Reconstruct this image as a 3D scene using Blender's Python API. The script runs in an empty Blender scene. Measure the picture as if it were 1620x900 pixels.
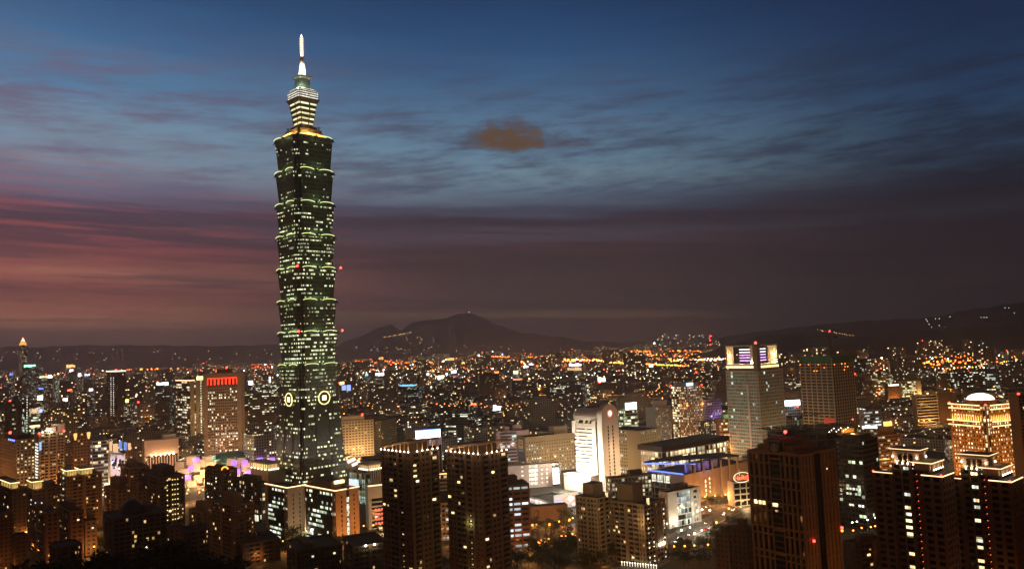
import bpy, bmesh, math, random
from mathutils import Vector, Matrix
random.seed(7)
RAD = math.radians
scn = bpy.context.scene
COL = scn.collection

# ------------------------------------------------------------------ camera
F = 1263.0                       # focal length in pixels of the 1620 px wide photograph
PITCH, ROLL, CAMH = 4.24, -2.38, 152.0
cam_data = bpy.data.cameras.new('camera')
cam_data.sensor_width = 36.0
cam_data.lens = F / 1620.0 * 36.0
cam_data.clip_start = 1.0
cam_data.clip_end = 80000.0
cam = bpy.data.objects.new('camera', cam_data)
COL.objects.link(cam)
RC = Matrix.Rotation(RAD(90 + PITCH), 4, 'X') @ Matrix.Rotation(RAD(ROLL), 4, 'Z')
cam.matrix_world = Matrix.Translation((0, 0, CAMH)) @ RC
scn.camera = cam
R3 = RC.to_3x3()

# ------------------------------------------------------------------ colour helpers
def s2l(c):
    c = c / 255.0
    return c / 12.92 if c <= 0.04045 else ((c + 0.055) / 1.055) ** 2.4
def S(r, g, b): return (s2l(r), s2l(g), s2l(b), 1.0)

# ------------------------------------------------------------------ node helper
class NT:
    def __init__(s, tree): s.t = tree; s.n = tree.nodes; s.l = tree.links
    def new(s, typ, **kw):
        nd = s.n.new(typ)
        for k, v in kw.items(): setattr(nd, k, v)
        return nd
    def put(s, sock, v):
        if isinstance(v, bpy.types.NodeSocket): s.l.new(v, sock)
        elif v is not None: sock.default_value = v
    def m(s, op, a, b=None, c=None, clamp=False):
        nd = s.new('ShaderNodeMath', operation=op, use_clamp=clamp)
        for i, v in enumerate((a, b, c)):
            if v is not None: s.put(nd.inputs[i], v)
        return nd.outputs[0]
    def vec(s, x=0.0, y=0.0, z=0.0):
        nd = s.new('ShaderNodeCombineXYZ')
        for i, v in enumerate((x, y, z)): s.put(nd.inputs[i], v)
        return nd.outputs[0]
    def sep(s, v):
        nd = s.new('ShaderNodeSeparateXYZ'); s.put(nd.inputs[0], v); return nd.outputs
    def mix(s, f, a, b, blend='MIX'):
        nd = s.new('ShaderNodeMix', data_type='RGBA', blend_type=blend)
        s.put(nd.inputs[0], f); s.put(nd.inputs[6], a); s.put(nd.inputs[7], b)
        return nd.outputs[2]
    def noise(s, v, scale=1.0, detail=3.0, rough=0.55, dim='3D'):
        nd = s.new('ShaderNodeTexNoise', noise_dimensions=dim)
        s.put(nd.inputs['Vector'], v); nd.inputs['Scale'].default_value = scale
        nd.inputs['Detail'].default_value = detail; nd.inputs['Roughness'].default_value = rough
        return nd.outputs[0]
    def white(s, v):
        nd = s.new('ShaderNodeTexWhiteNoise', noise_dimensions='3D'); s.put(nd.inputs[0], v)
        return nd.outputs[0], nd.outputs[1]
    def ramp(s, f, stops, interp='LINEAR'):
        nd = s.new('ShaderNodeValToRGB'); cr = nd.color_ramp; cr.interpolation = interp
        while len(cr.elements) < len(stops): cr.elements.new(0.5)
        for e, (p, c) in zip(cr.elements, stops): e.position = p; e.color = c
        s.put(nd.inputs[0], f); return nd.outputs[0]
    def sstep(s, x, a, b):
        nd = s.new('ShaderNodeMapRange', interpolation_type='SMOOTHSTEP')
        s.put(nd.inputs[0], x); s.put(nd.inputs[1], a); s.put(nd.inputs[2], b)
        return nd.outputs[0]

# ------------------------------------------------------------------ sky (world)
world = bpy.data.worlds.new('World'); scn.world = world; world.use_nodes = True
w = NT(world.node_tree); w.n.clear()
tc = w.new('ShaderNodeTexCoord')
dx, dy, dz = w.sep(tc.outputs['Generated'])
az = w.m('ARCTAN2', dx, dy)                                   # 0 straight ahead, + to the right
hor = w.m('SQRT', w.m('ADD', w.m('MULTIPLY', dx, dx), w.m('MULTIPLY', dy, dy)))
elev = w.m('DIVIDE', dz, w.m('MAXIMUM', hor, 0.02))           # tangent of the elevation
# long stratified clouds: the layers tip a little to the right against the true horizon
es = w.m('ADD', elev, w.m('MULTIPLY', az, 0.0415))
n1 = w.noise(w.vec(w.m('MULTIPLY', az, 2.2), w.m('MULTIPLY', es, 26.0), 3.1), 1.0, 6.0, 0.6)
n2 = w.noise(w.vec(w.m('MULTIPLY', az, 6.5), w.m('ADD', w.m('MULTIPLY', es, 42.0), w.m('MULTIPLY', az, -3.6)), 8.7), 1.0, 8.0, 0.66)
n3 = w.noise(w.vec(w.m('MULTIPLY', az, 1.3), w.m('MULTIPLY', es, 9.0), 17.3), 1.0, 4.0, 0.5)
n4 = w.noise(w.vec(w.m('MULTIPLY', az, 4.0), w.m('ADD', w.m('MULTIPLY', es, 95.0), w.m('MULTIPLY', az, 1.5)), 31.0), 1.0, 7.0, 0.62)
n5 = w.noise(w.vec(w.m('MULTIPLY', az, 11.0), w.m('ADD', w.m('MULTIPLY', es, 60.0), w.m('MULTIPLY', az, -2.0)), 47.0), 1.0, 8.0, 0.68)
c = lambda n, k: w.m('MULTIPLY', w.m('SUBTRACT', n, 0.5), k)
tt = w.m('ADD', es, w.m('ADD', c(n1, 0.042), w.m('ADD', c(n3, 0.03), w.m('ADD', c(n4, 0.026), c(n5, 0.014)))))
tn = w.m('MULTIPLY', tt, 2.0, clamp=True)
def st(*a): return [(max(0.0, (544.0 - y) / 1263.0 * 2.0), S(*k) if k[2] < k[0] + 25 else S(k[0] + 2, k[1], k[2]*0.955)) for y, k in reversed(a)]
left = w.ramp(tn, st((-40, (35, 66, 108)), (30, (49, 85, 131)), (100, (67, 108, 156)), (170, (88, 130, 174)), (230, (116, 148, 180)), (290, (128, 140, 166)),
                     (325, (116, 106, 128)), (352, (88, 72, 90)), (378, (82, 62, 74)), (402, (98, 64, 74)), (428, (126, 72, 72)), (450, (176, 110, 92)), (468, (134, 76, 72)), (488, (150, 88, 74)), (507, (186, 122, 92)), (524, (132, 92, 78)), (544, (94, 72, 66))))
mid = w.ramp(tn, st((-40, (32, 58, 98)), (30, (40, 72, 117)), (90, (52, 87, 133)), (160, (76, 110, 150)), (230, (103, 136, 166)), (280, (114, 143, 166)), (306, (100, 120, 142)),
                    (328, (74, 78, 96)), (346, (63, 55, 68)), (358, (60, 48, 58)), (374, (76, 66, 76)), (394, (70, 51, 57)), (420, (61, 47, 51)), (460, (69, 54, 54)), (490, (66, 52, 50)), (520, (66, 51, 49)), (544, (60, 47, 46))))
right = w.ramp(tn, st((-40, (23, 37, 68)), (60, (28, 46, 80)), (130, (32, 53, 87)), (200, (38, 62, 96)), (255, (43, 64, 90)), (285, (39, 53, 74)), (303, (36, 38, 48)),
                      (335, (38, 32, 40)), (362, (46, 42, 50)), (385, (40, 33, 38)), (450, (44, 35, 37)), (500, (41, 34, 34)), (544, (38, 31, 31))))
fl = w.sstep(az, -0.03, -0.56)
fr = w.sstep(az, 0.0, 0.56)
sky = w.mix(fr, w.mix(fl, mid, left), right)
# mauve-grey streaks across the blue
band = w.m('MULTIPLY', w.sstep(es, 0.15, 0.2), w.sstep(es, 0.40, 0.27))
mauve = w.mix(fr, w.mix(fl, S(72, 78, 100), S(112, 100, 124)), S(33, 40, 56))
sky = w.mix(w.m('MULTIPLY', w.m('MULTIPLY', w.sstep(n2, 0.42, 0.68), band), 0.8), sky, mauve)
sky = w.mix(w.m('MULTIPLY', w.m('MULTIPLY', w.sstep(n5, 0.45, 0.7), band), 0.55), sky, mauve)
# thin paler gaps between them
wis = w.m('MULTIPLY', w.sstep(n5, 0.5, 0.3), w.m('MULTIPLY', w.sstep(es, 0.17, 0.2), w.sstep(es, 0.32, 0.24)))
sky = w.mix(w.m('MULTIPLY', wis, 0.4), sky, w.mix(fr, w.mix(fl, S(98, 134, 164), S(126, 158, 188)), S(50, 76, 104)))
# rose fibres of the sunset, strongest on the left
red = w.m('MULTIPLY', w.m('MULTIPLY', w.sstep(n4, 0.47, 0.64), w.sstep(az, 0.15, -0.5)), w.m('MULTIPLY', w.sstep(es, 0.02, 0.045), w.sstep(es, 0.27, 0.11)))
sky = w.mix(w.m('MULTIPLY', red, 0.62), sky, w.mix(fl, S(96, 58, 64), S(164, 84, 84)))
dk = w.m('MULTIPLY', w.sstep(n4, 0.5, 0.34), w.m('MULTIPLY', w.sstep(es, 0.0, 0.03), w.sstep(es, 0.18, 0.13)))
sky = w.mix(w.m('MULTIPLY', dk, 0.62), sky, w.mix(fr, w.mix(fl, S(56, 45, 49), S(82, 60, 70)), S(34, 29, 33)))
# the low yellowish strip of clear sky behind the far mountain
sw = w.m('ADD', es, w.m('ADD', c(n1, 0.012), c(n4, 0.014)))
strip = w.m('MULTIPLY', w.sstep(sw, 0.029, 0.035), w.sstep(sw, 0.044, 0.037))
strip = w.m('MULTIPLY', strip, w.m('MULTIPLY', w.sstep(az, -0.45, -0.15), w.sstep(az, 0.36, 0.1)))
sky = w.mix(w.m('MULTIPLY', strip, 0.8), sky, S(116, 89, 66))
# one small orange-lit cloud above the city, flat below and ragged above
ca = w.m('DIVIDE', w.m('SUBTRACT', az, 0.002), 0.056)
ce0 = w.m('DIVIDE', w.m('SUBTRACT', es, 0.253), 0.034)
ce = w.m('MAXIMUM', ce0, w.m('MULTIPLY', ce0, -3.2))
cn = w.noise(w.vec(w.m('MULTIPLY', az, 40.0), w.m('MULTIPLY', es, 70.0), 2.0), 1.0, 6.0, 0.62)
rr_ = w.m('ADD', w.m('ADD', w.m('MULTIPLY', ca, ca), w.m('MULTIPLY', ce, ce)), c(cn, 2.4))
tail = w.m('MULTIPLY', w.m('MULTIPLY', w.sstep(ca, 0.6, 1.2), w.sstep(ca, 2.2, 1.6)), w.m('MULTIPLY', w.sstep(ce, 0.7, 0.2), w.sstep(cn, 0.42, 0.6)))
sky = w.mix(w.m('MULTIPLY', tail, 0.6), sky, S(78, 70, 80))
sky = w.mix(w.m('MULTIPLY', w.sstep(rr_, 1.35, 0.05), 0.95), sky, w.mix(w.sstep(rr_, 1.1, 0.2), S(76, 68, 80), S(98, 75, 56)))
# the zenith is already night; unseen amber sky added behind the viewpoint warms facades
sky = w.mix(w.sstep(elev, 0.46, 1.1), sky, S(10, 15, 28))
rear = w.m('MULTIPLY', w.sstep(w.m('ABSOLUTE', az), 0.75, 1.5), w.sstep(elev, 1.6, 0.3))
sky = w.mix(rear, sky, w.mix(n3, S(64, 36, 18), S(100, 57, 28)))
# below the horizon: dark ground colour
sky = w.mix(w.sstep(elev, 0.0, -0.03), sky, S(30, 22, 20))
bg = w.new('ShaderNodeBackground'); w.put(bg.inputs[0], sky); bg.inputs[1].default_value = 1.0
wo = w.new('ShaderNodeOutputWorld'); w.l.new(bg.outputs[0], wo.inputs[0])
world.cycles.sampling_method = 'MANUAL'; world.cycles.sample_map_resolution = 512

# afterglow of the sun that has set behind the city on the far left
sun_d = bpy.data.lights.new('sun', 'SUN'); sun_d.energy = 0.02; sun_d.angle = RAD(12); sun_d.color = (1.0, 0.55, 0.42)
sun = bpy.data.objects.new('sun', sun_d); COL.objects.link(sun)
sun.rotation_euler = (RAD(-86), 0, RAD(38))

scn.view_settings.view_transform = 'Standard'
scn.view_settings.look = 'None'
scn.view_settings.exposure = 0.0
scn.view_settings.gamma = 1.0
scn.cycles.use_denoising = True
scn.cycles.max_bounces = 4
scn.cycles.diffuse_bounces = 2
scn.cycles.glossy_bounces = 2
scn.cycles.transmission_bounces = 2
scn.cycles.volume_bounces = 0
scn.cycles.use_light_tree = True
scn.cycles.sample_clamp_indirect = 3.0

# ------------------------------------------------------------------ picture <-> place
def ray(px, py):
    return R3 @ Vector(((px - 810.0) / F, (450.0 - py) / F, -1.0))
def at(px, py, D):
    d = ray(px, py); return Vector((0, 0, CAMH)) + d * (D / d.y)
def ground(px, py):
    d = ray(px, py); return Vector((0, 0, CAMH)) + d * (-CAMH / d.z)
def proj(p):
    q = R3.transposed() @ (Vector(p) - Vector((0, 0, CAMH)))
    return 810 + F * q.x / -q.z, 450 - F * q.y / -q.z

# ------------------------------------------------------------------ mesh builder
class MB:
    def __init__(s): s.v = []; s.f = []; s.uv = []
    def face(s, pts, uvs):
        i = len(s.v); s.v += [tuple(p) for p in pts]
        s.f.append(tuple(range(i, i + len(pts)))); s.uv += uvs
    def box(s, x0, x1, y0, y1, z0, z1, bottom=False):
        X, Y = 2000.0, 4000.0
        s.face([(x0,y0,z0),(x1,y0,z0),(x1,y0,z1),(x0,y0,z1)], [(x0,z0),(x1,z0),(x1,z1),(x0,z1)])
        s.face([(x1,y1,z0),(x0,y1,z0),(x0,y1,z1),(x1,y1,z1)], [(X+x1,z0),(X+x0,z0),(X+x0,z1),(X+x1,z1)])
        s.face([(x0,y1,z0),(x0,y0,z0),(x0,y0,z1),(x0,y1,z1)], [(Y+y1,z0),(Y+y0,z0),(Y+y0,z1),(Y+y1,z1)])
        s.face([(x1,y0,z0),(x1,y1,z0),(x1,y1,z1),(x1,y0,z1)], [(X+Y+y0,z0),(X+Y+y1,z0),(X+Y+y1,z1),(X+Y+y0,z1)])
        s.face([(x0,y0,z1),(x1,y0,z1),(x1,y1,z1),(x0,y1,z1)], [(x0,y0),(x1,y0),(x1,y1),(x0,y1)])
        if bottom: s.face([(x0,y1,z0),(x1,y1,z0),(x1,y0,z0),(x0,y0,z0)], [(x0,y1),(x1,y1),(x1,y0),(x0,y0)])
        return s
    def prism(s, p0, z0, z1, p1=None, cap=True, bottom=False):
        p1 = p1 or p0; n = len(p0); u = 0.0
        for i in range(n):
            a, b = p0[i], p0[(i+1) % n]; c, d = p1[(i+1) % n], p1[i]
            L = math.hypot(b[0]-a[0], b[1]-a[1])
            s.face([(a[0],a[1],z0),(b[0],b[1],z0),(c[0],c[1],z1),(d[0],d[1],z1)], [(u,z0),(u+L,z0),(u+L,z1),(u,z1)])
            u += L
        if cap: s.face([(q[0],q[1],z1) for q in p1], [(q[0],q[1]) for q in p1])
        if bottom: s.face([(q[0],q[1],z0) for q in reversed(p0)], [(q[0],q[1]) for q in reversed(p0)])
        return s
    def cyl(s, cx, cy, z0, z1, r0, r1=None, n=12, bottom=False):
        r1 = r0 if r1 is None else r1
        P = lambda r: [(cx + r*math.cos(2*math.pi*i/n), cy + r*math.sin(2*math.pi*i/n)) for i in range(n)]
        return s.prism(P(r0), z0, z1, P(r1), bottom=bottom)
    def ball(s, c, r, nu=10, nv=6, sz=1.0, z_from=-1.0):
        def P(i, j):
            th = math.asin(z_from) + (math.pi/2 - math.asin(z_from)) * j / nv; ph = 2*math.pi*i/nu
            return (c[0]+r*math.cos(th)*math.cos(ph), c[1]+r*math.cos(th)*math.sin(ph), c[2]+r*sz*math.sin(th))
        for j in range(nv):
            for i in range(nu):
                q = [P(i,j),P(i+1,j),P(i+1,j+1),P(i,j+1)]; uv = [(i,j),(i+1,j),(i+1,j+1),(i,j+1)]
                if j == nv-1: q = q[:3]; uv = uv[:3]
                elif j == 0 and z_from <= -1.0: q = [q[0], q[2], q[3]]; uv = [uv[0], uv[2], uv[3]]
                s.face(q, uv)
        return s
    def tube(s, pts, r, n=6):
        pts = [Vector(p) for p in pts]; rings = []
        for i, p in enumerate(pts):
            d = (pts[min(i+1, len(pts)-1)] - pts[max(i-1, 0)]).normalized()
            up = Vector((0, 0, 1)) if abs(d.z) < 0.95 else Vector((1, 0, 0))
            a = d.cross(up).normalized(); b = a.cross(d)
            rr = r[i] if isinstance(r, (list, tuple)) else r
            rings.append([p + a*rr*math.cos(2*math.pi*k/n) + b*rr*math.sin(2*math.pi*k/n) for k in range(n)])
        for i in range(len(pts)-1):
            for k in range(n):
                s.face([rings[i][k], rings[i+1][k], rings[i+1][(k+1) % n], rings[i][(k+1) % n]], [(0,0),(0,1),(1,1),(1,0)])
        s.face(list(reversed(rings[0])), [(0,0)]*n); s.face(rings[-1], [(0,0)]*n)
        return s
    def bar(s, a, b, w_):
        return s.tube([a, b], w_, 4)
    def build(s, name, mat, parent=None, smooth=False, weld=False):
        me = bpy.data.meshes.new(name)
        me.from_pydata(s.v, [], s.f)
        ul = me.uv_layers.new(name='UVMap'); flat = [c for uv in s.uv for c in uv]
        ul.data.foreach_set('uv', flat)
        if weld or smooth:
            bm = bmesh.new(); bm.from_mesh(me); bmesh.ops.remove_doubles(bm, verts=bm.verts, dist=0.001); bm.to_mesh(me); bm.free()
        if smooth: me.polygons.foreach_set('use_smooth', [True]*len(me.polygons))
        me.materials.append(mat); me.update()
        o = bpy.data.objects.new(name, me); COL.objects.link(o)
        if parent is not None: o.parent = parent
        return o

def tag(o, label=None, cat=None, group=None, kind=None):
    if label: o['label'] = label
    if cat: o['category'] = cat
    if group: o['group'] = group
    if kind: o['kind'] = kind
    return o
def thing(name, label, cat, loc=(0,0,0), rz=0.0, group=None):
    o = bpy.data.objects.new(name, None); COL.objects.link(o)
    o.location = loc; o.rotation_euler = (0, 0, RAD(rz)); o.empty_display_size = 1.0
    return tag(o, label, cat, group)

# ------------------------------------------------------------------ materials
MATS = {}
def plain(key, col, rough=0.8, var=0.25, scale=0.12, metal=0.0):
    if key in MATS: return MATS[key]
    m = bpy.data.materials.new(key); m.use_nodes = True; t = NT(m.node_tree)
    b = t.n['Principled BSDF']
    co = t.new('ShaderNodeTexCoord').outputs['Object']
    n = t.noise(co, scale, 5.0, 0.6); n2_ = t.noise(co, scale*9, 2.0, 0.5)
    k = t.m('ADD', 1.0 - var*0.9, t.m('MULTIPLY', t.m('ADD', n, t.m('MULTIPLY', n2_, 0.5)), var*1.2))
    cc = t.new('ShaderNodeVectorMath', operation='SCALE'); cc.inputs[0].default_value = col[:3]; t.put(cc.inputs['Scale'], k)
    t.put(b.inputs['Base Color'], cc.outputs[0]); b.inputs['Roughness'].default_value = rough
    b.inputs['Metallic'].default_value = metal
    MATS[key] = m; return m
def glow(key, col, strength, sample=False):
    if key in MATS: return MATS[key]
    m = bpy.data.materials.new(key); m.use_nodes = True; t = NT(m.node_tree)
    b = t.n['Principled BSDF']; b.inputs['Base Color'].default_value = (0.05, 0.05, 0.05, 1)
    b.inputs['Emission Color'].default_value = tuple(col[:3]) + (1,); b.inputs['Emission Strength'].default_value = strength
    m.cycles.emission_sampling = 'AUTO' if sample else 'NONE'
    MATS[key] = m; return m
WARM, COOL, GREENW, AMBER = (1.0, 0.72, 0.34), (0.72, 0.95, 0.86), (0.86, 1.0, 0.58), (1.0, 0.5, 0.12)
def rooms(key, cw, ch, lit=0.3, seg=0.0, segn=5, ca=WARM, cb=COOL, strength=1.3, wall=None, mu=0.0, mv=(0.0, 1.0),
          glass=(0.014, 0.016, 0.018), objrand=False, u0=0.0, v0=0.0, rough=0.12, wallvar=0.3, litvar=0.7):
    """glass (or wall with window openings) whose rooms are lit at random, floor by floor"""
    if key in MATS: return MATS[key]
    m = bpy.data.materials.new(key); m.use_nodes = True; t = NT(m.node_tree); b = t.n['Principled BSDF']
    tcn = t.new('ShaderNodeTexCoord'); u, v, _ = t.sep(tcn.outputs['UV'])
    if objrand: rnd = t.new('ShaderNodeObjectInfo').outputs['Random']
    a = t.m('DIVIDE', t.m('SUBTRACT', u, u0), cw); c = t.m('DIVIDE', t.m('SUBTRACT', v, v0), ch)
    fa, fc = t.m('FLOOR', a), t.m('FLOOR', c); ru, rv = t.m('FRACT', a), t.m('FRACT', c)
    seed = float(sum(ord(x) for x in key) % 97)
    sd = t.m('ADD', t.m('MULTIPLY', rnd, 311.0), seed) if objrand else seed
    wv, wc = t.white(t.vec(fa, fc, sd)); w1, w2, w3 = t.sep(wc)
    sv, _ = t.white(t.vec(t.m('FLOOR', t.m('DIVIDE', fa, float(segn))), fc, t.m('ADD', sd, 7.7)))
    litp = t.m('ADD', t.m('MULTIPLY', t.m('SUBTRACT', sv, 0.55), seg * 2.0), lit)
    if objrand:
        r2, _ = t.white(t.vec(rnd, 3.0, 1.0)); litp = t.m('MULTIPLY', litp, t.m('ADD', 0.25, t.m('MULTIPLY', r2, 1.5)))
    on = t.m('LESS_THAN', wv, litp)
    nz = t.sep(t.new('ShaderNodeNewGeometry').outputs['Normal'])[2]
    side = t.m('LESS_THAN', nz, 0.6)
    win = side
    if mu > 0: win = t.m('MULTIPLY', win, t.m('LESS_THAN', t.m('ABSOLUTE', t.m('SUBTRACT', ru, 0.5)), 0.5 - mu))
    if mv != (0.0, 1.0):
        win = t.m('MULTIPLY', win, t.m('MULTIPLY', t.m('GREATER_THAN', rv, mv[0]), t.m('LESS_THAN', rv, mv[1])))
    inner = t.noise(t.vec(u, v, sd), 0.9, 3.0, 0.6)
    inten = t.m('MULTIPLY', t.m('ADD', 1.0 - litvar, t.m('MULTIPLY', t.m('POWER', w2, 1.6), litvar * 1.5)), t.m('ADD', 0.35, t.m('MULTIPLY', inner, 1.3)))
    inten = t.m('MULTIPLY', inten, t.m('ADD', 0.55, t.m('MULTIPLY', rv, 0.7)))
    es = t.m('MULTIPLY', t.m('MULTIPLY', inten, strength), t.m('MULTIPLY', on, win))
    warmcool = w1
    if objrand:
        r3, _ = t.white(t.vec(rnd, 5.0, 2.0)); warmcool = t.m('ADD', t.m('MULTIPLY', w1, 0.5), t.m('SUBTRACT', t.m('MULTIPLY', r3, 1.0), 0.25), clamp=True)
    t.put(b.inputs['Emission Color'], t.mix(warmcool, tuple(ca) + (1,), tuple(cb) + (1,)))
    t.put(b.inputs['Emission Strength'], es)
    if wall is None:
        gl = t.mix(t.m('MULTIPLY', w3, side), tuple(glass) + (1,), tuple(x*2.2 for x in glass) + (1,))
        t.put(b.inputs['Base Color'], gl); b.inputs['Roughness'].default_value = rough
    else:
        wn = t.noise(tcn.outputs['Object'], 0.06, 5.0, 0.6)
        wcol = tuple(wall) + (1,)
        if objrand:
            wcol = t.ramp(rnd, [(0.0, (0.26, 0.2, 0.15, 1)), (0.2, (0.17, 0.15, 0.14, 1)), (0.4, (0.34, 0.28, 0.2, 1)), (0.6, (0.12, 0.1, 0.1, 1)), (0.8, (0.3, 0.3, 0.28, 1)), (1.0, (0.24, 0.14, 0.09, 1))], 'CONSTANT')
        sc = t.new('ShaderNodeVectorMath', operation='SCALE'); t.put(sc.inputs[0], wcol if objrand else wcol[:3])
        t.put(sc.inputs['Scale'], t.m('ADD', 1.0 - wallvar*0.6, t.m('MULTIPLY', wn, wallvar)))
        rf = t.mix(side, (0.045, 0.042, 0.04, 1), sc.outputs[0])
        t.put(b.inputs['Base Color'], t.mix(win, rf, tuple(glass) + (1,)))
        t.put(b.inputs['Roughness'], t.m('SUBTRACT', 0.85, t.m('MULTIPLY', win, 0.7)))
    m.cycles.emission_sampling = 'NONE'
    m['cell_w'], m['cell_h'], m['cell_v0'] = cw, ch, v0
    MATS[key] = m; return m

ROOF = plain('roof_concrete', (0.05, 0.046, 0.042), 0.9, 0.5)
DARKM = plain('dark_metal', (0.03, 0.028, 0.026), 0.5)
REDLAMP = glow('red_lamp_glass', (1.0, 0.03, 0.02), 14.0)
WHITEHOT = glow('white_hot_lamp', (1.0, 0.9, 0.7), 9.0)
SODIUM = glow('sodium_lamp', (1.0, 0.2, 0.02), 7.0)
EDGEW = glow('edge_light_warm', (1.0, 0.62, 0.32), 2.5)
EDGEA = glow('edge_light_amber', (1.0, 0.5, 0.14), 3.0)
LITW = [rooms('lit_room_warm', 1.4, 20, 1.1, ca=(1.0, 0.7, 0.25), cb=(1.0, 0.85, 0.5), strength=2.4, litvar=0.5, glass=(.1,.08,.05)),
        rooms('lit_room_pale', 1.4, 20, 1.1, ca=(1.0, 0.9, 0.6), cb=(0.8, 0.95, 0.85), strength=1.7, litvar=0.5, glass=(.1,.1,.1)),
        rooms('lit_room_dim', 1.4, 20, 1.1, ca=(1.0, 0.55, 0.16), cb=(1.0, 0.7, 0.3), strength=0.6, litvar=0.5, glass=(.08,.05,.03))]

LAMPS = []
def light(name, loc, power, color=(1.0, 0.5, 0.16), r=0.6, parent=None, typ='POINT', aim=None, cone=100, blend=0.6):
    d = bpy.data.lights.new(name, typ); d.energy = power; d.color = color; d.shadow_soft_size = r
    if typ == 'SPOT': d.spot_size = RAD(cone); d.spot_blend = blend
    o = bpy.data.objects.new(name, d); COL.objects.link(o); o.location = loc
    if aim is not None:
        v = Vector(aim) - Vector(loc); o.rotation_euler = v.to_track_quat('-Z', 'Y').to_euler()
    if parent is not None: o.parent = parent
    return o

# ------------------------------------------------------------------ the building kit
KEEP = []                        # picture rectangles (x0, x1, y0, y1, distance) that random blocks must not cover
FOOT = []                        # ground circles already built on (x, y, r)
class Bld:
    """Local frame: origin on the ground under the near corner, x along the right-hand face, y along the left-hand face."""
    def __init__(s, name, label, cat, pl, pc, pr, yt, D, phi, W=None, L=None, group=None, ybot=900):
        C = at(pc, yt, D); s.H = C.z; s.D = D
        a_ = math.degrees(math.atan2(-C.x, C.y))
        if phi < a_ + 9: phi = a_ + 11
        s.phi = phi
        cf, sf = math.cos(RAD(phi)), math.sin(RAD(phi))
        def solve(px, tx, ty):
            d = ray(px, yt); k = d.x / d.y
            return (k*C.y - C.x) / (tx - k*ty)
        s.W = W if W is not None else solve(pr, cf, sf)
        s.L = L if L is not None else solve(pl, -sf, cf)
        if L is None: s.L = max(9.0, min(s.L, 75.0))
        if W is None: s.W = max(5.0, min(s.W, 110.0))
        s.root = thing(name, label, cat, (C.x, C.y, 0), phi, group)
        cx, cy = C.x + (cf*s.W - sf*s.L)/2, C.y + (sf*s.W + cf*s.L)/2
        s.cx, s.cy = cx, cy
        FOOT.append((cx, cy, 0.5*math.hypot(s.W, s.L)))
        KEEP.append((pl, pr, yt, ybot, D))
    def z(s, py, px=None):       # height that shows at picture row py at the near corner
        c = s.root.location; px = px or proj((c.x, c.y, s.H))[0]
        d = ray(px, py); return CAMH + d.z * (c.y / d.y)
    def part(s, name, mb, mat, parent=None, **kw): return mb.build(name, mat, parent or s.root, **kw)
def fb(mb, face, W, L, u0, u1, z0, z1, d0, d1):
    """a box lying on a face: R is the plane y=0, L the plane x=0; d0..d1 outwards"""
    if face == 'R': mb.box(u0, u1, -d1, -d0, z0, z1, True)
    else: mb.box(-d1, -d0, u0, u1, z0, z1, True)
def bay(mb, face, W, L, u0, u1, z0, z1, kind, cw=3.2, ch=3.4, pw=0.8, sh=1.2, dp=0.45, off=0.0):
    w_ = u1 - u0
    if kind == 'solid': fb(mb, face, W, L, u0, u1, z0, z1, -0.3+off, dp+off); return
    nu = max(1, round(w_ / cw)); nz = max(1, round((z1 - z0) / ch)); cu, cz = w_/nu, (z1 - z0)/nz
    if kind in ('grid', 'ribs', 'punch'):
        for i in range(nu + 1):
            u = u0 + i*cu; fb(mb, face, W, L, max(u0, u - pw/2), min(u1, u + pw/2), z0, z1, -0.3+off, dp+off)
    if kind in ('grid', 'bands', 'punch', 'balcony'):
        for j in range(nz + 1):
            z = z0 + j*cz; fb(mb, face, W, L, u0+0.01, u1-0.01, max(z0, z - sh*0.35), min(z1, z + sh*0.65), -0.3+off, dp*0.8+off-0.03)
    if kind == 'balcony':
        for i in range(nu + 1):
            u = u0 + i*cu; fb(mb, face, W, L, max(u0, u - pw/2), min(u1, u + pw/2), z0, z1, -0.3+off, dp*0.6+off)
        for j in range(nz):
            z = z0 + j*cz
            for i in range(nu):
                u = u0 + i*cu + cu*0.18; fb(mb, face, W, L, u, u + cu*0.64, z+0.1, z + 1.15, dp+off, dp + 1.0 + off)
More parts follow.
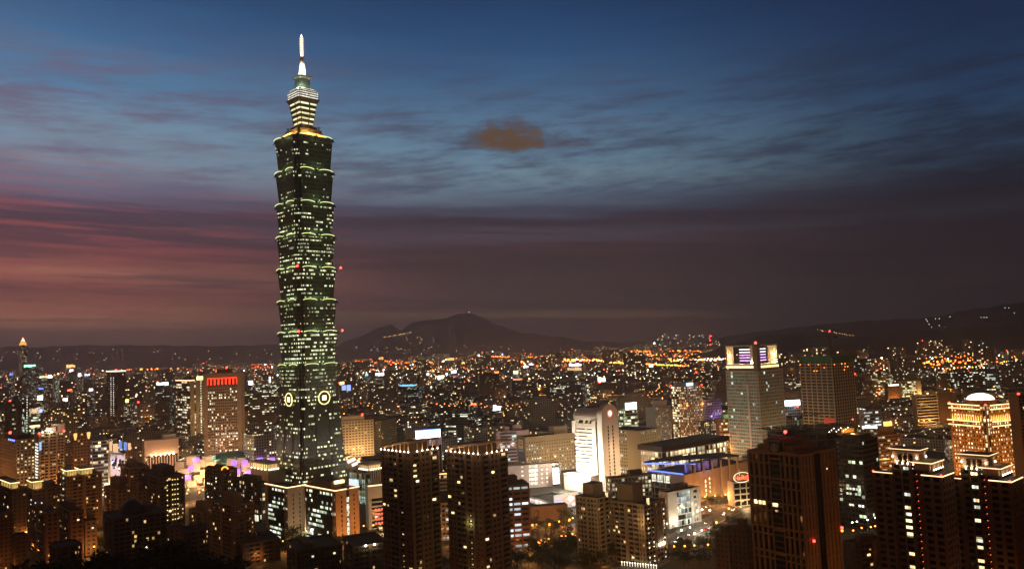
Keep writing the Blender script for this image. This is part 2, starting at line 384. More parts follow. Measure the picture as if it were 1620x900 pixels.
def tower(B, wall, glass, R=(), Lf=(), floor=3.4, base=0.0, parapet=1.2, roof=ROOF, top=None, wname='wall', cor=0.6):
    """core + facade bays given as (from, to, kind, options) fractions along each face"""
    H = top or B.H
    core = MB().box(0, B.W, 0, B.L, base, H - 0.05)
    if 'cell_w' in glass:                                          # fit the rooms to the window grid of each face
        for fi, bays, LEN in ((0, R, B.W), (2, Lf, B.L)):
            gb = [q for q in bays if q[2] in ('grid', 'punch', 'balcony', 'ribs', 'bands')]
            if not gb: continue
            a, b, kind, kw = max(gb, key=lambda q: q[1] - q[0]); cw_ = kw.get('cw', 3.2); zt, zb = kw.get('zt', H), kw.get('zb', base)
            cell = (b-a)*LEN / max(1, round((b-a)*LEN/cw_)); cz = (zt-zb) / max(1, round((zt-zb)/floor)); gw, gh, gv = glass['cell_w'], glass['cell_h'], glass['cell_v0']
            if kind == 'bands': cell = gw
            off = (300 + 400*fi)*gw
            sc = max(1, round(cell/gw)) if kind in ('grid', 'balcony') else 1
            for k in range(4):
                i = fi*4 + k; vx, vy, vz = core.v[core.f[fi][k]]; u = vx if fi == 0 else vy
                core.uv[i] = (off + (u - a*LEN)*gw*sc/cell, gv + (vz - zb)*gh/cz + (50*gh))
    B.part('glazing', core, glass)
    mb = MB()
    for face, bays, LEN in (('R', R, B.W), ('L', Lf, B.L)):
        for a, b, kind, kw in bays:
            kw = dict(kw); zt = kw.pop('zt', H); zb = kw.pop('zb', base)
            bay(mb, face, B.W, B.L, a*LEN, b*LEN, zb, zt, kind, ch=floor, **kw)
    mb.box(-cor, 0.25, -cor, 0.25, base, H + 0.02)
    mb.box(B.W-0.25, B.W+cor, -cor, 0.25, base, H + 0.02); mb.box(-cor, 0.25, B.L-0.25, B.L+cor, base, H + 0.02)
    o = 0.5; p = parapet
    mb.box(-o-.15, B.W+o+.15, -o-.15, -o+0.3, H, H+p, True); mb.box(-o-.15, B.W+o+.15, B.L+o-0.3, B.L+o+.15, H, H+p, True)
    mb.box(-o-.15, -o+0.3, -o+0.3, B.L+o-0.3, H, H+p, True); mb.box(B.W+o-0.3, B.W+o+.15, -o+0.3, B.L+o-0.3, H, H+p, True)
    B.part(wname, mb, wall)
    B.part('roof', MB().box(-o+0.31, B.W+o-0.31, -o+0.31, B.L+o-0.31, H-0.04, H+0.1), roof)
def hut(B, x0, x1, y0, y1, h, mat=None, z=None, name='roof_hut'):
    z = B.H if z is None else z
    mb = MB().box(x0*B.W, x1*B.W, y0*B.L, y1*B.L, z+0.08, z+h)
    mb.box(x0*B.W-.2, x1*B.W+.2, y0*B.L-.2, y1*B.L+.2, z+h+0.003, z+h+0.4, True)
    return B.part(name, mb, mat or ROOF)
def redlamp(B, x, y, z, r=0.9, parent=None, post=1.5):
    mb = MB().ball((x, y, z + post), r, 8, 6); o = B.part('aviation_lamp', mb, REDLAMP, smooth=True)
    if post > 0.5: B.part('lamp_post', MB().cyl(x, y, z-0.2, z + post, 0.15, 0.1, 6), DARKM, o)
    return o
def litwin(B, face, u, z, w_, h, mat, d=0.06):
    mb = MB(); fb(mb, face, B.W, B.L, u - w_/2, u + w_/2, z, z + h, -0.1, d)
    return B.part('lit_window', mb, mat)
def edge(B, segs, mat, r=0.45, name='edge_light'):
    """a strip of light along a roof edge"""
    for pts in segs: B.part(name, MB().tube(pts, r, 6), mat)
# ================================================================== ground, roads, hills
gm = bpy.data.materials.new('city_ground'); gm.use_nodes = True; t = NT(gm.node_tree); b = t.n['Principled BSDF']
co = t.new('ShaderNodeTexCoord').outputs['Object']
gn = t.noise(co, 0.004, 6.0, 0.6); gn2 = t.noise(co, 0.05, 4.0, 0.6)
t.put(b.inputs['Base Color'], t.ramp(t.m('ADD', t.m('MULTIPLY', gn, 0.6), t.m('MULTIPLY', gn2, 0.4)),
      [(0.3, (0.016, 0.019, 0.01, 1)), (0.5, (0.03, 0.03, 0.024, 1)), (0.7, (0.055, 0.05, 0.045, 1))], 'LINEAR'))
b.inputs['Roughness'].default_value = 0.85
g = MB(); NG = 24
for i in range(NG):
    for j in range(NG):
        x0, x1 = -40000 + 80000*i/NG, -40000 + 80000*(i+1)/NG; y0, y1 = -20000 + 80000*j/NG, -20000 + 80000*(j+1)/NG
        g.face([(x0,y0,0),(x1,y0,0),(x1,y1,0),(x0,y1,0)], [(x0,y0),(x1,y0),(x1,y1),(x0,y1)])
tag(g.build('ground', gm, weld=True), kind='structure')

ASPH = plain('asphalt', (0.055, 0.053, 0.05), 0.6, 0.4, 0.3)
PAVE = plain('paving', (0.16, 0.15, 0.135), 0.8, 0.4, 0.4)
PAINT = plain('road_paint', (0.7, 0.7, 0.66), 0.6, 0.3, 0.8)
ROADS = []
def road(a, b_, width, name='road'):
    a, b_ = Vector(a), Vector(b_); d = (b_ - a); L = d.length; d.normalize(); rz = math.degrees(math.atan2(d.y, d.x))
    h = width / 2; ROADS.append((a.copy(), b_.copy(), width))
    o = MB().box(0, L, -h, h, 0.0, 0.008).build(name, ASPH); o.location = (a.x, a.y, 0.004 + 0.02*len(ROADS)); o.rotation_euler = (0, 0, RAD(rz)); tag(o, kind='structure')
    p = MB()
    for sgn in (-1, 1):
        y = sgn*(h + 2.6); p.box(0, L, y-2.5, y+2.5, 0.0, 0.14)
    o2 = p.build('pavement', PAVE); o2.location = (a.x, a.y, 0.004 + 0.02*len(ROADS)); o2.rotation_euler = o.rotation_euler; tag(o2, kind='structure')
    q = MB(); x = 3.0
    while x < L - 6:
        for yy in (-h/2, h/2): q.box(x, x+4, yy-0.1, yy+0.1, 0.009, 0.013)
        x += 10
    q.box(0, L, -0.3, -0.15, 0.009, 0.013); q.box(0, L, 0.15, 0.3, 0.009, 0.013)
    o3 = q.build('road_marking', PAINT); o3.location = o.location; o3.rotation_euler = o.rotation_euler; tag(o3, kind='structure')
    return a, d, L
def g2(px, py): q = ground(px, py); return (q.x, q.y, 0)
def along(p, q, s0, s1):
    p, q = Vector(p), Vector(q); d = (q - p).normalized(); return p - d*s0, q + d*s1
road(*along(g2(1107, 807), g2(1186, 799), 60, 260), 22)
road(*along(g2(1050, 852), g2(1135, 866), 90, 70), 20)
road(*along(g2(1030, 880), g2(1160, 815), 40, 300), 24)
road(*along(g2(836, 868), g2(905, 846), 60, 40), 18)
road(*along(g2(285, 800), g2(330, 790), 60, 50), 18)
road(*along(g2(560, 850), g2(606, 838), 40, 120), 16)

HILLM = plain('hill_forest', (0.016, 0.02, 0.011), 0.95, 0.5, 0.01)
def hills(name, prof, D, depth, rows=9, seed=1):
    """a mountain range with real depth; prof = (px, py) of its skyline at distance D"""
    rnd = random.Random(seed); xs = []; n = 150
    lo, hi = prof[0][0], prof[-1][0]
    g = MB(); grid = []
    for i in range(n + 1):
        px = lo + (hi - lo) * i / n
        k = max(j for j in range(len(prof) - 1) if prof[j][0] <= px or j == 0)
        (x0, y0), (x1, y1) = prof[k], prof[k+1]; f = (px - x0) / (x1 - x0); f = f*f*(3 - 2*f)*0.5 + f*0.5
        py = y0 + (y1 - y0)*f
        P = at(px, py, D); nz = sum(math.sin(px*0.11*o + seed*o*1.7)/o for o in (1, 2.3, 4.1, 7.7)) * D * 0.0005
        col = []
        for r in range(rows):
            s = r / (rows - 1) * 2 - 1                         # -1 foot in front, 0 ridge, 1 foot behind
            hgt = (P.z + nz) * (0.5 + 0.5*math.cos(math.pi*abs(s))) ** 0.8 + (rnd.random() - .5) * D * 0.0012 * (1 - abs(s)) * (0.2 if s == 0 else 1)
            y = D + s*depth; col.append((P.x * y / D, y, max(hgt, -5)))
        grid.append(col)
    for i in range(n):
        for r in range(rows - 1):
            g.face([grid[i][r], grid[i+1][r], grid[i+1][r+1], grid[i][r+1]], [(i, r), (i+1, r), (i+1, r+1), (i, r+1)])
    return tag(g.build(name, HILLM, smooth=True), kind='structure')
hills('mountain', [(470, 560), (520, 550), (560, 536), (600, 518), (618, 513), (634, 522), (652, 510), (700, 504), (725, 497), (742, 494), (752, 497), (790, 515), (830, 527), (880, 532), (930, 540), (1000, 543), (1100, 548), (1150, 552)], 12000, 1700, seed=2)
hills('mountain', [(-260, 549), (-60, 547), (60, 549), (120, 546), (220, 546), (330, 547), (440, 545), (520, 548), (600, 556), (680, 562)], 10500, 1300, seed=3)
hills('mountain', [(1060, 556), (1110, 543), (1160, 530), (1230, 521), (1300, 513), (1370, 507), (1430, 505), (1480, 501), (1520, 492), (1560, 486), (1620, 477), (1720, 468), (1850, 458)], 8200, 1300, seed=5)
hills('hill', [(1080, 566), (1120, 556), (1165, 540), (1220, 529), (1260, 528), (1285, 530), (1320, 534), (1375, 531), (1420, 523), (1470, 521), (1500, 520), (1560, 512), (1620, 507), (1740, 500), (1880, 498)], 4800, 800, seed=8)

# ================================================================== the tall tower
TD = 900.0
def axis_px(py): return 476 + (py - 57) * 0.0247
def tz(py): return at(axis_px(py), py, TD).z
tc_ = at(485, 420, TD)
TR = thing('skyscraper', 'tallest tower of stacked flaring green glass tiers with a glowing white spire', 'skyscraper', (tc_.x, tc_.y, 0), 45)
FOOT.append((tc_.x, tc_.y, 46)); KEEP.append((425, 565, 50, 770, TD))
TGL = [rooms('tier_glass_dark', 1.55, 4.2, 0.06, 0.2, 8, ca=(0.95, 1, 0.6), cb=(0.75, 1, 0.85), strength=1.2, glass=(0.034, 0.055, 0.046), rough=0.3, mu=0.1, mv=(0.3, 0.66), v0=0.4),
       rooms('tier_glass_mid', 1.55, 4.2, 0.3, 0.5, 9, ca=(0.98, 1, 0.52), cb=(0.8, 1, 0.7), strength=1.5, glass=(0.03, 0.05, 0.038), rough=0.3, mu=0.05, mv=(0.3, 0.7), v0=0.4),
       rooms('tier_glass_busy', 1.55, 4.2, 0.42, 0.52, 10, ca=(0.98, 1, 0.5), cb=(0.8, 1, 0.7), strength=1.5, glass=(0.03, 0.05, 0.038), rough=0.3, mu=0.05, mv=(0.3, 0.72), v0=0.4)]
TMET = plain('tower_metal', (0.075, 0.09, 0.07), 0.45, 0.3, 0.2)
TSTRIP = glow('tier_light_green', (0.86, 1.0, 0.36), 1.5, sample=True)
GOLDL = glow('coin_gold', (1.0, 0.86, 0.3), 2.2)
def notched(h, n):
    q = [(h, h-2*n), (h-n, h-2*n), (h-n, h-n), (h-2*n, h-n), (h-2*n, h)]
    out = []
    for k in range(4):
        c, s_ = [(1,0),(0,1),(-1,0),(0,-1)][k]
        out += [(x*c - y*s_, x*s_ + y*c) for x, y in q]
    return out
TOPS = [224, 276, 326.5, 377, 427.5, 477.5, 526.5, 577]
BOT = 628
HT, HB, NOT = 25.4, 22.7, 2.7
for i, py in enumerate(TOPS):
    z1 = tz(py); z0 = tz(TOPS[i+1]) if i < 7 else tz(BOT)
    mat = TGL[(0, 0, 1, 2, 1, 1, 2, 1)[i]]
    tier = MB().prism(notched(HB, NOT), z0 + 0.3, z1, notched(HT, NOT), cap=False).build('tier', mat, TR)
    ring = MB().prism(notched(HT + 0.2, NOT), z1 - 1.6, z1 + 0.6, notched(HT + 0.7, NOT), bottom=True)
    ring.build('tier_eave', TMET, tier)
    for lx, ly in ((0, -HT - 4.5), (-HT - 4.5, 0)): light('tier_lamp', (lx, ly, z1 + 1.5), 1300, (0.85, 1.0, 0.48), 2.0, TR)
    fl = MB(); nfl = 8                                             # thin spandrel lines, one each floor
    for k in range(1, nfl):
        f = k / nfl; h = HB + (HT - HB)*f; zz = z0 + (z1 - z0)*f
        fl.prism(notched(h + 0.16, NOT), zz - 0.55, zz + 0.25, notched(h + 0.2, NOT), cap=False)
    fl.build('spandrel', plain('tier_spandrel', (0.13, 0.17, 0.11), 0.5, 0.3, 0.2), tier)
    h = HT + 1.0
    for face in (0, 1):
        for u0, u1 in ((-0.78, -0.13), (0.13, 0.78)) if face == 0 else ((-0.78, -0.15), (0.15, 0.78)):
            pts = []
            for k in range(9):
                f = k / 8; u = (u0 + (u1 - u0)*f) * h; up = 1.3*math.sin(math.pi*f) ** 0.6; out = 0.7*math.sin(math.pi*f)
                p = (u, -h - out, z1 + 0.5 + up) if face == 0 else (-h - out, u, z1 + 0.5 + up)
                pts.append(p)
            MB().tube(pts, 0.36, 6).build('light_strip', TSTRIP, tier)
        c = MB(); p = (0, -h - 0.7, z1 + 0.5) if face == 0 else (-h - 0.7, 0, z1 + 0.5)
        c.ball(p, 1.5, 10, 6, 1.15); c.build('cloud_ornament', TMET, tier, smooth=True)
    for sx, sy in ((-1, -1), (1, -1), (-1, 1)):
        p = (sx*(h - NOT*1.1), sy*(h - NOT*1.1), z1 - 1.0)
        MB().ball(p, 1.2, 8, 6, 1.2).tube([p, (p[0]*1.06, p[1]*1.06, z1 - 3.0)], [1.1, 0.5], 6).build('corner_ornament', TMET, tier, smooth=True)
    if i in (4, 6):
        for sx, sy in ((-1, -1), (1, -1)):
            MB().ball((sx*(h+0.9), sy*(h+0.9), z1 + 1.2), 1.25, 8, 6).build('aviation_lamp', REDLAMP, tier, smooth=True)
# lower tapering block
zb1 = tz(BOT); HBT, HBB = 24.2, 30.3
base = MB().prism(notched(HBB, 1.6), 0, zb1, notched(HBT, 1.6)).build('lower_block', rooms('base_glass', 1.9, 4.25, 0.13, 0.5, 7, ca=(0.98, 1, 0.5), cb=(0.8, 1, 0.7), strength=1.7, glass=(0.014, 0.02, 0.013), rough=0.3, mu=0.04, mv=(0.3, 0.72)), TR)
fl = MB()
for k in range(1, int(zb1 / 4.25)):
    f = k*4.25/zb1; h = HBB + (HBT - HBB)*f; fl.prism(notched(h + 0.13, 1.6), k*4.25 - 0.55, k*4.25 + 0.3, notched(h + 0.15, 1.6), cap=False)
fl.build('spandrel', plain('base_spandrel', (0.04, 0.045, 0.034), 0.5, 0.3, 0.2), base)
fl = MB()
for s_ in (-0.33, 0.33):                                          # the vertical recess lines of the lower block
    for face in (0, 1):
        a = (s_*HBB, -HBB-0.2, 0) if face == 0 else (-HBB-0.2, s_*HBB, 0); c = (s_*HBT, -HBT-0.2, zb1) if face == 0 else (-HBT-0.2, s_*HBT, zb1)
        fl.tube([a, c], 0.4, 4)
fl.build('rib', DARKM, base)
for i, px, py in ((0, 512, 628.5), (1, 452, 629)):                 # big coins on two faces
    zc = tz(py); h = HBT + 0.6 + 0.5; u = 3.0 if i == 0 else 0.0
    pl_ = lambda a, r: (u + r*math.cos(a), -h - 0.4, zc + r*math.sin(a)) if i == 0 else (-h - 0.4, u + r*math.cos(a), zc + r*math.sin(a))
    ringp = [pl_(2*math.pi*k/40, 7.0) for k in range(41)]
    back = MB()
    for k in range(40):
        back.face([pl_(0, 0), ringp[k], ringp[k+1]] if i == 0 else [pl_(0, 0), ringp[k+1], ringp[k]], [(0,0),(1,0),(1,1)])
    for k in range(40):
        a, b2 = Vector(ringp[k]), Vector(ringp[k+1]); inn = Vector((0, 1.2, 0)) if i == 0 else Vector((1.2, 0, 0))
        back.face([a, a+inn, b2+inn, b2], [(0,0)]*4)
    coin = back.build('coin_medallion', plain('coin_bronze', (0.1, 0.08, 0.03), 0.4), base)
    MB().tube(ringp, 0.55, 6).build('coin_rim', GOLDL, coin)
    q = MB(); hh = 2.5
    if i == 0: q.box(u-hh, u+hh, -h-0.8, -h-0.45, zc-hh, zc+hh, True)
    else: q.box(-h-0.8, -h-0.45, u-hh, u+hh, zc-hh, zc+hh, True)
    q.build('coin_centre', glow('coin_white', (1, 0.93, 0.6), 3.0), coin)
# crown
def sq(h, c=0.0): return [(-h, -h), (h, -h), (h, h), (-h, h)] if c == 0 else [(-h+c,-h),(h-c,-h),(h,-h+c),(h,h-c),(h-c,h),(-h+c,h),(-h,h-c),(-h,-h+c)]
zT = tz(224)
CR = glow('crown_amber', (1.0, 0.4, 0.06), 2.8, sample=True)
MB().prism(notched(HT - 1.0, NOT), zT - 0.5, zT + 0.9).build('top_roof', TMET, TR)
MB().prism(sq(17.5, 3), zT + 0.9, tz(217), sq(16.5, 3)).build('crown_terrace', TMET, TR)
for face in (0, 1):
    for r_, zz_, up in ((HT - 2.0, zT + 1.2, 3.6),):
        pts = []
        for k in range(13):
            f = k/12; u = (-1 + 2*f) * (HT - 9); q = zz_ + 2.6*math.sin(math.pi*f) ** 0.7
            pts.append((u, -20.8, q) if face == 0 else (-20.8, u, q))
        MB().tube(pts, 1.25, 6).build('crown_light', CR, TR)
light('crown_lamp', (-6, -22, zT + 5), 30000, (1, 0.42, 0.08), 1.0, TR)
light('crown_lamp', (-22, -6, zT + 5), 22000, (1, 0.42, 0.08), 1.0, TR)
MB().prism(sq(15.5, 2), tz(217), tz(209)).prism(sq(12.5, 2), tz(209), tz(203), sq(11.6, 2)).build('setback_block', TMET, TR)
MB().prism(sq(16.0, 2), tz(213.5), tz(212)).build('setback_ledge', TMET, TR)
UPG = rooms('upper_glass', 7.6, 5.6, 1.0, 0.0, 2, ca=(1.0, 0.92, 0.46), cb=(0.95, 1, 0.62), strength=1.3, glass=(0.02, 0.024, 0.016), mu=0.07, mv=(0.45, 0.82), v0=tz(203), litvar=0.45)
nt = MB().prism(sq(7.9, 1.2), tz(203), tz(166), sq(11.6, 1.2), cap=False).build('upper_tower', UPG, TR)
fl = MB()
for k in range(0, 6):
    z_ = tz(203) + 5.6*k; f = (z_ - tz(203)) / (tz(166) - tz(203)); h = 7.9 + 3.7*f
    if f < 1: fl.prism(sq(h + 0.3, 1.2), z_ - 0.2, z_ + 1.7, sq(h + 0.6, 1.2), cap=False)
fl.build('spandrel', TMET, nt)
MB().prism(sq(11.9, 1.2), tz(166), tz(160), sq(14.4, 1.2), bottom=True).build('flared_cornice', TMET, TR)
WB = rooms('crown_grid', 1.35, 2.6, 1.1, 0.0, 2, ca=(1.0, 0.93, 0.72), cb=(1.0, 1.0, 0.9), strength=1.8, glass=(0.05, 0.05, 0.04), mu=0.16, mv=(0.3, 0.8), v0=tz(160), litvar=0.35)
MB().prism(sq(12.3, 1), tz(160), tz(148), sq(13.0, 1)).prism(sq(11.4, 1), tz(148), tz(144), sq(10.6, 1)).build('lit_crown', WB, TR)
GREY = plain('spire_base_panel', (0.3, 0.36, 0.3), 0.45, 0.25, 0.3)
MB().prism(sq(7.0, 0.8), tz(144), tz(127.5), sq(6.4, 0.8)).build('spire_plinth', GREY, TR)
MB().prism(sq(6.6, 0.8), tz(127.5), tz(125), sq(8.6, 1)).prism(sq(8.6, 1), tz(125), tz(123.5)).prism(sq(5.0, .5), tz(123.5), tz(121.5)).build('spire_cornice', plain('spire_cornice_stone', (0.5, 0.55, 0.48), 0.5), TR)
sp = MB().cyl(0, 0, tz(121.5), tz(90), 4.2, 1.7, 14).build('spire', plain('spire_white', (0.8, 0.78, 0.7), 0.5, 0.1), TR, smooth=True)
MB().cyl(0, 0, tz(90), tz(59), 1.35, 1.2, 12).cyl(0, 0, tz(59), tz(55), 0.9, 0.2, 10).build('spire_tip', glow('spire_tip_light', (1.0, 0.78, 0.6), 6.0, sample=True), TR)
rg = MB()
for k in range(2, 12):
    z_ = tz(90) + (tz(59) - tz(90))*k/12; rg.cyl(0, 0, z_, z_ + 0.9, 2.3, n=12, bottom=True)
rg.build('spire_halo_ring', glow('halo_ring_red', (1.0, 0.13, 0.06), 2.4), TR)  # glowing rings added to give the tip a red halo
for a, b2 in ((-1, -1), (1, -1), (-1, 1)):
    light('spire_lamp', (a*12, b2*12, tz(121)), 130000, (1, 0.92, 0.74), 0.4, TR, 'SPOT', None, 80)
    TRl = bpy.data.objects[-1] if False else None
    o = [c for c in TR.children if c.name.startswith('spire_lamp')][-1]
    o.rotation_euler = (Vector((0, 0, tz(101))) - o.location).to_track_quat('-Z', 'Y').to_euler()
for a, b2 in ((-13, -6), (-6, -13), (13, -6), (-6, 13)):
    light('plinth_lamp', (a*0.9, b2*0.9, tz(143)), 2500, (0.8, 1, 0.75), 0.4, TR)
# little dish frames on the shoulders of the crown
for sx, sy in ((1, -1), (-1, 1)):
    d = MB()
    for k in range(5): d.bar((sx*12.5, sy*12.5 + 0, tz(209)), (sx*12.5 + 1.6*math.cos(k*1.26), sy*12.5 + 1.6*math.sin(k*1.26), tz(203)), 0.22)
    for k in range(5): d.bar((sx*12.5 + 1.6*math.cos(k*1.26), sy*12.5 + 1.6*math.sin(k*1.26), tz(203)), (sx*12.5 + 1.6*math.cos(k*1.26+1.26), sy*12.5 + 1.6*math.sin(k*1.26+1.26), tz(204)), 0.22)
    d.build('shoulder_frame', DARKM, TR)
# ================================================================== buildings of their own
PW = 1.3
SOD = (1.0, 0.38, 0.085); WHT = (1.0, 0.78, 0.5)
def wash(B, face, n, dist, power, color=SOD, z=6.0, u=(0.1, 0.9), r=1.2):
    LEN = B.W if face == 'R' else B.L
    for i in range(n):
        q = LEN * (u[0] + (u[1]-u[0]) * (i + 0.5) / n)
        light('facade_fill', (q, -dist, z) if face == 'R' else (-dist, q, z), power*PW, color, r, B.root)  # unseen fill light added before the face, without a fixture
def stone(key, col, **k): return plain(key, col, 0.85, 0.3, 0.08, **k)
CREAM = stone('cream_stone', (0.42, 0.33, 0.24)); BEIGE = stone('beige_tile', (0.34, 0.27, 0.18)); BROWN = stone('brown_tile', (0.2, 0.12, 0.075))
GREYC = stone('grey_cladding', (0.3, 0.28, 0.27)); PINKG = stone('pinkish_panel', (0.42, 0.34, 0.33)); REDBR = stone('reddish_tile', (0.24, 0.11, 0.06))
PALE = stone('pale_panel', (0.55, 0.5, 0.44)); DKBR = stone('dark_brown_tile', (0.1, 0.06, 0.04)); WHITEP = plain('white_panel', (0.72, 0.68, 0.62), 0.6, 0.12, 0.1)
GOLDS = stone('gold_stone', (0.42, 0.22, 0.075)); BLACKG = plain('black_glass', (0.008, 0.008, 0.01), 0.1, 0.2)
G = lambda *a: a
def lits(B, face, n, u, z, w_=1.6, h=1.4, step=3.2, cols=1, du=3.0, mats=(0, 1), prob=0.5, rnd=random):
    """some lit windows, each a part, in a column of rooms"""
    k = 0
    for c in range(cols):
        for j in range(n):
            if rnd.random() < prob:
                litwin(B, face, u + c*du, z + j*step, w_*(0.7 + 0.5*rnd.random()), h, LITW[rnd.choice(mats)]); k += 1
    return k

# ---- red crowned office slab
B = Bld('office_tower', 'pale office slab with a row of red lit arches under its flat roof', 'office tower', 322, 380.5, 385.5, 590, 1150, 100)
KB = rooms('slab_rooms', 2.5, 3.9, 0.3, 0.62, 8, ca=(1, 0.8, 0.45), cb=(1, 0.95, 0.75), strength=1.9)
zc0, zc1 = B.z(607), B.z(596.5)
tower(B, CREAM, KB, R=[(0, 1, 'solid', {})], Lf=[(0, 0.1, 'solid', {}), (0.9, 1, 'solid', {}), (0.1, 0.9, 'punch', dict(zt=zc0-1, cw=2.5, pw=1.0, sh=2.0)), (0.1, 0.9, 'solid', dict(zb=zc1+0.5))], floor=3.9)
m = MB(); fb(m, 'L', B.W, B.L, B.L*.1, B.L*.9, zc0 - 1.2, zc1, -.1, .12); B.part('crown_recess', m, BLACKG)
for i in range(8):
    u0, u1 = B.L*(0.1 + 0.8*i/8) + 1.0, B.L*(0.1 + 0.8*(i+1)/8) - 1.0
    m = MB(); pts = [(-0.5, u0 - .5, zc0)] + [(-0.5, (u0+u1)/2 - (u1-u0+1)/2*math.cos(math.pi*k/8), zc1 - 1.6 + 1.6*math.sin(math.pi*k/8)) for k in range(9)] + [(-0.5, u1 + .5, zc0)]
    m.tube(pts, 0.95, 5); B.part('red_arch', m, glow('red_arch_neon', (1.0, 0.045, 0.015), 1.7, sample=True))
m = MB(); fb(m, 'L', B.W, B.L, B.L*0.1, B.L*0.9, zc1 - 0.9, zc1 + 0.8, -0.1, 1.1); B.part('red_band', m, glow('red_arch_neon', (1.0, 0.045, 0.015), 1.7))
hut(B, 0.1, 0.7, 0.28, 0.66, 6.5, BROWN); redlamp(B, B.W*0.4, B.L*0.42, B.H + 6.9, 1.3)
wash(B, 'L', 3, 60, 20000, color=(1, .5, .25), z=20); wash(B, 'R', 1, 40, 14000, z=30)
# ---- the light and dark office beside it
B = Bld('office_tower', 'dark fronted office with white rim light and a lit pale ribbed flank', 'office tower', 278.5, 301, 322, 603, 1450, 45)
tower(B, BEIGE, rooms('dark_front_rooms', 2.4, 4.6, 0.22, 0.9, 9, ca=WARM, cb=(1, 0.95, 0.8), strength=1.5), R=[(0, 0.3, 'solid', {}), (0.38, 0.75, 'solid', {}), (0.83, 1, 'solid', {})], Lf=[(0, 1, 'bands', dict(sh=1.6))], floor=4.6)
edge(B, [[(-.8, B.L, B.H+1.5), (-.8, -.8, B.H+1.5), (B.W*.3, -.8, B.H+1.5)]], EDGEW, 0.9)
for k in range(22): litwin(B, 'R', B.W*0.79, 10 + k*4.4, 1.6, 2.2, LITW[1], 0.3)
hut(B, 0.3, 0.8, 0.2, 0.7, 7); m = MB(); m.box(B.W*.5, B.W*1.0, -1.2, 2, B.H + 1.4, B.H + 8, True); B.part('lit_sign_box', m, glow('sign_amber_pale', (1, 0.7, 0.25), 2.6))
wash(B, 'R', 2, 50, 22000, color=(1, .6, .25), z=40)
# ---- slim tower with a lit roof slab
B = Bld('office_tower', 'slim dark tower with one bright roof slab and a double column of lit windows', 'office tower', 169, 186, 198, 589, 1850, 45)
tower(B, DKBR, rooms('slim_rooms', 2.6, 3.6, 0.04, 0, 3, strength=1.2), R=[(0, 1, 'grid', {})], Lf=[(0, 1, 'grid', {})], floor=3.6)
m = MB().box(-1.5, B.W+1.5, -1.5, B.L+1.5, B.H+1.6, B.H+4.0, True); B.part('lit_roof_slab', m, glow('roof_slab_light', (1.0, 0.8, 0.42), 2.4))
for k in range(19):
    for uu in (0.36, 0.6): litwin(B, 'L', B.L*uu, 24 + k*4.8, 2.4, 2.4, LITW[1], 0.6)
redlamp(B, B.W/2, B.L/2, B.H+4.4, 1.6); wash(B, 'L', 1, 40, 9000, z=30); wash(B, 'R', 1, 40, 9000, z=30)
# ---- the far pyramid-topped skyscraper
B = Bld('skyscraper', 'distant slender tower with an orange lit stepped pinnacle at the city edge', 'skyscraper', 26.5, 35, 43.5, 546, 4300, 45)
tower(B, GREYC, rooms('far_tower_rooms', 5, 5, 0.2, 0.3, 4, strength=0.8), R=[(0, 1, 'ribs', dict(cw=7, pw=2.4))], Lf=[(0, 1, 'ribs', dict(cw=7, pw=2.4))], floor=5)
cxl, cyl_ = B.W/2, B.L/2
for i, (r0, h0, h1, c) in enumerate(((15, 0, 12, 'a'), (11, 12, 22, 'a'), (7, 22, 30, 'w'), (3, 30, 37, 'w'))):
    B.part('pinnacle_step', MB().prism([(cxl-r0, cyl_-r0), (cxl+r0, cyl_-r0), (cxl+r0, cyl_+r0), (cxl-r0, cyl_+r0)], B.H+h0+1.3, B.H+h1+1.3, [(cxl-r0*.8, cyl_-r0*.8), (cxl+r0*.8, cyl_-r0*.8), (cxl+r0*.8, cyl_+r0*.8), (cxl-r0*.8, cyl_+r0*.8)]), glow('pinnacle_amber', (1, 0.42, 0.1), 1.6) if c == 'a' else glow('pinnacle_pale', (1, 0.8, 0.6), 2.4))
redlamp(B, cxl, cyl_, B.H+38, 2.5, post=2)
m = MB().box(B.W*0.4, B.W*0.4+95, -60, -54, B.z(580), B.z(575), True)
# ---- left edge hotel front with many lit windows
B = Bld('hotel', 'wide cream front with dense warm lit windows at the left edge', 'hotel', -40, 26, 61, 697, 900, 45, L=70)
tower(B, CREAM, rooms('hotel_rooms', 3.4, 3.7, 0.5, 0.1, 3, ca=(1, 0.72, 0.3), cb=(1, 0.92, 0.6), strength=1.5), R=[(0, 1, 'punch', dict(cw=3.4, pw=1.8, sh=2.1))], Lf=[(0, 1, 'punch', dict(cw=3.4, pw=1.8, sh=2.1))], floor=3.7)
wash(B, 'L', 2, 35, 16000); wash(B, 'R', 2, 35, 16000); hut(B, .2, .8, .2, .7, 5)
for k in range(4):
    B.part('blue_roof_lamp', MB().ball((-0.8, B.L*(0.08 + 0.11*k), B.H + 0.2), 0.9, 8, 6), glow('blue_lamp', (0.15, 0.25, 1), 4))
redlamp(B, 0.5, B.L*0.42, B.H + 6, 1.5)
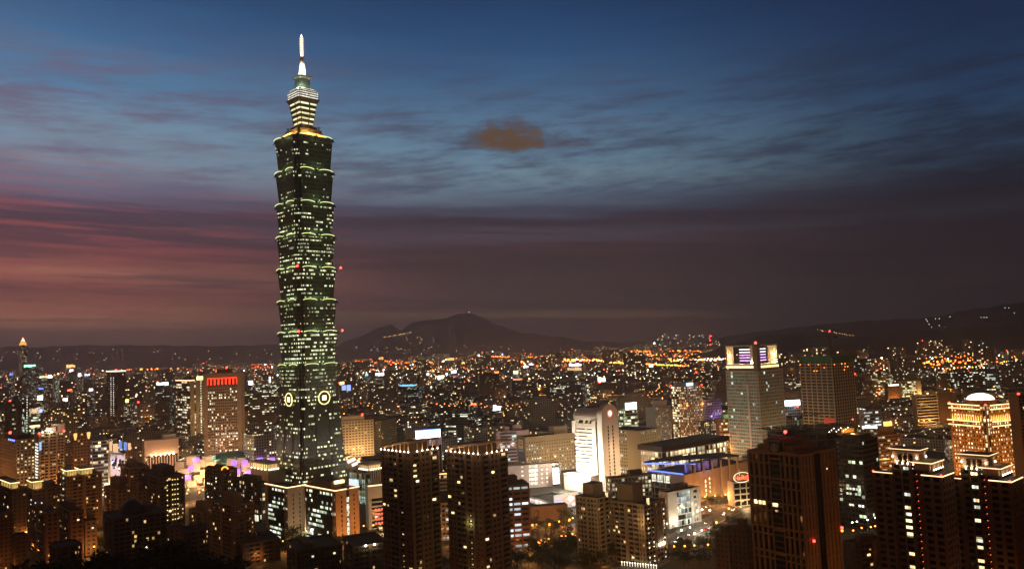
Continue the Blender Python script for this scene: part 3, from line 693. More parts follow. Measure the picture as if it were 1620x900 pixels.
# ---- orange lit slab with curved crown lamps
B = Bld('apartment_tower', 'orange lit slab block with a bright decorated roof and a blue vertical sign', 'apartment tower', 55.5, 62.5, 101, 687, 880, 12)
tower(B, CREAM, rooms('slab_a_rooms', 2.8, 3.3, 0.12, 0.1, 3, strength=1.1), Lf=[(0, 1, 'grid', {})], R=[(0, .06, 'solid', {}), (.06, .36, 'balcony', dict(cw=4)), (.36, .42, 'solid', {}), (.42, .68, 'balcony', dict(cw=4)), (.68, .74, 'solid', {}), (.74, 1, 'balcony', dict(cw=4))], floor=3.3)
for k in range(17): litwin(B, 'L', B.L*0.5, 10 + k*3.3, B.L*0.6, 1.9, LITW[1], 0.7)
m = MB(); fb(m, 'R', B.W, B.L, -0.3, 1.6, B.z(712), B.z(699), 0.5, 1.4); B.part('vertical_sign', m, glow('blue_sign', (0.2, 0.3, 1), 2.2))
hut(B, .3, .7, .2, .8, 6, PALE); hut(B, .55, 1.1, .3, .9, 9, PALE)
for k, uu in enumerate((0.12, 0.26, 0.4, 0.5)):
    B.part('roof_lamp', MB().ball((B.W*uu, -0.5, B.H + 2.2 + 1.5*math.sin(k*1.2)), 1.1, 8, 6, 0.6), WHITEHOT)
redlamp(B, -0.3, -0.3, B.H+1, 1.2, post=.2); redlamp(B, B.W, -0.3, B.H+1, 1.2, post=.2)
wash(B, 'R', 2, 30, 15000, z=8); light('roof_glow', (B.W*.4, -3, B.H + 4), 5000, WHT, 1, B.root)
# ---- tower with two golden eyes
B = Bld('apartment_tower', 'brown tower with two golden lit corner turrets under its roof', 'apartment tower', 112, 117, 142, 686, 900, 20)
tower(B, BROWN, rooms('turret_rooms', 2.6, 3.4, 0.1, 0.2, 4, ca=AMBER, cb=WARM, strength=1.2), R=[(0, 1, 'punch', dict(cw=3.0, pw=1.3, sh=1.8))], Lf=[(0, 1, 'punch', {})], floor=3.4)
for uu in (0.08, 0.92):
    m = MB(); 
    for r_, z0, z1 in ((1.9, -7, -1), (1.7, -1, 0.5)): m.cyl(B.W*uu, -0.6, B.H+z0, B.H+z1, r_*0.4 if z0 < -1.5 else r_, r_, 10)
    B.part('lit_turret', m, glow('gold_turret', (1, 0.6, 0.16), 1.4))
hut(B, .3, .7, .2, .8, 5, BROWN); wash(B, 'R', 2, 22, 9000)
# ---- tower with pale lit upper front
B = Bld('office_tower', 'dark tower with a pale lit glass upper front and a blue corner lamp', 'office tower', 30, 46, 64, 648, 1200, 45)
tower(B, DKBR, rooms('pale_front_rooms', 2.6, 3.8, 0.4, 0.5, 3, ca=GREENW, cb=COOL, strength=1.0), R=[(0, 1, 'bands', dict(zb=B.H*0.65)), (0, 1, 'grid', dict(zt=B.H*.65, cw=4))], Lf=[(0, .3, 'grid', {}), (0.7, 1, 'solid', {})], floor=3.8)
for k in range(24): litwin(B, 'L', B.L*.18, 14 + k*3.8, 2, 2, LITW[1], 0.6)
m = MB(); fb(m, 'R', B.W, B.L, B.W*.05, B.W*.95, B.z(676), B.z(673), 0.4, 0.9); B.part('light_band', m, EDGEW)
m = MB(); fb(m, 'R', B.W, B.L, B.W*.02, B.W*.98, B.H-6, B.H+2, 0.3, 0.8); B.part('lit_header', m, PALE)
light('header_lamp', (B.W*.5, -9, B.H-2), 5000, WHT, 1, B.root)
B.part('blue_lamp', MB().ball((B.W+.6, -0.8, B.H-3), 2.0, 8, 6, 1.3), glow('blue_lamp', (0.15, 0.25, 1), 4)); hut(B, .1, .5, .2, .8, 7)
# ---- dark tower at far left
B = Bld('office_tower', 'dark tower with thin striped lit floors beside the pale fronted tower', 'office tower', 8, 14, 32, 636, 1250, 30)
tower(B, DKBR, rooms('stripe_rooms', 2.4, 3.6, 0.25, 0.3, 4, ca=WARM, cb=COOL, strength=0.9), R=[(0, .3, 'solid', {}), (.3, .6, 'bands', {}), (.6, 1, 'solid', {})], Lf=[(0, 1, 'grid', {})], floor=3.6); redlamp(B, 2, 2, B.H, 1.4)
# ---- low office with bright floors
B = Bld('office_block', 'low office with bright floors right of the golden turret tower', 'office block', 141, 146, 172, 699, 930, 20)
tower(B, GREYC, rooms('low_office_rooms', 3, 3.6, 0.45, 0.7, 4, ca=WARM, cb=(1, 1, .85), strength=1.5), R=[(0, 1, 'bands', {})], Lf=[(0, 1, 'bands', {})], floor=3.6)
light('street_glow', (B.W*.5, -14, 4), 20000, (1, .8, .5), 1, B.root)

# ---- shopping mall of lit cubes with green glass dome
mp = at(300, 735, 960); MALL = thing('shopping_mall', 'mall of stacked orange lit cubes and purple light boxes under a green dome', 'shopping mall', (mp.x, 960, 0), 0)
FOOT.append((mp.x, 1000, 75)); KEEP.append((170, 440, 690, 790, 940))
def mloc(px, py, D): q = at(px, py, D); return Vector((q.x - mp.x, q.y - 960, q.z))
CUBE = plain('cube_panel', (0.5, 0.42, 0.34), 0.7, 0.2, 0.2)
a = mloc(290, 775, 968); MB().box(a.x, mloc(436, 775, 968).x, 8, 70, 0, mloc(300, 735, 968).z).build('podium', stone('mall_wall', (0.4, 0.3, 0.22)), MALL)
rnd = random.Random(4)
cubes = [(288, 735, 8), (296, 745, 8), (305, 727, 9), (313, 737, 9), (321, 731, 8), (330, 728, 9), (300, 757, 8), (309, 765, 9), (318, 755, 8), (328, 747, 8), (293, 768, 7), (303, 776, 7), (322, 772, 7), (334, 760, 7),
         (338, 735, 9), (368, 730, 8), (376, 740, 8), (384, 729, 8), (392, 737, 9), (400, 745, 8), (377, 752, 8), (386, 758, 8), (395, 751, 8), (369, 762, 7), (380, 768, 7), (391, 770, 7), (403, 762, 7)]
for i, (px, py, sz) in enumerate(cubes):
    q = mloc(px, py, 962); h = sz*0.62; y0 = -3.5 - (py - 725)*0.16 + rnd.random()*1.5
    m = MB().box(q.x-h, q.x+h, y0, 10, q.z-h, q.z+h*0.9, True); m.build('cube', CUBE, MALL)
for px, py in ((311, 727), (303, 740), (297, 754), (371, 731), (388, 731), (376, 745), (393, 748), (412, 727), (431, 727)):
    q = mloc(px, py, 950); h = 2.9
    MB().box(q.x-h, q.x+h, -14, -9, q.z-h, q.z+h*0.9, True).build('purple_light_box', glow('purple_box', (0.62, 0.22, 1.0), 1.25), MALL)
for px, py in ((292, 752), (300, 768), (312, 750), (322, 742), (318, 764), (330, 740), (300, 728), (374, 760), (384, 748), (396, 758), (404, 750), (340, 752)):
    q = mloc(px, py, 944); light('cube_lamp', (q.x, -19, q.z), 7500*PW, (1, 0.6, 0.26), 0.5, MALL)
MB().box(mloc(300,760,968).x, mloc(330,760,968).x, -12, 8, 0, mloc(300, 777, 960).z).build('drum_base', stone('mall_wall', (0.4, 0.3, 0.22)), MALL)
dm = bpy.data.materials.new('dome_glass'); dm.use_nodes = True; t = NT(dm.node_tree); b = t.n['Principled BSDF']
u, v, _ = t.sep(t.new('ShaderNodeTexCoord').outputs['UV'])
ln = t.m('MAXIMUM', t.m('GREATER_THAN', t.m('ABSOLUTE', t.m('SUBTRACT', t.m('FRACT', t.m('ADD', u, v)), 0.5)), 0.42), t.m('GREATER_THAN', t.m('ABSOLUTE', t.m('SUBTRACT', t.m('FRACT', t.m('SUBTRACT', u, v)), 0.5)), 0.42))
t.put(b.inputs['Base Color'], t.mix(ln, (0.06, 0.12, 0.08, 1), (0.3, 0.34, 0.28, 1))); b.inputs['Roughness'].default_value = 0.35
q = mloc(376, 726, 1000); dome = MB(); 
for i in range(40):
    for j in range(8):
        P = lambda i_, j_: (q.x + 36*math.cos(2*math.pi*i_/40)*math.cos(j_/8*math.pi/2), 42 + 26*math.sin(2*math.pi*i_/40)*math.cos(j_/8*math.pi/2), q.z - 0.5 + 10.5*math.sin(j_/8*math.pi/2))
        dome.face([P(i,j), P(i+1,j), P(i+1,j+1), P(i,j+1)] if j < 7 else [P(i,j), P(i+1,j), P(i,j+1)], [(i*0.7,j),(i*0.7+.7,j),(i*0.7+.7,j+1),(i*0.7,j+1)] if j < 7 else [(i*.7,j),(i*.7+.7,j),(i*.7,j+1)])
dome.build('dome', dm, MALL, smooth=True)
light('dome_lamp', (q.x - 10, 0, q.z + 14), 9000, (0.55, 1, 0.7), 2, MALL); light('dome_lamp', (q.x + 25, 5, q.z + 12), 7000, (0.55, 1, 0.7), 2, MALL)
# long peach wall building
B = Bld('department_store', 'long peach wall with glowing uplights along its ledge, left of the lit cubes', 'department store', 226, 229, 281.5, 699, 1010, -6)
tower(B, plain('peach_wall', (0.5, 0.36, 0.26), .8, .12, .05), BLACKG, R=[(0, 1, 'solid', dict(zb=B.z(722))), (0, 1, 'ribs', dict(zt=B.z(724), cw=3.2, pw=1.5))], Lf=[(0, 1, 'solid', {})], floor=4)
for k in range(6):
    uu = B.W*(0.2 + 0.13*k); B.part('wall_lamp', MB().ball((uu, -2.0, B.z(722)), 0.8, 8, 6), WHITEHOT)
    light('wall_uplight', (uu, -2.6, B.z(721)), 1400*PW, (1, .62, .3), .4, B.root)
wash(B, 'R', 3, 34, 15000, color=(1, .52, .28), z=14); hut(B, .55, .95, .2, .8, 6, PALE)
# white-blue lit jagged building with cubes
B = Bld('shopping_block', 'white block with a jagged dark window line washed in bluish light', 'shopping block', 172, 174.5, 198, 722, 930, 5)
m = MB(); n = 9
for i in range(n):
    x0, x1 = B.W*i/n, B.W*(i+1)/n; d = (0, 3, 1, 4, 2, 5, 3, 6, 4)[i]
    m.box(x0+.01, x1, 0.02*i, B.L if B.L > 20 else 30, 0, B.H + 3 - d*0.5)
B.part('wall', m, WHITEP)
for (u0, u1, z0, z1) in ((.1, .2, .74, .92), (.2, .3, .66, .84), (.3, .42, .74, .96), (.5, .6, .6, .78), (.6, .7, .7, .9), (.75, .92, .6, .86), (.3, .38, .4, .5), (.66, .74, .36, .5)):
    m = MB(); fb(m, 'R', B.W, B.L, u0*B.W, u1*B.W, z0*B.H, z1*B.H, -0.5, 0.3); B.part('dark_window', m, BLACKG)
light('facade_fill', (B.W*.3, -16, B.H*.8), 9000, (.62, .66, 1), 1, B.root); light('facade_fill', (B.W*.8, -16, B.H*.6), 6000, (.72, .7, 1), 1, B.root)
light('street_glow', (B.W*.3, -10, 5), 6000, SOD, 1, B.root)
for i, (px, py, w_, h_, c) in enumerate(((180, 703, 4, 10, 'o'), (187, 709, 5, 11, 'o'), (195, 705, 5, 14, 'o'), (203, 710, 6, 16, 'o'), (210, 704, 3, 12, 'b'), (217, 706, 3, 12, 'b'), (223, 707, 3, 10, 'o'), (197, 720, 8, 6, 'o'))):
    p = at(px, py, 955); sz = 955/F
    o = MB().box(-w_*sz/2, w_*sz/2, 0, 9, -h_*sz/2, h_*sz/2, True).build('light_cube', glow('cube_orange_pale', (1, .58, .3), 1.0) if c == 'o' else glow('cube_blue', (.2, .38, 1), .8), B.root)
    R_ = Matrix.Rotation(RAD(-5), 3, 'Z'); o.location = R_ @ (p - Vector(B.root.location)) ; o.rotation_euler = (0, 0, RAD(-5))

# ---- Z-plan office in front of the tall tower
B = Bld('office_building', 'stepped office outlined by a continuous white roof light in front of the tallest tower', 'office building', 420.5, 455, 482, 773.5, 660, 45)
ORW = stone('orange_tile', (0.42, 0.29, 0.19)); OFG = rooms('z_office_rooms', 2.6, 3.55, 0.66, 0.75, 5, ca=(0.98, 1, 0.68), cb=(0.8, 1, .86), strength=1.5, v0=1.2, mu=.03, mv=(.1, .64))
tower(B, ORW, OFG, Lf=[(0, .14, 'grid', dict(cw=2.4)), (.14, .9, 'glass', {}), (.9, 1, 'solid', {})], R=[(0, 1, 'solid', {})], floor=3.55)
B2 = Bld('office_building', 'x', 'x', 482.5, 531, 566, 778.5, 622, 45)
tower(B2, ORW, OFG, Lf=[(0, .1, 'grid', dict(cw=2.2)), (.1, 1, 'glass', {})], R=[(0, .46, 'solid', {}), (.46, .6, 'glass', {}), (.6, 1, 'solid', {})], floor=3.55)
for k in range(10): litwin(B2, 'R', B2.W*.53, 3.2 + k*3.55, B2.W*.09, 2.2, LITW[1], 0.05)
eo = 0.9
for Bx, us in ((B, (.3, .68)), (B2, (.24, .8))):
    for u in us:
        m = MB()
        for k in range(int(Bx.H/3.55) - 1): fb(m, 'R', Bx.W, Bx.L, Bx.W*u-.45, Bx.W*u+.45, 3.4 + k*3.55, 5.2 + k*3.55, .2, .52)
        Bx.part('slot_window', m, BLACKG)
edge(B, [[(-eo, B.L, B.H+1.4), (-eo, -eo, B.H+1.4), (B.W+eo, -eo, B.H+1.4)]], EDGEW, 0.42)
edge(B2, [[(-eo, B2.L+2, B2.H+1.4), (-eo, -eo, B2.H+1.4), (B2.W*.46, -eo, B2.H+1.4)], [(B2.W*.6, -eo, B2.H+1.4), (B2.W+eo, -eo, B2.H+1.4)]], EDGEW, 0.42)
hut(B2, .2, .7, .3, .8, 6, DKBR)
m = MB().box(B2.W*.35, B2.W*.75, B2.L*.24, B2.L*.29, B2.H+4.2, B2.H+6.4, True); B2.part('lit_roof_panel', m, glow('roof_panel_light', (1, .62, .24), 4))
def merge(Bs, Bm):
    off = Matrix.Rotation(RAD(-Bm.phi), 3, 'Z') @ (Vector(Bs.root.location) - Vector(Bm.root.location))
    for c in list(Bs.root.children):
        c.parent = Bm.root; c.location = Vector(c.location) + off
    bpy.data.objects.remove(Bs.root)
light('facade_fill', (-3, B2.L-4, 10), 5000*PW, (1, .8, .5), 1, B2.root)
wash(B2, 'R', 2, 26, 16000, z=8); wash(B, 'R', 1, 18, 5000, color=(1, .62, .3), z=26); wash(B2, 'L', 2, 24, 5000, z=4); wash(B, 'L', 1, 26, 9000, z=5)
merge(B2, B)
# ---- dark low office to its left
B = Bld('office_block', 'low dark office with a strip of lit shop floors left of the white outlined office', 'office block', 369, 414, 426, 766, 700, 45)
tower(B, DKBR, rooms('dark_low_rooms', 2.6, 3.6, 0.16, 0.3, 4, strength=1.0), R=[(0, 1, 'grid', {})], Lf=[(0, 1, 'grid', dict(zb=14)), (0, 1, 'ribs', dict(zt=14, cw=5, pw=.5))], floor=3.6); hut(B, .2, .8, .2, .7, 5, DKBR)
litwin(B, 'L', B.L*.2, 8, 8, 5, LITW[1], .3)
# ---- retail podium at the foot of the tower, two lit lantern corners
B = Bld('retail_podium', 'broad dark retail podium with two blazing lantern corners at the foot of the tallest tower', 'retail podium', 398, 425, 432, 746, 868, 45, W=60)
tower(B, stone('podium_stone', (.3, .24, .19)), BLACKG, R=[(0, 1, 'solid', {})], Lf=[(0, 1, 'solid', {})], floor=5)
def lantern(B, x0, x1, y0, y1, z0, z1):
    m = MB().box(x0+1, x1-1, y0+1, y1-1, z0, z1); o = B.part('lantern_core', m, glow('lantern_amber', (1, .62, .22), 1.5))
    p = MB()
    for i in range(9):
        f = i/8
        for xx, yy in ((x0 + (x1-x0)*f, y0), (x0, y0 + (y1-y0)*f)): p.cyl(xx, yy, z0, z1-1, 0.5, n=8)
    p.box(x0-1, x1+1, y0-1, y1+1, z1-1, z1+.6, True); B.part('lantern_colonnade', p, PALE)
    for i in range(5):
        f = (i+.5)/5
        for xx, yy in ((x0 + (x1-x0)*f, y0-1), (x0-1, y0 + (y1-y0)*f)): B.part('lantern_lamp', MB().ball((xx, yy, z0+.8), 0.75, 8, 6), glow('lantern_lamp_hot', (1, .82, .5), 6))
lantern(B, -1, 12, 0, B.L, B.H+1.4, B.z(733)); 
B2 = Bld('retail_podium', 'x', 'x', 569, 584, 604, 746, 850, 45)
tower(B2, stone('podium_grey', (.28, .25, .22)), BLACKG, R=[(0, 1, 'ribs', dict(cw=2.6, pw=1.2))], Lf=[(0, 1, 'ribs', dict(cw=2.6, pw=1.2))], floor=5)
lantern(B2, -.5, B2.W, -.5, B2.L, B2.H+1.4, B2.z(734.5)); wash(B2, 'R', 1, 22, 7000); merge(B2, B)
for r_ in ((556, 728), (563, 733)):
    q = at(r_[0], r_[1], 880); f_ = MB().box(-4.5, 4.5, -1, 1, -1.5, 1.5, True).build('lit_fin', glow('fin_pink', (1, .78, .86), 1.6), B.root)
    f_.location = Matrix.Rotation(RAD(-45), 3, 'Z') @ (q - Vector(B.root.location)); f_.rotation_euler = (0, RAD(-24), RAD(-45))
# ---- glass shop with a big screen
B = Bld('shop_building', 'greenish glass shop front carrying a huge glowing advertising screen', 'shop building', 553, 578, 585.5, 750, 800, 45)
tower(B, plain('teal_glass_frame', (.2, .28, .26), .3), rooms('teal_rooms', 3.2, 3.8, .8, .3, 3, ca=(.9, 1, .6), cb=(.6, 1, .9), strength=.55), R=[(0, 1, 'grid', dict(cw=4, pw=.4, sh=.6))], Lf=[(0, .38, 'grid', dict(cw=4, pw=.5, sh=.7)), (.38, 1, 'grid', dict(zb=B.z(759), cw=4, pw=.4, sh=.6))], floor=4.6)
sm = bpy.data.materials.new('screen_picture'); sm.use_nodes = True; t = NT(sm.node_tree); b = t.n['Principled BSDF']; co = t.new('ShaderNodeTexCoord').outputs['Object']
nn = t.noise(co, 0.16, 3, .5); t.put(b.inputs['Emission Color'], t.ramp(nn, [(0.3, (.95, .98, .9, 1)), (.45, (.5, .75, .85, 1)), (.55, (.85, .75, .95, 1)), (.65, (1, .8, .7, 1))], 'LINEAR')); b.inputs['Emission Strength'].default_value = 1.15; sm.cycles.emission_sampling = 'AUTO'
m = MB(); fb(m, 'L', B.W, B.L, B.L*.42, B.L*1.0, 3, B.z(761), .3, .9); B.part('advertising_screen', m, sm)
# ---- white block with red lit windows
B = Bld('office_block', 'pale block with red lit windows and a white roof edge light', 'office block', 579, 583, 612, 771, 690, 12)
tower(B, PALE, BLACKG, R=[(0, .14, 'solid', {}), (.14, 1, 'solid', dict(zb=B.z(788))), (.14, 1, 'bands', dict(zt=B.z(788), sh=1.4))], Lf=[(0, 1, 'solid', {})], floor=3.8)
for j in range(4):
    for i in range(4):
        m = MB(); fb(m, 'R', B.W, B.L, B.W*(.3 + .17*i), B.W*(.3 + .17*i) + B.W*.11, B.z(833)+1.6 + j*3.8*1.0, B.z(833)+3.0 + j*3.8, 0, .5); B.part('red_window', m, glow('red_window_light', (1, .12, .07), 1.8))
edge(B, [[(-.8, -.8, B.H+1.5), (B.W, -.8, B.H+1.5)]], EDGEW, .45); wash(B, 'R', 2, 25, 6500, color=(1, .7, .35))
# ---- cream grid office right of the tall tower
B = Bld('office_tower', 'golden lit grid office stepping down just right of the tallest tower', 'office tower', 537, 541, 590, 668, 1150, 14)
tower(B, CREAM, rooms('grid_off_rooms', 3, 3.9, .06, .1, 4, strength=1.1), R=[(0, 1, 'punch', dict(cw=4.4, pw=1.6, sh=2.0))], Lf=[(0, 1, 'solid', {})], floor=3.9)
hut(B, .0, .72, .05, .9, 7.5, CREAM); redlamp(B, B.W*.66, 1, B.H+7.6, 1.4)
wash(B, 'R', 3, 30, 32000, color=(1, .6, .24), z=8)
# ---- big white rooftop billboard block behind the dark towers
B = Bld('billboard_block', 'pinkish block under a long blazing white and blue roof billboard', 'office block', 654, 657, 698, 696, 900, 20)
tower(B, PINKG, BLACKG, R=[(0, 1, 'solid', dict(zb=B.H-7)), (.78, .9, 'solid', {}), (.0, .1, 'solid', {}), (.1, .78, 'bands', dict(zt=B.H-7))], Lf=[(0, 1, 'solid', {})], floor=4)
o = B.part('roof_billboard', MB().box(B.W*.03, B.W*.97, -.2, 1.6, B.H+1.4, B.H+9.5, True), glow('billboard_white', (.85, .9, 1), 5.0, sample=True))
B.part('billboard_edge', MB().box(B.W*.01, B.W*.99, -.1, 1.4, B.H+9.6, B.H+10.6, True), glow('billboard_blue', (.1, .25, 1), 3), o)
light('billboard_glow', (B.W*.5, -7, B.H+6), 6000, (.7, .75, 1), 1.5, B.root)

# ---- two dark residential towers in the foreground with lamp-hung canopies
def canopy_tower(label, pl, pc, pr, yt, D, rnd, strip=False):
    B = Bld('residential_tower', label, 'residential tower', pl, pc, pr, yt, D, 45, group='dark residential towers with curved roof canopies')
    tower(B, BROWN, rooms('resid_dark', 3.0, 3.2, 0.02, 0, 3, strength=.8), floor=3.2,
          R=[(0, .06, 'solid', {}), (.06, .3, 'balcony', dict(cw=4.2)), (.3, .36, 'solid', dict(dp=.8)), (.36, .66, 'punch', dict(cw=3.4, pw=1.2, sh=1.6)), (.66, .72, 'solid', dict(dp=.8)), (.72, 1, 'balcony', dict(cw=4.2))],
          Lf=[(0, .2, 'punch', dict(cw=3, pw=1.4, sh=1.8)), (.2, .26, 'solid', dict(dp=.9)), (.26, .42, 'bands', dict(dp=.2)), (.42, .48, 'solid', dict(dp=.9)), (.48, .78, 'balcony', dict(cw=4)), (.78, 1, 'punch', dict(cw=3, pw=1.4, sh=1.8))])
    hut(B, .15, .85, .15, .8, 5, DKBR)
    def cp(f):                                        # the canopy follows the left face, the corner and the right face
        s_ = f*(B.L + B.W)
        x, y = (-1.6, B.L - s_) if s_ < B.L else (s_ - B.L, -1.6)
        return Vector((x, y, B.H + 1.8 + 5.2*math.sin(min(1, f*1.35)*math.pi/2)))
    m = MB(); m.tube([cp(i/24) for i in range(25)], .42, 6); m.tube([cp(i/24) + Vector((1.8, 1.8, .5)) for i in range(25)], .5, 6); B.part('roof_canopy', m, plain('canopy_tan', (.5, .34, .2), .7))
    for i in range(13):
        f = .02 + .96*i/12; q = cp(f); b0 = Vector((q.x, q.y, B.H + 0.9))
        po = B.part('canopy_post', MB().tube([b0, q], .28, 6), plain('canopy_tan', (.5, .34, .2), .7))
        B.part('canopy_lamp', MB().ball(b0 + Vector((-.3, -.3, .5)), .42, 8, 6), WHITEHOT, po)
        if i % 2 == 1: light('canopy_glow', b0 + Vector((-1.2, -1.2, 1.4)), 420, (1, .66, .32), .3, B.root)
    wash(B, 'R', 2, 34, 650, z=18); wash(B, 'R', 1, 34, 450, z=62); wash(B, 'L', 1, 30, 300, z=20)
    n = 0
    for fc, LEN, us in (('R', B.W, (.12, .2, .44, .56, .8, .9)), ('L', B.L, (.1, .54, .66, .88, .96))):
        for u in us:
            for j in range(2, int(B.H/3.2) - 1):
                if rnd.random() < .04: litwin(B, fc, u*LEN, j*3.2 + 1.0, 1.5 + rnd.random(), 1.3, LITW[rnd.choice((0, 0, 2))], .7); n += 1
    for j in range(1, int(B.H/3.2*.62)):
        if rnd.random() < .8: litwin(B, 'L', B.L*.34, j*3.2 + 1.4, 1.0, .7, LITW[rnd.choice((0, 2, 2))], .35)
    if strip: light('stair_glow', (-2.2, B.L*.34, 12), 700, (.9, 1, .35), .4, B.root); light('stair_glow', (-2.2, B.L*.34, 45), 600, (.9, 1, .35), .4, B.root)
    return B
CT1 = canopy_tower('dark brown residential tower with lamp hung canopy below the white and blue billboard', 605, 650, 692, 718, 486, random.Random(11))
CT2 = canopy_tower('dark brown residential tower with lamp hung canopy and a greenish lit stair slot', 708, 760, 801, 721, 484, random.Random(12), True)
# ---- offices between and beside them
B = Bld('office_block', 'pale office seen in the gap between the two canopied dark towers', 'office block', 688, 692, 716, 798, 640, 15)
tower(B, CREAM, rooms('gap_rooms', 3, 3.5, .3, .3, 3, cb=COOL, ca=COOL, strength=1), R=[(0, 1, 'punch', dict(sh=1.8))], Lf=[(0, 1, 'solid', {})], floor=3.5); wash(B, 'R', 1, 20, 5000); hut(B, .2, .8, .2, .8, 7)
B = Bld('office_block', 'taller dim office peeping above the pale gap office', 'office block', 688, 692, 720, 752, 780, 15)
tower(B, GREYC, rooms('gap_rooms2', 3, 3.5, .1, .1, 3, strength=1), R=[(0, 1, 'bands', {})], Lf=[(0, 1, 'solid', {})], floor=3.5); edge(B, [[(-.8, -.8, B.H+1.4), (B.W, -.8, B.H+1.4)]], EDGEA, .5)
B = Bld('office_building', 'brown office with bluish lit window bands right of the canopied towers', 'office building', 790, 798, 836, 770, 590, 12)
tower(B, REDBR, rooms('blu_rooms', 2.2, 3.8, .42, .75, 4, ca=(.8, .95, 1), cb=(.75, 1, .95), strength=1.15, v0=.5), R=[(0, 1, 'punch', dict(cw=6, pw=1.2, sh=2.0))], Lf=[(0, 1, 'punch', dict(cw=5, pw=2, sh=2.2))], floor=3.8); wash(B, 'R', 2, 22, 4200); hut(B, .05, .6, .2, .7, 6, DKBR)
# ---- civic complex in the middle
B = Bld('government_building', 'pinkish louvred office block at the left end of the beige civic complex', 'government building', 783, 786, 836, 684, 1020, 10)
tower(B, PINKG, rooms('louvre_rooms', 3, 3.6, .18, .3, 4, cb=COOL, ca=COOL, strength=1.1), R=[(0, .1, 'solid', {}), (.1, .62, 'bands', dict(sh=1.5)), (.62, 1, 'solid', {})], Lf=[(0, 1, 'solid', {})], floor=4); wash(B, 'R', 2, 40, 15000, color=(1, .6, .5), z=20)
hut(B, .25, .42, .3, .8, 6, PINKG); hut(B, .55, .8, .3, .8, 7, PINKG)
B = Bld('government_building', 'long beige civic block with a tall blue banner on its end wall', 'government building', 818, 831, 918, 693, 940, 26)
CIV = rooms('civic_rooms', 3.2, 3.8, .28, .75, 6, ca=COOL, cb=(.95, 1, .8), strength=1.5)
tower(B, BEIGE, CIV, R=[(0, 1, 'punch', dict(cw=3.4, pw=1.9, sh=2.2)), (0, 1, 'solid', dict(zb=B.H-5, dp=.5))], Lf=[(0, 1, 'solid', {})], floor=3.8); wash(B, 'R', 3, 34, 16000, color=(1, .66, .32), z=12); wash(B, 'L', 1, 20, 4000, color=(1, .7, .4), z=24)
bn = MB(); fb(bn, 'L', B.W, B.L, B.L*.12, B.L*.9, B.z(731), B.z(693.5), .3, .7); bo = B.part('banner', bn, plain('banner_blue', (.07, .11, .24), .7, .1))
bn = MB(); fb(bn, 'L', B.W, B.L, B.L*.22, B.L*.8, B.z(711), B.z(696), .7, .78); B.part('banner_panel', bn, plain('banner_cream', (.7, .55, .36), .7, .1), bo)
def text(name, s, size, mat, loc, rot, parent, extrude=.08, align='CENTER'):
    c = bpy.data.curves.new(name, 'FONT'); c.body = s; c.size = size; c.extrude = extrude; c.align_x = align
    tmp = bpy.data.objects.new(name, c); me = bpy.data.meshes.new_from_object(tmp); bpy.data.objects.remove(tmp); bpy.data.curves.remove(c)
    me.materials.clear(); me.materials.append(mat)
    o = bpy.data.objects.new(name, me); COL.objects.link(o); o.location = loc; o.rotation_euler = rot; o.parent = parent
    return o
INK = plain('ink_blue', (.06, .07, .12), .7); INKW = plain('ink_white', (.6, .6, .62), .7)
rl = (RAD(90), 0, RAD(-90))
text('lettering', 'Art', 4.2, INK, (-.85, B.L*.51, B.z(701.5)), rl, bo); text('lettering', 'Taipei', 3.6, INK, (-.85, B.L*.51, B.z(706)), rl, bo)
for k in range(4):
    q = MB(); fb(q, 'L', B.W, B.L, B.L*(.24 + .15*k), B.L*(.24 + .15*k + .1), B.z(715), B.z(713), .7, .78); B.part('banner_mark', q, INKW, bo)
q = MB(); fb(q, 'L', B.W, B.L, B.L*.3, B.L*.72, B.z(725), B.z(719.5), .7, .78); B.part('banner_picture', q, plain('banner_picture_tint', (.16, .12, .14), .7, .6, 1.2), bo)
hut(B, .55, .8, .2, .8, 9, BEIGE)
B = Bld('exhibition_block', 'grey pink block with a dazzling white glass end and a lit window column', 'office block', 797, 800, 886, 739, 850, 12)
tower(B, PINKG, BLACKG, R=[(0, .85, 'solid', {}), (.85, 1, 'bands', dict(sh=.6))], Lf=[(0, 1, 'solid', {})], floor=4.4); wash(B, 'R', 2, 30, 3600, color=(1, .58, .4), z=14)
m = MB(); fb(m, 'R', B.W, B.L, B.W*.855, B.W*.98, 2, B.z(745), .2, .3); B.part('white_glass', m, glow('white_glass_light', (1, .95, .75), 2.6, sample=True))
for j in range(5):
    m = MB(); fb(m, 'R', B.W, B.L, B.W*.42, B.W*.58, 3 + j*4.4, 6.2 + j*4.4, .2, .65); B.part('lit_window', m, LITW[1])
    for uu in (.3, .66): litwin(B, 'R', B.W*uu, 4 + j*4.4, 1.8, 1.4, LITW[j % 2], .7)
    litwin(B, 'R', B.W*.75, 4 + j*4.4, 1.5, 2, LITW[0], .7)
B = Bld('low_hall', 'low brown hall with a large painted number 2 on its wall', 'hall', 832, 835, 897, 803, 690, 10)
tower(B, stone('hall_wall', (.26, .17, .1)), BLACKG, R=[(0, 1, 'solid', {})], Lf=[(0, 1, 'solid', {})], floor=4, parapet=.6); wash(B, 'R', 2, 22, 4200, z=4)
text('painted_number', '2', 9, plain('ink_brown', (.05, .03, .02), .8), (B.W*.24, -.5, B.H-8.6), (RAD(90), 0, 0), B.root)
B = Bld('shop_arcade', 'low bright shop arcade with a glowing eye shaped neon billboard', 'arcade', 836, 876, 915, 797, 740, 30)
tower(B, PALE, rooms('arcade_rooms', 4, 4, 1, .2, 3, ca=(1, .9, .7), cb=(1, .8, .8), strength=1.3), R=[(0, 1, 'bands', dict(sh=1.4))], Lf=[(0, 1, 'bands', dict(sh=1.4))], floor=4.5)
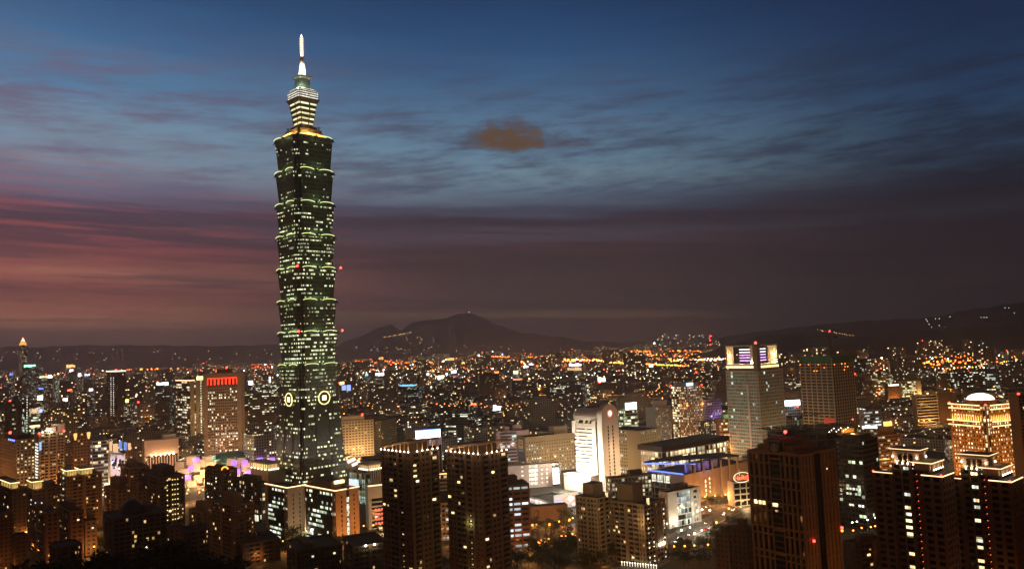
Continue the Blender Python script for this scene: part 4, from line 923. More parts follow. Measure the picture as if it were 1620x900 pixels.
bbw = B.W*.98; bb = B.part('neon_billboard', MB().box(0, bbw, -1.4, -.5, B.z(800), B.z(783), True), glow('neon_board_cream', (1, .84, .62), .85, sample=True))
zc = (B.z(800) + B.z(783))/2
for sgn in (1, -1):
    B.part('neon_tube', MB().tube([(bbw*(.3 + .7*k/12), -1.7, zc + sgn*2.6*math.sin(math.pi*k/12*.85)) for k in range(13)], .35, 6), glow('neon_red', (1, .12, .04), 3), bb)
B.part('neon_tube', MB().tube([(0, -1.6, zc), (bbw*.3, -1.6, zc)], .5, 6), glow('neon_violet', (.35, .2, 1), 2), bb)
B.part('neon_core', MB().ball((bbw*.66, -1.6, zc), 2.2, 10, 6), WHITEHOT, bb)
light('shop_glow', (B.W*.5, -12, 4), 6000, (1, .8, .7), 1, B.root); light('shop_glow', (-12, B.L*.5, 4), 5000, (1, .85, .7), 1, B.root)

# ---- the floodlit white tower with an arched end
B = Bld('arched_tower', 'brilliantly floodlit white tower with a tall arched end wall and red clock', 'office tower', 905.5, 951.5, 977.5, 657, 815, 45)
W, L, H = B.W, B.L, B.H
arch = [(0, 0), (W, 0)] + [(W/2 + W/2*math.cos(math.pi*k/14), H + W/2*math.sin(math.pi*k/14)*.75) for k in range(15)]
m = MB()
def aface(y, rev):
    p = [(x, y, z) for x, z in arch]; p = p[::-1] if rev else p; m.face(p, [(q[0], q[2]) for q in p])
aface(0, False); aface(6.5, True)
for i in range(len(arch)):
    (x0, z0), (x1, z1) = arch[i], arch[(i+1) % len(arch)]; m.face([(x1, 0, z1), (x0, 0, z0), (x0, 6.5, z0), (x1, 6.5, z1)], [(0,0),(1,0),(1,1),(0,1)])
B.part('end_wall', m, WHITEP)
for uu in (.36, .64):
    m = MB()
    for k in range(16): m.box(W*uu-.9, W*uu+.9, -.06, .4, 8 + k*3.6, 10.6 + k*3.6, True)
    B.part('slot_window', m, BLACKG)
cm = MB()
for k in range(20):
    a0, a1 = 2*math.pi*k/20, 2*math.pi*(k+1)/20; cm.face([(W/2, -.3, H+1), (W/2+2.9*math.cos(a0), -.3, H+1+2.9*math.sin(a0)), (W/2+2.9*math.cos(a1), -.3, H+1+2.9*math.sin(a1))], [(0,0),(1,0),(1,1)])
co_ = B.part('clock_face', cm, glow('clock_white', (1, .85, .75), 3)); B.part('clock_rim', MB().tube([(W/2+3*math.cos(2*math.pi*k/20), -.35, H+1+3*math.sin(2*math.pi*k/20)) for k in range(21)], .5, 6), glow('neon_red', (1, .12, .04), 3), co_)
Hb = B.z(665)
body = MB()
prof = [(1.5, 0), (W-1.5, 0), (W-1.5, Hb-5), (W-4, Hb), (4, Hb), (1.5, Hb-5)]
def bp(y): return [(x, y, z) for x, z in prof]
a_, c_ = bp(6.6), bp(L)
for i in range(6): body.face([a_[i], c_[i], c_[(i+1) % 6], a_[(i+1) % 6]][::-1], [(a_[i][1], a_[i][2]), (c_[i][1], c_[i][2]), (c_[(i+1)%6][1], c_[(i+1)%6][2]), (a_[(i+1)%6][1], a_[(i+1)%6][2])][::-1])
body.face(c_[::-1], [(q[0], q[2]) for q in c_[::-1]])
B.part('body_glass', body, rooms('arch_rooms', 3, 3.7, .25, .2, 4, ca=WARM, cb=(1, .95, .7), strength=1.0))
m = MB(); nfl = 19
for k in range(nfl):
    z = 3 + k*3.7
    if z + 2.4 < Hb - 3: m.box(-.3, W-.9, 9.5, L-2.5, z, z+2.35, True)
m.box(-.6, W-.6, 8, 13, 0, Hb-1); m.box(-1.2, W-.4, L-4, L+.4, Hb-14, Hb-1.5, True); m.box(.6, W-.8, 6.6, L-1, Hb-7, Hb-4, True)
B.part('spandrel_wall', m, WHITEP)
rf = MB(); nn = 12                                    # rounded roof running back from the arch
for i in range(nn):
    a0, a1 = math.pi*i/nn, math.pi*(i+1)/nn; Q = lambda a, y: (W/2 + (W/2-1)*math.cos(a), y, H - 4 + (W/2)*math.sin(a)*.72)
    rf.face([Q(a0, 6.5), Q(a0, L), Q(a1, L), Q(a1, 6.5)][::-1], [(0,0)]*4)
rf.box(1, W-1, 6.6, L-.01, Hb-.5, H-4); B.part('vault_roof', rf, WHITEP)
B.part('mast', MB().cyl(W/2, L*.35, H, H+14, .25, .1, 6), DARKM)
B.part('podium', MB().box(-12, 4, 8, L+5, 0, 15.5).box(-12.4, 4, 7.6, L+5.4, 15.6, 16.6, True), WHITEP)
for y, z, p in ((L*.2, 18.5, 26000), (L*.45, 18.5, 34000), (L*.7, 18.5, 34000), (L*.95, 18.5, 26000)): light('flood_lamp', (-13, y, z), p, (1, .88, .66), .8, B.root)
light('flood_lamp', (-22, L*.5, 12), 9000, (1, .88, .66), .8, B.root); light('flood_lamp', (-22, L*.9, 4), 6000, (1, .88, .66), .8, B.root)
light('flood_lamp', (-18, L*.3, 46), 22000, (1, .86, .66), .8, B.root); light('flood_lamp', (-18, L*.8, 46), 22000, (1, .86, .66), .8, B.root)
for x, z, p in ((W*.3, 5, 12000), (W*.8, 5, 12000), (W*.6, 40, 11000)): light('flood_lamp', (x, -15, z), p, (1, .58, .28), .8, B.root)
# ---- beige blocks behind it
B = Bld('government_building', 'tall beige windowless wing behind the floodlit arched tower', 'government building', 962, 1012, 1042, 683, 900, 40)
tower(B, BEIGE, CIV, Lf=[(0, .4, 'solid', {}), (.4, 1, 'punch', dict(cw=3.4, pw=1.5, sh=2))], R=[(0, 1, 'punch', dict(cw=4, pw=2.6, sh=2.4))], floor=3.8); wash(B, 'L', 2, 26, 8000, color=(1, .66, .32), z=14); wash(B, 'R', 2, 26, 8000, color=(1, .66, .32), z=14)
# ---- exhibition hall with overhanging dark roof
B = Bld('exhibition_hall', 'broad hall with a deep dark overhanging roof and a glowing glass band', 'exhibition hall', 1014, 1047, 1150, 716, 810, 38)
tower(B, CREAM, rooms('hall_rooms', 3.2, 5, .75, .3, 4, ca=(1, .8, .4), cb=(1, .9, .6), strength=1.5), R=[(0, 1, 'grid', dict(cw=6, pw=.6, sh=.8))], Lf=[(0, .5, 'grid', dict(cw=5, pw=.4, sh=.6)), (.5, 1, 'grid', dict(cw=3, pw=1.5, sh=2))], floor=5)
B.part('overhanging_roof', MB().box(-2.5, B.W+2, -2.5, B.L+2, B.H+1.3, B.H+6.5, True), plain('roof_brown', (.022, .016, .013), .85, .4, .1)); wash(B, 'L', 2, 22, 9000, color=(1, .66, .35)); wash(B, 'R', 3, 16, 4000, z=4)
B = Bld('exhibition_hall', 'pink stone hall with a blue lit slanting roof and tall round columns', 'exhibition hall', 1026, 1082, 1186, 753, 735, 40)
HALLW = stone('hall_stone', (.42, .32, .24))
tower(B, HALLW, BLACKG, R=[(0, 1, 'solid', {}), (0, 1, 'grid', dict(cw=7, pw=.3, sh=.35, dp=.2, off=.45))], Lf=[(0, .35, 'solid', {}), (.35, 1, 'grid', dict(cw=7, pw=.6, sh=.6))], floor=6)
for i in range(3):
    m = MB(); fb(m, 'L', B.W, B.L, B.L*(.4 + .19*i), B.L*(.55 + .19*i), B.H-8, B.H-1.5, .0, .3); B.part('lit_window', m, LITW[1])
for j in range(1, 5):
    m = MB(); m.box(0, B.W, -.75, -.55, j*B.H/5, j*B.H/5 + .4, True); B.part('string_course', m, CREAM)
zr = B.z(738)
rp = [(-3, B.L+2), (B.W*.78, -4.5), (B.W*.84, B.L*.5), (B.W*.3, B.L+4)]
B.part('roof_canopy', MB().prism(rp, zr, zr+1.4, bottom=True), plain('roof_brown', (.022, .016, .013), .85, .4, .1))
for i in range(6):
    x = B.W*(.12 + .13*i); B.part('column', MB().cyl(x, -3, 0 if i > 2 else B.H, zr, 1.0, n=12), HALLW)
    if i < 4: m = MB().cyl(x+2, 6, B.H+1.3, zr-.2, 3.2, n=12); B.part('blue_drum', m, plain('blue_drum_panel', (.35, .35, .6), .6))
B.part('blue_eave', MB().tube([(-3, B.L+1.5, zr-.6), (B.W*.25, B.L*.1, zr-1.2)], [.8, .4], 6), glow('eave_blue', (.12, .22, 1), 2.2)); B.part('blue_ledge', MB().tube([(-1.2, B.L, B.H+2), (-1.2, 0, B.H+2)], .6, 6), glow('eave_blue', (.12, .22, 1), 2.2))
for y in (.2, .5, .8): light('blue_lamp', (4, B.L*y, B.H+5), 1500, (.2, .3, 1), .6, B.root)
light('blue_lamp', (B.W*.3, -4, B.H+6), 1600, (.25, .22, 1), .6, B.root)
for i in range(4):
    litwin(B, 'R', B.W*.3, 4 + 4*i, 1.2, 2.6, LITW[0], .7); litwin(B, 'R', B.W*.36, 6 + 4*i, 1.2, 2.2, LITW[0], .7)
wash(B, 'R', 6, 5, 1500, color=(1, .5, .16), z=2.5, u=(0, 1)); wash(B, 'R', 3, 24, 4200, color=(1, .52, .22), z=10)
for i in range(5): litwin(B, 'R', B.W*.82, 3.5 + 4*i, 1.0, 1.6, LITW[i % 2], .8)
# red neon roof sign on the annex behind
B = Bld('annex_building', 'pale annex carrying a round red neon roof sign beside the columned hall', 'annex', 1157, 1160, 1190, 764, 720, 15)
tower(B, PALE, BLACKG, R=[(0, 1, 'grid', dict(cw=7, pw=.9, sh=1.3))], Lf=[(0, 1, 'solid', {})], floor=5); wash(B, 'R', 2, 9, 3500, color=(1, .66, .3), z=3)
o = B.part('sign_frame', MB().tube([(B.W*.45 + B.W*.44*math.cos(2*math.pi*k/28), -.9, B.H+4.6 + 4.4*math.sin(2*math.pi*k/28)) for k in range(29)], .22, 6), glow('bulb_pale', (1, .85, .5), 2.2))
text('neon_lettering', 'HoRtE', 5.6, glow('neon_red_letter', (1, .13, .05), 3.2), (B.W*.45, -.8, B.H+2.4), (RAD(90), 0, 0), o, .25)
# low lit clinic
B = Bld('office_block', 'low white corner office with brightly lit lobby behind the beige flats', 'office block', 1044, 1056, 1106, 781, 650, 34)
tower(B, WHITEP, rooms('clinic_rooms', 2.2, 4.2, .6, .6, 4, ca=(.85, 1, .75), cb=(.75, .95, 1), strength=.8, mu=.05), R=[(0, .28, 'solid', {}), (.28, .72, 'bands', dict(sh=.8, dp=.2)), (.72, 1, 'punch', dict(cw=7, pw=5.5, sh=2.4))], Lf=[(0, 1, 'punch', dict(cw=5, pw=3.6, sh=2.4))], floor=4.2)
hut(B, .3, .7, .2, .8, 5, DKBR); light('facade_fill', (B.W*.12, -5, 5), 2600, (1, .88, .6), .6, B.root); wash(B, 'R', 2, 20, 3600, color=(1, .86, .6), z=6)
B = Bld('office_block', 'low office with yellow lit windows behind the beige apartment pair', 'office block', 962, 967, 1030, 758, 700, 20)
tower(B, BEIGE, rooms('lowyel_rooms', 3, 3.6, .6, .3, 3, ca=(1, .9, .5), cb=(1, 1, .7), strength=1.1), R=[(0, 1, 'grid', {})], Lf=[(0, 1, 'grid', {})], floor=3.6); hut(B, .5, .8, .2, .8, 5, DKBR)
# ---- beige apartment pair in the foreground
def flats(label, pl, pc, pr, yt, D, phi, wall, rnd, prob=.03, huts=((.3, .8, .2, .8, 7),), grp=None, floor=3.2, name='apartment_block', R=None, Lf=None, mats=(0, 1, 1, 2), roomk='flat_dark'):
    B = Bld(name, label, 'apartment block', pl, pc, pr, yt, D, phi, group=grp)
    std = lambda k: [(0, .16, 'punch', dict(cw=2.6, pw=1.3, sh=1.7)), (.16, .46, 'balcony', dict(cw=3.6)), (.46, .54, 'solid', dict(dp=.7)), (.54, .84, 'balcony', dict(cw=3.6)), (.84, 1, 'punch', dict(cw=2.6, pw=1.3, sh=1.7))] if k else [(0, 1, 'punch', dict(cw=3.2, pw=1.7, sh=1.8))]
    R = R or std(B.W > 13); Lf = Lf or std(B.L > 13)
    tower(B, wall, rooms(roomk, 2.6, 3.2, .07, .05, 3, ca=(1, .62, .22), cb=(1, .9, .6), strength=1.2), R=R, Lf=Lf, floor=floor)
    for h in huts: hut(B, *h, mat=wall)
    cnt = 0
    for fc, LEN in (('R', B.W), ('L', B.L)):
        for i in range(int(LEN/3)):
            for j in range(1, int(B.H/floor) - 1):
                if cnt < 70 and rnd.random() < prob: litwin(B, fc, 1.6 + 3*i, j*floor + 1.1, 1.3 + rnd.random(), 1.3, LITW[rnd.choice(mats)], .5); cnt += 1
    return B
B = flats('beige stepped apartment block left of the taller beige one with white uplights', 912, 944, 966, 790, 556, 45, BEIGE, random.Random(21), .02, ((.2, .9, .3, .8, 9),)); wash(B, 'L', 2, 18, 700, z=4); wash(B, 'L', 1, 30, 2000, color=(1, .64, .28), z=40); wash(B, 'R', 1, 30, 1700, color=(1, .6, .26), z=30)
litwin(B, 'R', B.W*.7, B.H+.2, 1.6, 3.0, LITW[0], .8)
B = flats('taller beige apartment block with three white uplights on its corner ribs', 963, 1018, 1051, 800, 545, 45, BEIGE, random.Random(22), .02, ((.1, .6, .35, .8, 12),)); wash(B, 'L', 3, 18, 600, z=4); wash(B, 'L', 2, 32, 1700, color=(1, .62, .26), z=36)
for j in range(11):
    for uu in (.15, .38, .92):
        if (j*7 + int(uu*50)) % 3: litwin(B, 'R', B.W*uu, 2 + j*3.2, .7, 1.1, LITW[(j+int(uu*10)) % 2], .8)
for uu in (.55, .66, .77):
    B.part('corner_rib', MB().box(B.W*uu-.4, B.W*uu+.4, -1.6, -.3, 12, B.H-2, True), PALE); B.part('uplight', MB().ball((B.W*uu, -2, 12), .7, 8, 6), WHITEHOT)
    light('rib_lamp', (B.W*uu, -2.2, 13), 260, (1, .85, .6), .3, B.root)
litwin(B, 'R', B.W*.2, B.H+.2, 2, 4.4, LITW[0], .8)
for i in range(14):
    q = ground(984 + 4.2*i, 894 + .45*i); tag(MB().cyl(0, 0, 0, 2.2, .08, n=6).ball((0, 0, 2.5), .42, 8, 6).build('garden_lamp', glow('garden_lamp_light', (1, .9, .65), 4)), 'small white garden lamp in the row before the beige flats', 'garden lamp', 'white garden lamps in a row before the beige flats').location = (q.x, q.y, 0)
B = flats('dark brown flats in shadow left of the emblem tower', 1133, 1152, 1166, 846, 520, 45, DKBR, random.Random(23), .012, ((.3, .8, .3, .8, 4),)); wash(B, 'L', 1, 14, 700)
B = flats('dark unlit flats wedged against the emblem tower', 1164, 1180, 1192, 838, 500, 45, DKBR, random.Random(24), .02, ((.3, .8, .3, .8, 5),))
# ---- tall office with two glowing portal frames on its roof
B = Bld('office_tower', 'tall banded office crowned by two glowing portals with violet light bars', 'office tower', 1149, 1199, 1237, 588, 960, 37)
tower(B, plain('tan_band', (.5, .41, .33), .7, .2, .1), rooms('teal_tower_rooms', 2.6, 4.1, .035, .05, 4, ca=(.7, 1, .9), cb=(1, 1, .8), strength=1.1, glass=(.075, .15, .14), rough=.4, litvar=.6), floor=4.1,
      R=[(0, 1, 'grid', dict(cw=3.4, pw=.3, sh=1.3, dp=.5))], Lf=[(0, .3, 'grid', dict(cw=3.4, pw=.3, sh=1.3, off=1.0)), (.3, .36, 'solid', dict(dp=1.2, zt=B.H*.86)), (.36, 1, 'grid', dict(cw=3.4, pw=.3, sh=1.3))])
W, L, H = B.W, B.L, B.H; z0, z1 = B.z(578), B.z(545.5)
B.part('crown_base', MB().box(2, W-4, 2, L-2, H, z0), DKBR)
PORT = plain('portal_cream', (.62, .5, .34), .7, .1)
for fc, a, e in (('L', 5.5, L-.5), ('R', 4.5, W-6)):
    m = MB(); d = 13
    def pb(u0, u1, za, zb): (m.box(u0, u1, 0, d, za, zb, True) if fc == 'R' else m.box(0, d, u0, u1, za, zb, True))
    pb(a, e, z0, z0+1.5); pb(a, e, z1-1.5, z1); pb(a, a+2, z0+1.5, z1-1.5) if fc == 'R' else None; pb(e-2, e, z0+1.5, z1-1.5)
    o = B.part('portal', m, PORT)
    for k in range(5):
        q = MB(); z = z0 + 5 + k*3.4; u0, u1 = a + 2, (a + (e-a)*.62)
        q.box(u0, u1, 7, 7.6, z, z+1.2, True) if fc == 'R' else q.box(7, 7.6, u0, u1, z, z+1.2, True)
        B.part('light_bar', q, glow('bar_violet' if k < 3 else 'bar_white', (.75, .35, 1) if k < 3 else (1, .9, .95), 1.9), o)
    q = MB(); fb(q, fc, W, L, a, e, z0-3.2, z0-.4, 0, .4); B.part('lit_sill', q, glow('sill_cream', (1, .78, .36), 1.6), o)
    mid_ = (a + e)/2
    for f in (.15, .5, .85):
        u = a + (e-a)*f; light('portal_lamp', (u, 3, z0+2.6) if fc == 'R' else (3, u, z0+2.6), 3600, (1, .78, .4), .5, B.root)
    light('portal_lamp', (e-4, 4, (z0+z1)/2) if fc == 'R' else (4, e-4, (z0+z1)/2), 4200, (1, .72, .34), .5, B.root)
B.part('corner_pier', MB().box(-.8, 5.2, -.8, 5.2, H, z1+1), stone('pier_brown', (.2, .15, .11))); redlamp(B, 3, 3, z1+1, 1.5)
wash(B, 'L', 3, 42, 11000, color=(1, .74, .5), z=20); wash(B, 'R', 2, 42, 14000, color=(1, .6, .28), z=20); light('facade_fill', (-60, L*.5, 90), 18000, (1, .82, .62), 2, B.root)
# ---- unfinished concrete tower with nets
B = Bld('unfinished_tower', 'unfinished concrete tower frame wrapped in green netting at the top', 'building under construction', 1265, 1315, 1349, 566, 1080, 36)
tower(B, stone('raw_concrete', (.34, .27, .19)), plain('dark_inside', (.012, .01, .01), .9), floor=4.2, parapet=.4,
      R=[(0, 1, 'grid', dict(cw=5.5, pw=.7, sh=1.1, dp=1.0))], Lf=[(0, 1, 'grid', dict(cw=7.5, pw=1.0, sh=1.1, dp=1.0))])
NET = plain('green_net', (.03, .12, .06), .9, .4, .3)
m = MB(); fb(m, 'L', B.W, B.L, 0, B.L, B.H-6, B.H+2.5, 1.2, 1.5); fb(m, 'R', B.W, B.L, 0, B.W, B.H-8, B.H+2.5, 1.2, 1.5); B.part('green_netting', m, NET)
m = MB(); fb(m, 'R', B.W, B.L, -.5, B.W, 10, 26, 1.2, 1.5); B.part('green_netting', m, NET)
m = MB(); fb(m, 'L', B.W, B.L, -.5, 16, B.z(673), B.z(661), 1.2, 1.6); B.part('red_netting', m, plain('red_net', (.5, .06, .04), .8))
m = MB()
for i in range(8):
    for yy in (2, B.L*.5): m.bar((B.W*i/7, yy, B.H), (B.W*i/7, yy, B.H+13), .3)
for zz in (5, 9, 13):
    m.bar((0, 2, B.H+zz), (B.W, 2, B.H+zz), .3); m.bar((0, 2, B.H+zz), (0, B.L*.5, B.H+zz), .3)
B.part('steel_frame', m, plain('rust_steel', (.16, .1, .07), .7))
wash(B, 'L', 3, 34, 12000, color=(1, .66, .3), z=16); light('facade_fill', (-55, B.L*.5, 70), 10000, (1, .7, .4), 2, B.root); wash(B, 'R', 2, 40, 5000, z=14)
for k in range(26):
    fc = random.choice('RL'); LEN = B.W if fc == 'R' else B.L
    if k < 14: q = MB(); fb(q, fc, B.W, B.L, LEN*random.random(), 0, 0, 0, 0, 0); u = LEN*random.random(); z = B.H-9 - 4.2*random.randint(0, 3); q = MB().ball((u, -1.2, z) if fc == 'R' else (-1.2, u, z), .55, 6, 4); B.part('work_lamp', q, SODIUM)
# ---- tower cranes
def crane(label, px, py_top, D, base_z, jib, ang, h=None, up=0.0, color=(.35, .1, .05)):
    p = at(px, py_top, D); T = thing('tower_crane', label, 'crane', (p.x, p.y, base_z), ang)
    mt = plain('crane_paint_%d' % int(color[0]*100), color, .6); hh = p.z - base_z
    m = MB(); n = max(3, int(hh/4))
    for sx in (-1, 1):
        for sy in (-1, 1): m.bar((sx, sy, 0), (sx, sy, hh), .22)
    for k in range(n):
        z0, z1 = hh*k/n, hh*(k+1)/n
        m.bar((-1, -1, z0), (1, -1, z1), .14); m.bar((-1, -1, z1), (-1, 1, z0), .14)
    m.build('mast', mt, T)
    j = MB(); E = Vector((jib, 0, hh + up)); A0 = Vector((-jib*.3, 0, hh)); apex = Vector((0, 0, hh+7))
    for sy in (-.7, .7): j.bar((0, sy, hh), (E.x, sy, E.z), .2)
    j.bar((0, 0, hh+1.4), (E.x, 0, E.z+.6), .2)
    for k in range(14):
        f0, f1 = k/14, (k+1)/14; P = lambda f, s_, o: (E.x*f, s_, hh + (E.z-hh)*f + o)
        j.bar(P(f0, -.7, 0), P(f1, 0, 1.4*(1-f1)+.6*f1), .1); j.bar(P(f0, .7, 0), P(f1, 0, 1.4*(1-f1)+.6*f1), .1)
    j.build('jib', mt, T)
    c = MB().bar((0, 0, hh), A0, .3); c.box(A0.x-1, A0.x+2.5, -1, 1, hh-2.2, hh-.2, True); c.build('counter_jib', mt, T)
    MB().bar((0, 0, hh), apex, .25).bar(apex, Vector((E.x*.8, 0, hh+(E.z-hh)*.8)), .08).bar(apex, A0, .08).build('apex', mt, T)
    MB().box(.6, 2.6, -2.2, -.6, hh-2.4, hh-.2, True).build('cab', DARKM, T)
    MB().ball((0, 0, hh+7.6), .7, 8, 6).build('aviation_lamp', REDLAMP, T)
    return T
crane('amber tower crane on top of the unfinished concrete tower', 1313, 532, 1098, B.H+.2, 26, 165, color=(.12, .055, .025))
crane('red luffing crane with raised jib right of the unfinished tower', 1350, 676, 760, 0, 46, 20, up=34, color=(.38, .07, .04))
crane('small dark crane standing before the white roof sign', 1263, 657, 700, 0, 30, 10, color=(.1, .06, .05))
# ---- dark tower with the round emblem
B = Bld('residential_tower', 'large dark stone tower with stepped top and a round emblem', 'residential tower', 1184.5, 1265.5, 1320, 722, 450, 38)
STN = stone('tower_stone', (.2, .115, .055)); W, L, H = B.W, B.L, B.H; fl_ = 13.4
def module(bays):                                    # tall window strips between stone string courses, floor group by floor group
    out = []; n = int(H/fl_)
    for a, b_, cw, pw in bays:
        out.append((a, b_, 'ribs', dict(cw=cw, pw=pw, dp=.7)))
    return out
tower(B, STN, BLACKG, floor=fl_,
      Lf=[(0, .38, 'grid', dict(cw=3.0, pw=1.25, sh=1.1, dp=.7)), (.38, .58, 'bands', dict(sh=1.0, dp=.4)), (.58, 1, 'grid', dict(cw=3.2, pw=1.25, sh=1.1, dp=.7))],
      R=[(0, .36, 'grid', dict(cw=3.4, pw=2.2, sh=1.4, dp=.7)), (.56, 1, 'grid', dict(cw=4.2, pw=2.8, sh=1.4, dp=.7))])
m = MB()
for k in range(1, int(H/fl_)+1):
    z = k*fl_ + .0
    for fc, LEN, a, e in (('L', L, 0, .38), ('L', L, .58, 1), ('R', W, 0, .36), ('R', W, .56, 1)): fb(m, fc, W, L, LEN*a, LEN*e, z-3.2, z-2.3, .1, .62)
    fb(m, 'L', W, L, L*.38, L*.58, z-.3, z+.6, .1, .45)
B.part('string_course', m, STN)
m = MB()
for k in range(int(H/3.35)): fb(m, 'L', W, L, L*.385, L*.575, k*3.35+.3, k*3.35+1.0, -.1, .28)
B.part('balcony_rail', m, plain('rail_dark', (.05, .035, .025), .7))
def step(x0, x1, y0, y1, za, zb):
    m = MB(); m.box(x0, x1, y0, y1, za, zb-.9); m.box(x0-.4, x1+.4, y0-.4, y1+.4, zb-.88, zb, True)
    n = 5
    for i in range(n+1):
        m.box(x0 + (x1-x0)*i/n - .4, x0 + (x1-x0)*i/n + .4, y0-.35, y0, za, zb-.9); m.box(x0-.35, x0, y0 + (y1-y0)*i/n - .4, y0 + (y1-y0)*i/n + .4, za, zb-.9)
    B.part('roof_step', m, STN)
step(1, W*.8, 3, L*.94, H, B.z(717)); step(3.5, W*.75, L*.2, L*.87, B.z(717), B.z(709)+.01)
step(2.5, W*.7, L*.34, L*.72, B.z(709), B.z(700.5))
bx = 2.4
m = MB().box(bx-2.2, bx-.2, L*.38, L*.58, H-.1, B.z(701)); B.part('emblem_panel', m, plain('emblem_black', (.012, .01, .01), .4))
ez = B.z(711.5); ey = L*.48
em = plain('emblem_grey', (.34, .27, .24), .5)
o = B.part('emblem', MB().tube([(bx-2.4, ey + 2.1*math.cos(2*math.pi*k/24), ez + 2.1*math.sin(2*math.pi*k/24)) for k in range(25)], .2, 6), em)
B.part('emblem_flame', MB().tube([(bx-2.4, ey, ez-1.3), (bx-2.4, ey+1.0, ez-.5), (bx-2.4, ey+.5, ez+.3), (bx-2.4, ey, ez+1.5), (bx-2.4, ey-.6, ez+.3), (bx-2.4, ey-1.0, ez-.5), (bx-2.4, ey, ez-1.3)], .35, 6), em, o)
B.part('roof', MB().box(4, W*.66, L*.36, L*.7, B.z(700.5)+.02, B.z(700.5)+.6), plain('roof_red', (.1, .02, .02), .8))
light('emblem_fill', (bx-9, ey, ez+2), 110, (1, .7, .45), .4, B.root); redlamp(B, W*.3, L*.45, B.z(700), .9, post=4); light('roof_red_glow', (W*.3, L*.45, B.z(700)+5), 120, (1, .06, .04), .5, B.root)  # the emblem's light is an unseen fill added to make it readable
for u in (.9, .81, .73): litwin(B, 'L', L*u, B.z(807), 1.9, 2.2, LITW[0], .78)
litwin(B, 'L', L*.52, B.z(808), 3.4, 2.1, LITW[0], .45); litwin(B, 'L', L*.5, B.z(816), 1.7, 1.1, LITW[2], .45); litwin(B, 'R', W*.72, B.z(751), .8, .8, LITW[0], .8); litwin(B, 'L', L*.8, B.z(879), .7, 1.6, LITW[2], .3)
for px_, py_ in ((1277, 861),): q = MB().ball((W*.17, -1.5, B.z(858)), .7, 8, 6); B.part('aviation_lamp', q, REDLAMP)
B.part('aviation_lamp', MB().ball((W+1, -1, B.z(852)), .8, 8, 6), REDLAMP); B.part('wall_lamp', MB().ball((W+1, -1, B.z(857)), .7, 8, 6), SODIUM)
wash(B, 'L', 2, 38, 1700, z=18); wash(B, 'R', 2, 34, 4200, z=14); light('facade_fill', (-36, L*.4, 70), 1500, SOD, 2, B.root); light('facade_fill', (W*.5, -36, 75), 3200, SOD, 2, B.root); light('facade_fill', (-30, L*.5, H+14), 1500, SOD, 2, B.root); light('facade_fill', (-36, L*.7, 40), 1500, SOD, 2, B.root)
# ---- steel roof trusses of a site behind it
B = Bld('construction_site', 'dark steel roof trusses of a half built hall behind the emblem tower', 'building under construction', 1216, 1238, 1345, 690, 640, 10)
tower(B, DKBR, plain('dark_inside', (.012, .01, .01), .9), R=[(0, 1, 'grid', dict(cw=7, pw=.8, sh=1))], Lf=[(0, 1, 'grid', dict(cw=7))], floor=5)
m = MB(); zt = B.z(678)
for yy in (-6, 4, 14):
    m.bar((-14, yy, zt), (B.W*.98, yy, zt), .35); m.bar((-2, yy, B.H+1.5), (B.W*.98, yy, B.H+1.5), .35)
    for k in range(22):
        x0 = -12 + (B.W+6)*k/22; x1 = -12 + (B.W+6)*(k+1)/22; m.bar((max(x0, -2), yy, B.H+1.5), (x1, yy, zt), .22); m.bar((x1, yy, zt), (max(x1, -2), yy, B.H+1.5), .22)
for k in range(12): m.bar((-12 + (B.W+8)*k/11, -6, zt), (-12 + (B.W+8)*k/11, 14, zt), .3)
B.part('roof_truss', m, DARKM)
m = MB().box(B.W*.8, B.W*.99, -7, 3, B.z(693), B.z(682), True); B.part('lit_site_panel', m, plain('site_panel_orange', (.6, .33, .1), .8)); light('site_lamp', (B.W*.88, -15, B.z(688)), 5200, (1, .55, .15), .5, B.root)
light('site_lamp', (B.W*.35, -16, B.H+4), 1500, (1, .75, .5), .5, B.root)
for k in range(9): B.part('work_lamp', MB().ball((B.W*(.62 + .035*k), -7, B.H + 2 + (k % 3)*1.3), .32, 6, 4), WHITEHOT)
# ---- black glass tower
B = Bld('office_tower', 'black glass tower with a few rows of pale lit windows right of the emblem tower', 'office tower', 1322, 1363, 1387, 698, 620, 40)
tower(B, plain('black_frame', (.02, .017, .015), .5), rooms('black_rooms', 2.9, 3.6, .05, .22, 7, ca=GREENW, cb=COOL, strength=1.2, glass=(.006, .006, .006)), R=[(0, 1, 'grid', dict(cw=3, pw=.4, sh=1.4, dp=.25))], Lf=[(0, 1, 'grid', dict(cw=3, pw=.4, sh=1.4, dp=.25))], floor=3.6)
hut(B, .1, .8, .1, .8, 4, DKBR)
for zz, us in ((B.z(777), (.55, .66, .2, .3, .42)), (B.z(785), (.56, .67, .22, .34)), (B.z(803), (.5, .6, .24, .12))):
    for u in us: litwin(B, 'L', B.L*u, zz, 1.7, 1.6, LITW[1], .3)
# ---- office behind
B = Bld('office_tower', 'brown office with an amber roof sign box between black tower and twin towers', 'office tower', 1384, 1388, 1424, 690, 840, 14)
tower(B, REDBR, rooms('brown_off_rooms', 3, 3.8, .28, .4, 3, ca=WARM, cb=COOL, strength=1.1), R=[(0, 1, 'bands', dict(sh=1.9))], Lf=[(0, 1, 'solid', {})], floor=3.8)
o = hut(B, .2, .8, .2, .7, 9, BROWN); m = MB().box(B.W*.42, B.W*.72, 1, 4, B.H+9.6, B.H+14, True); B.part('lit_sign_box', m, glow('sign_amber', (1, .55, .12), 2)); wash(B, 'R', 2, 25, 7000, z=6)
B.part('wall_lamp', MB().ball((1, -1.5, B.z(772)), 1.2, 8, 6, 2.5), SODIUM)
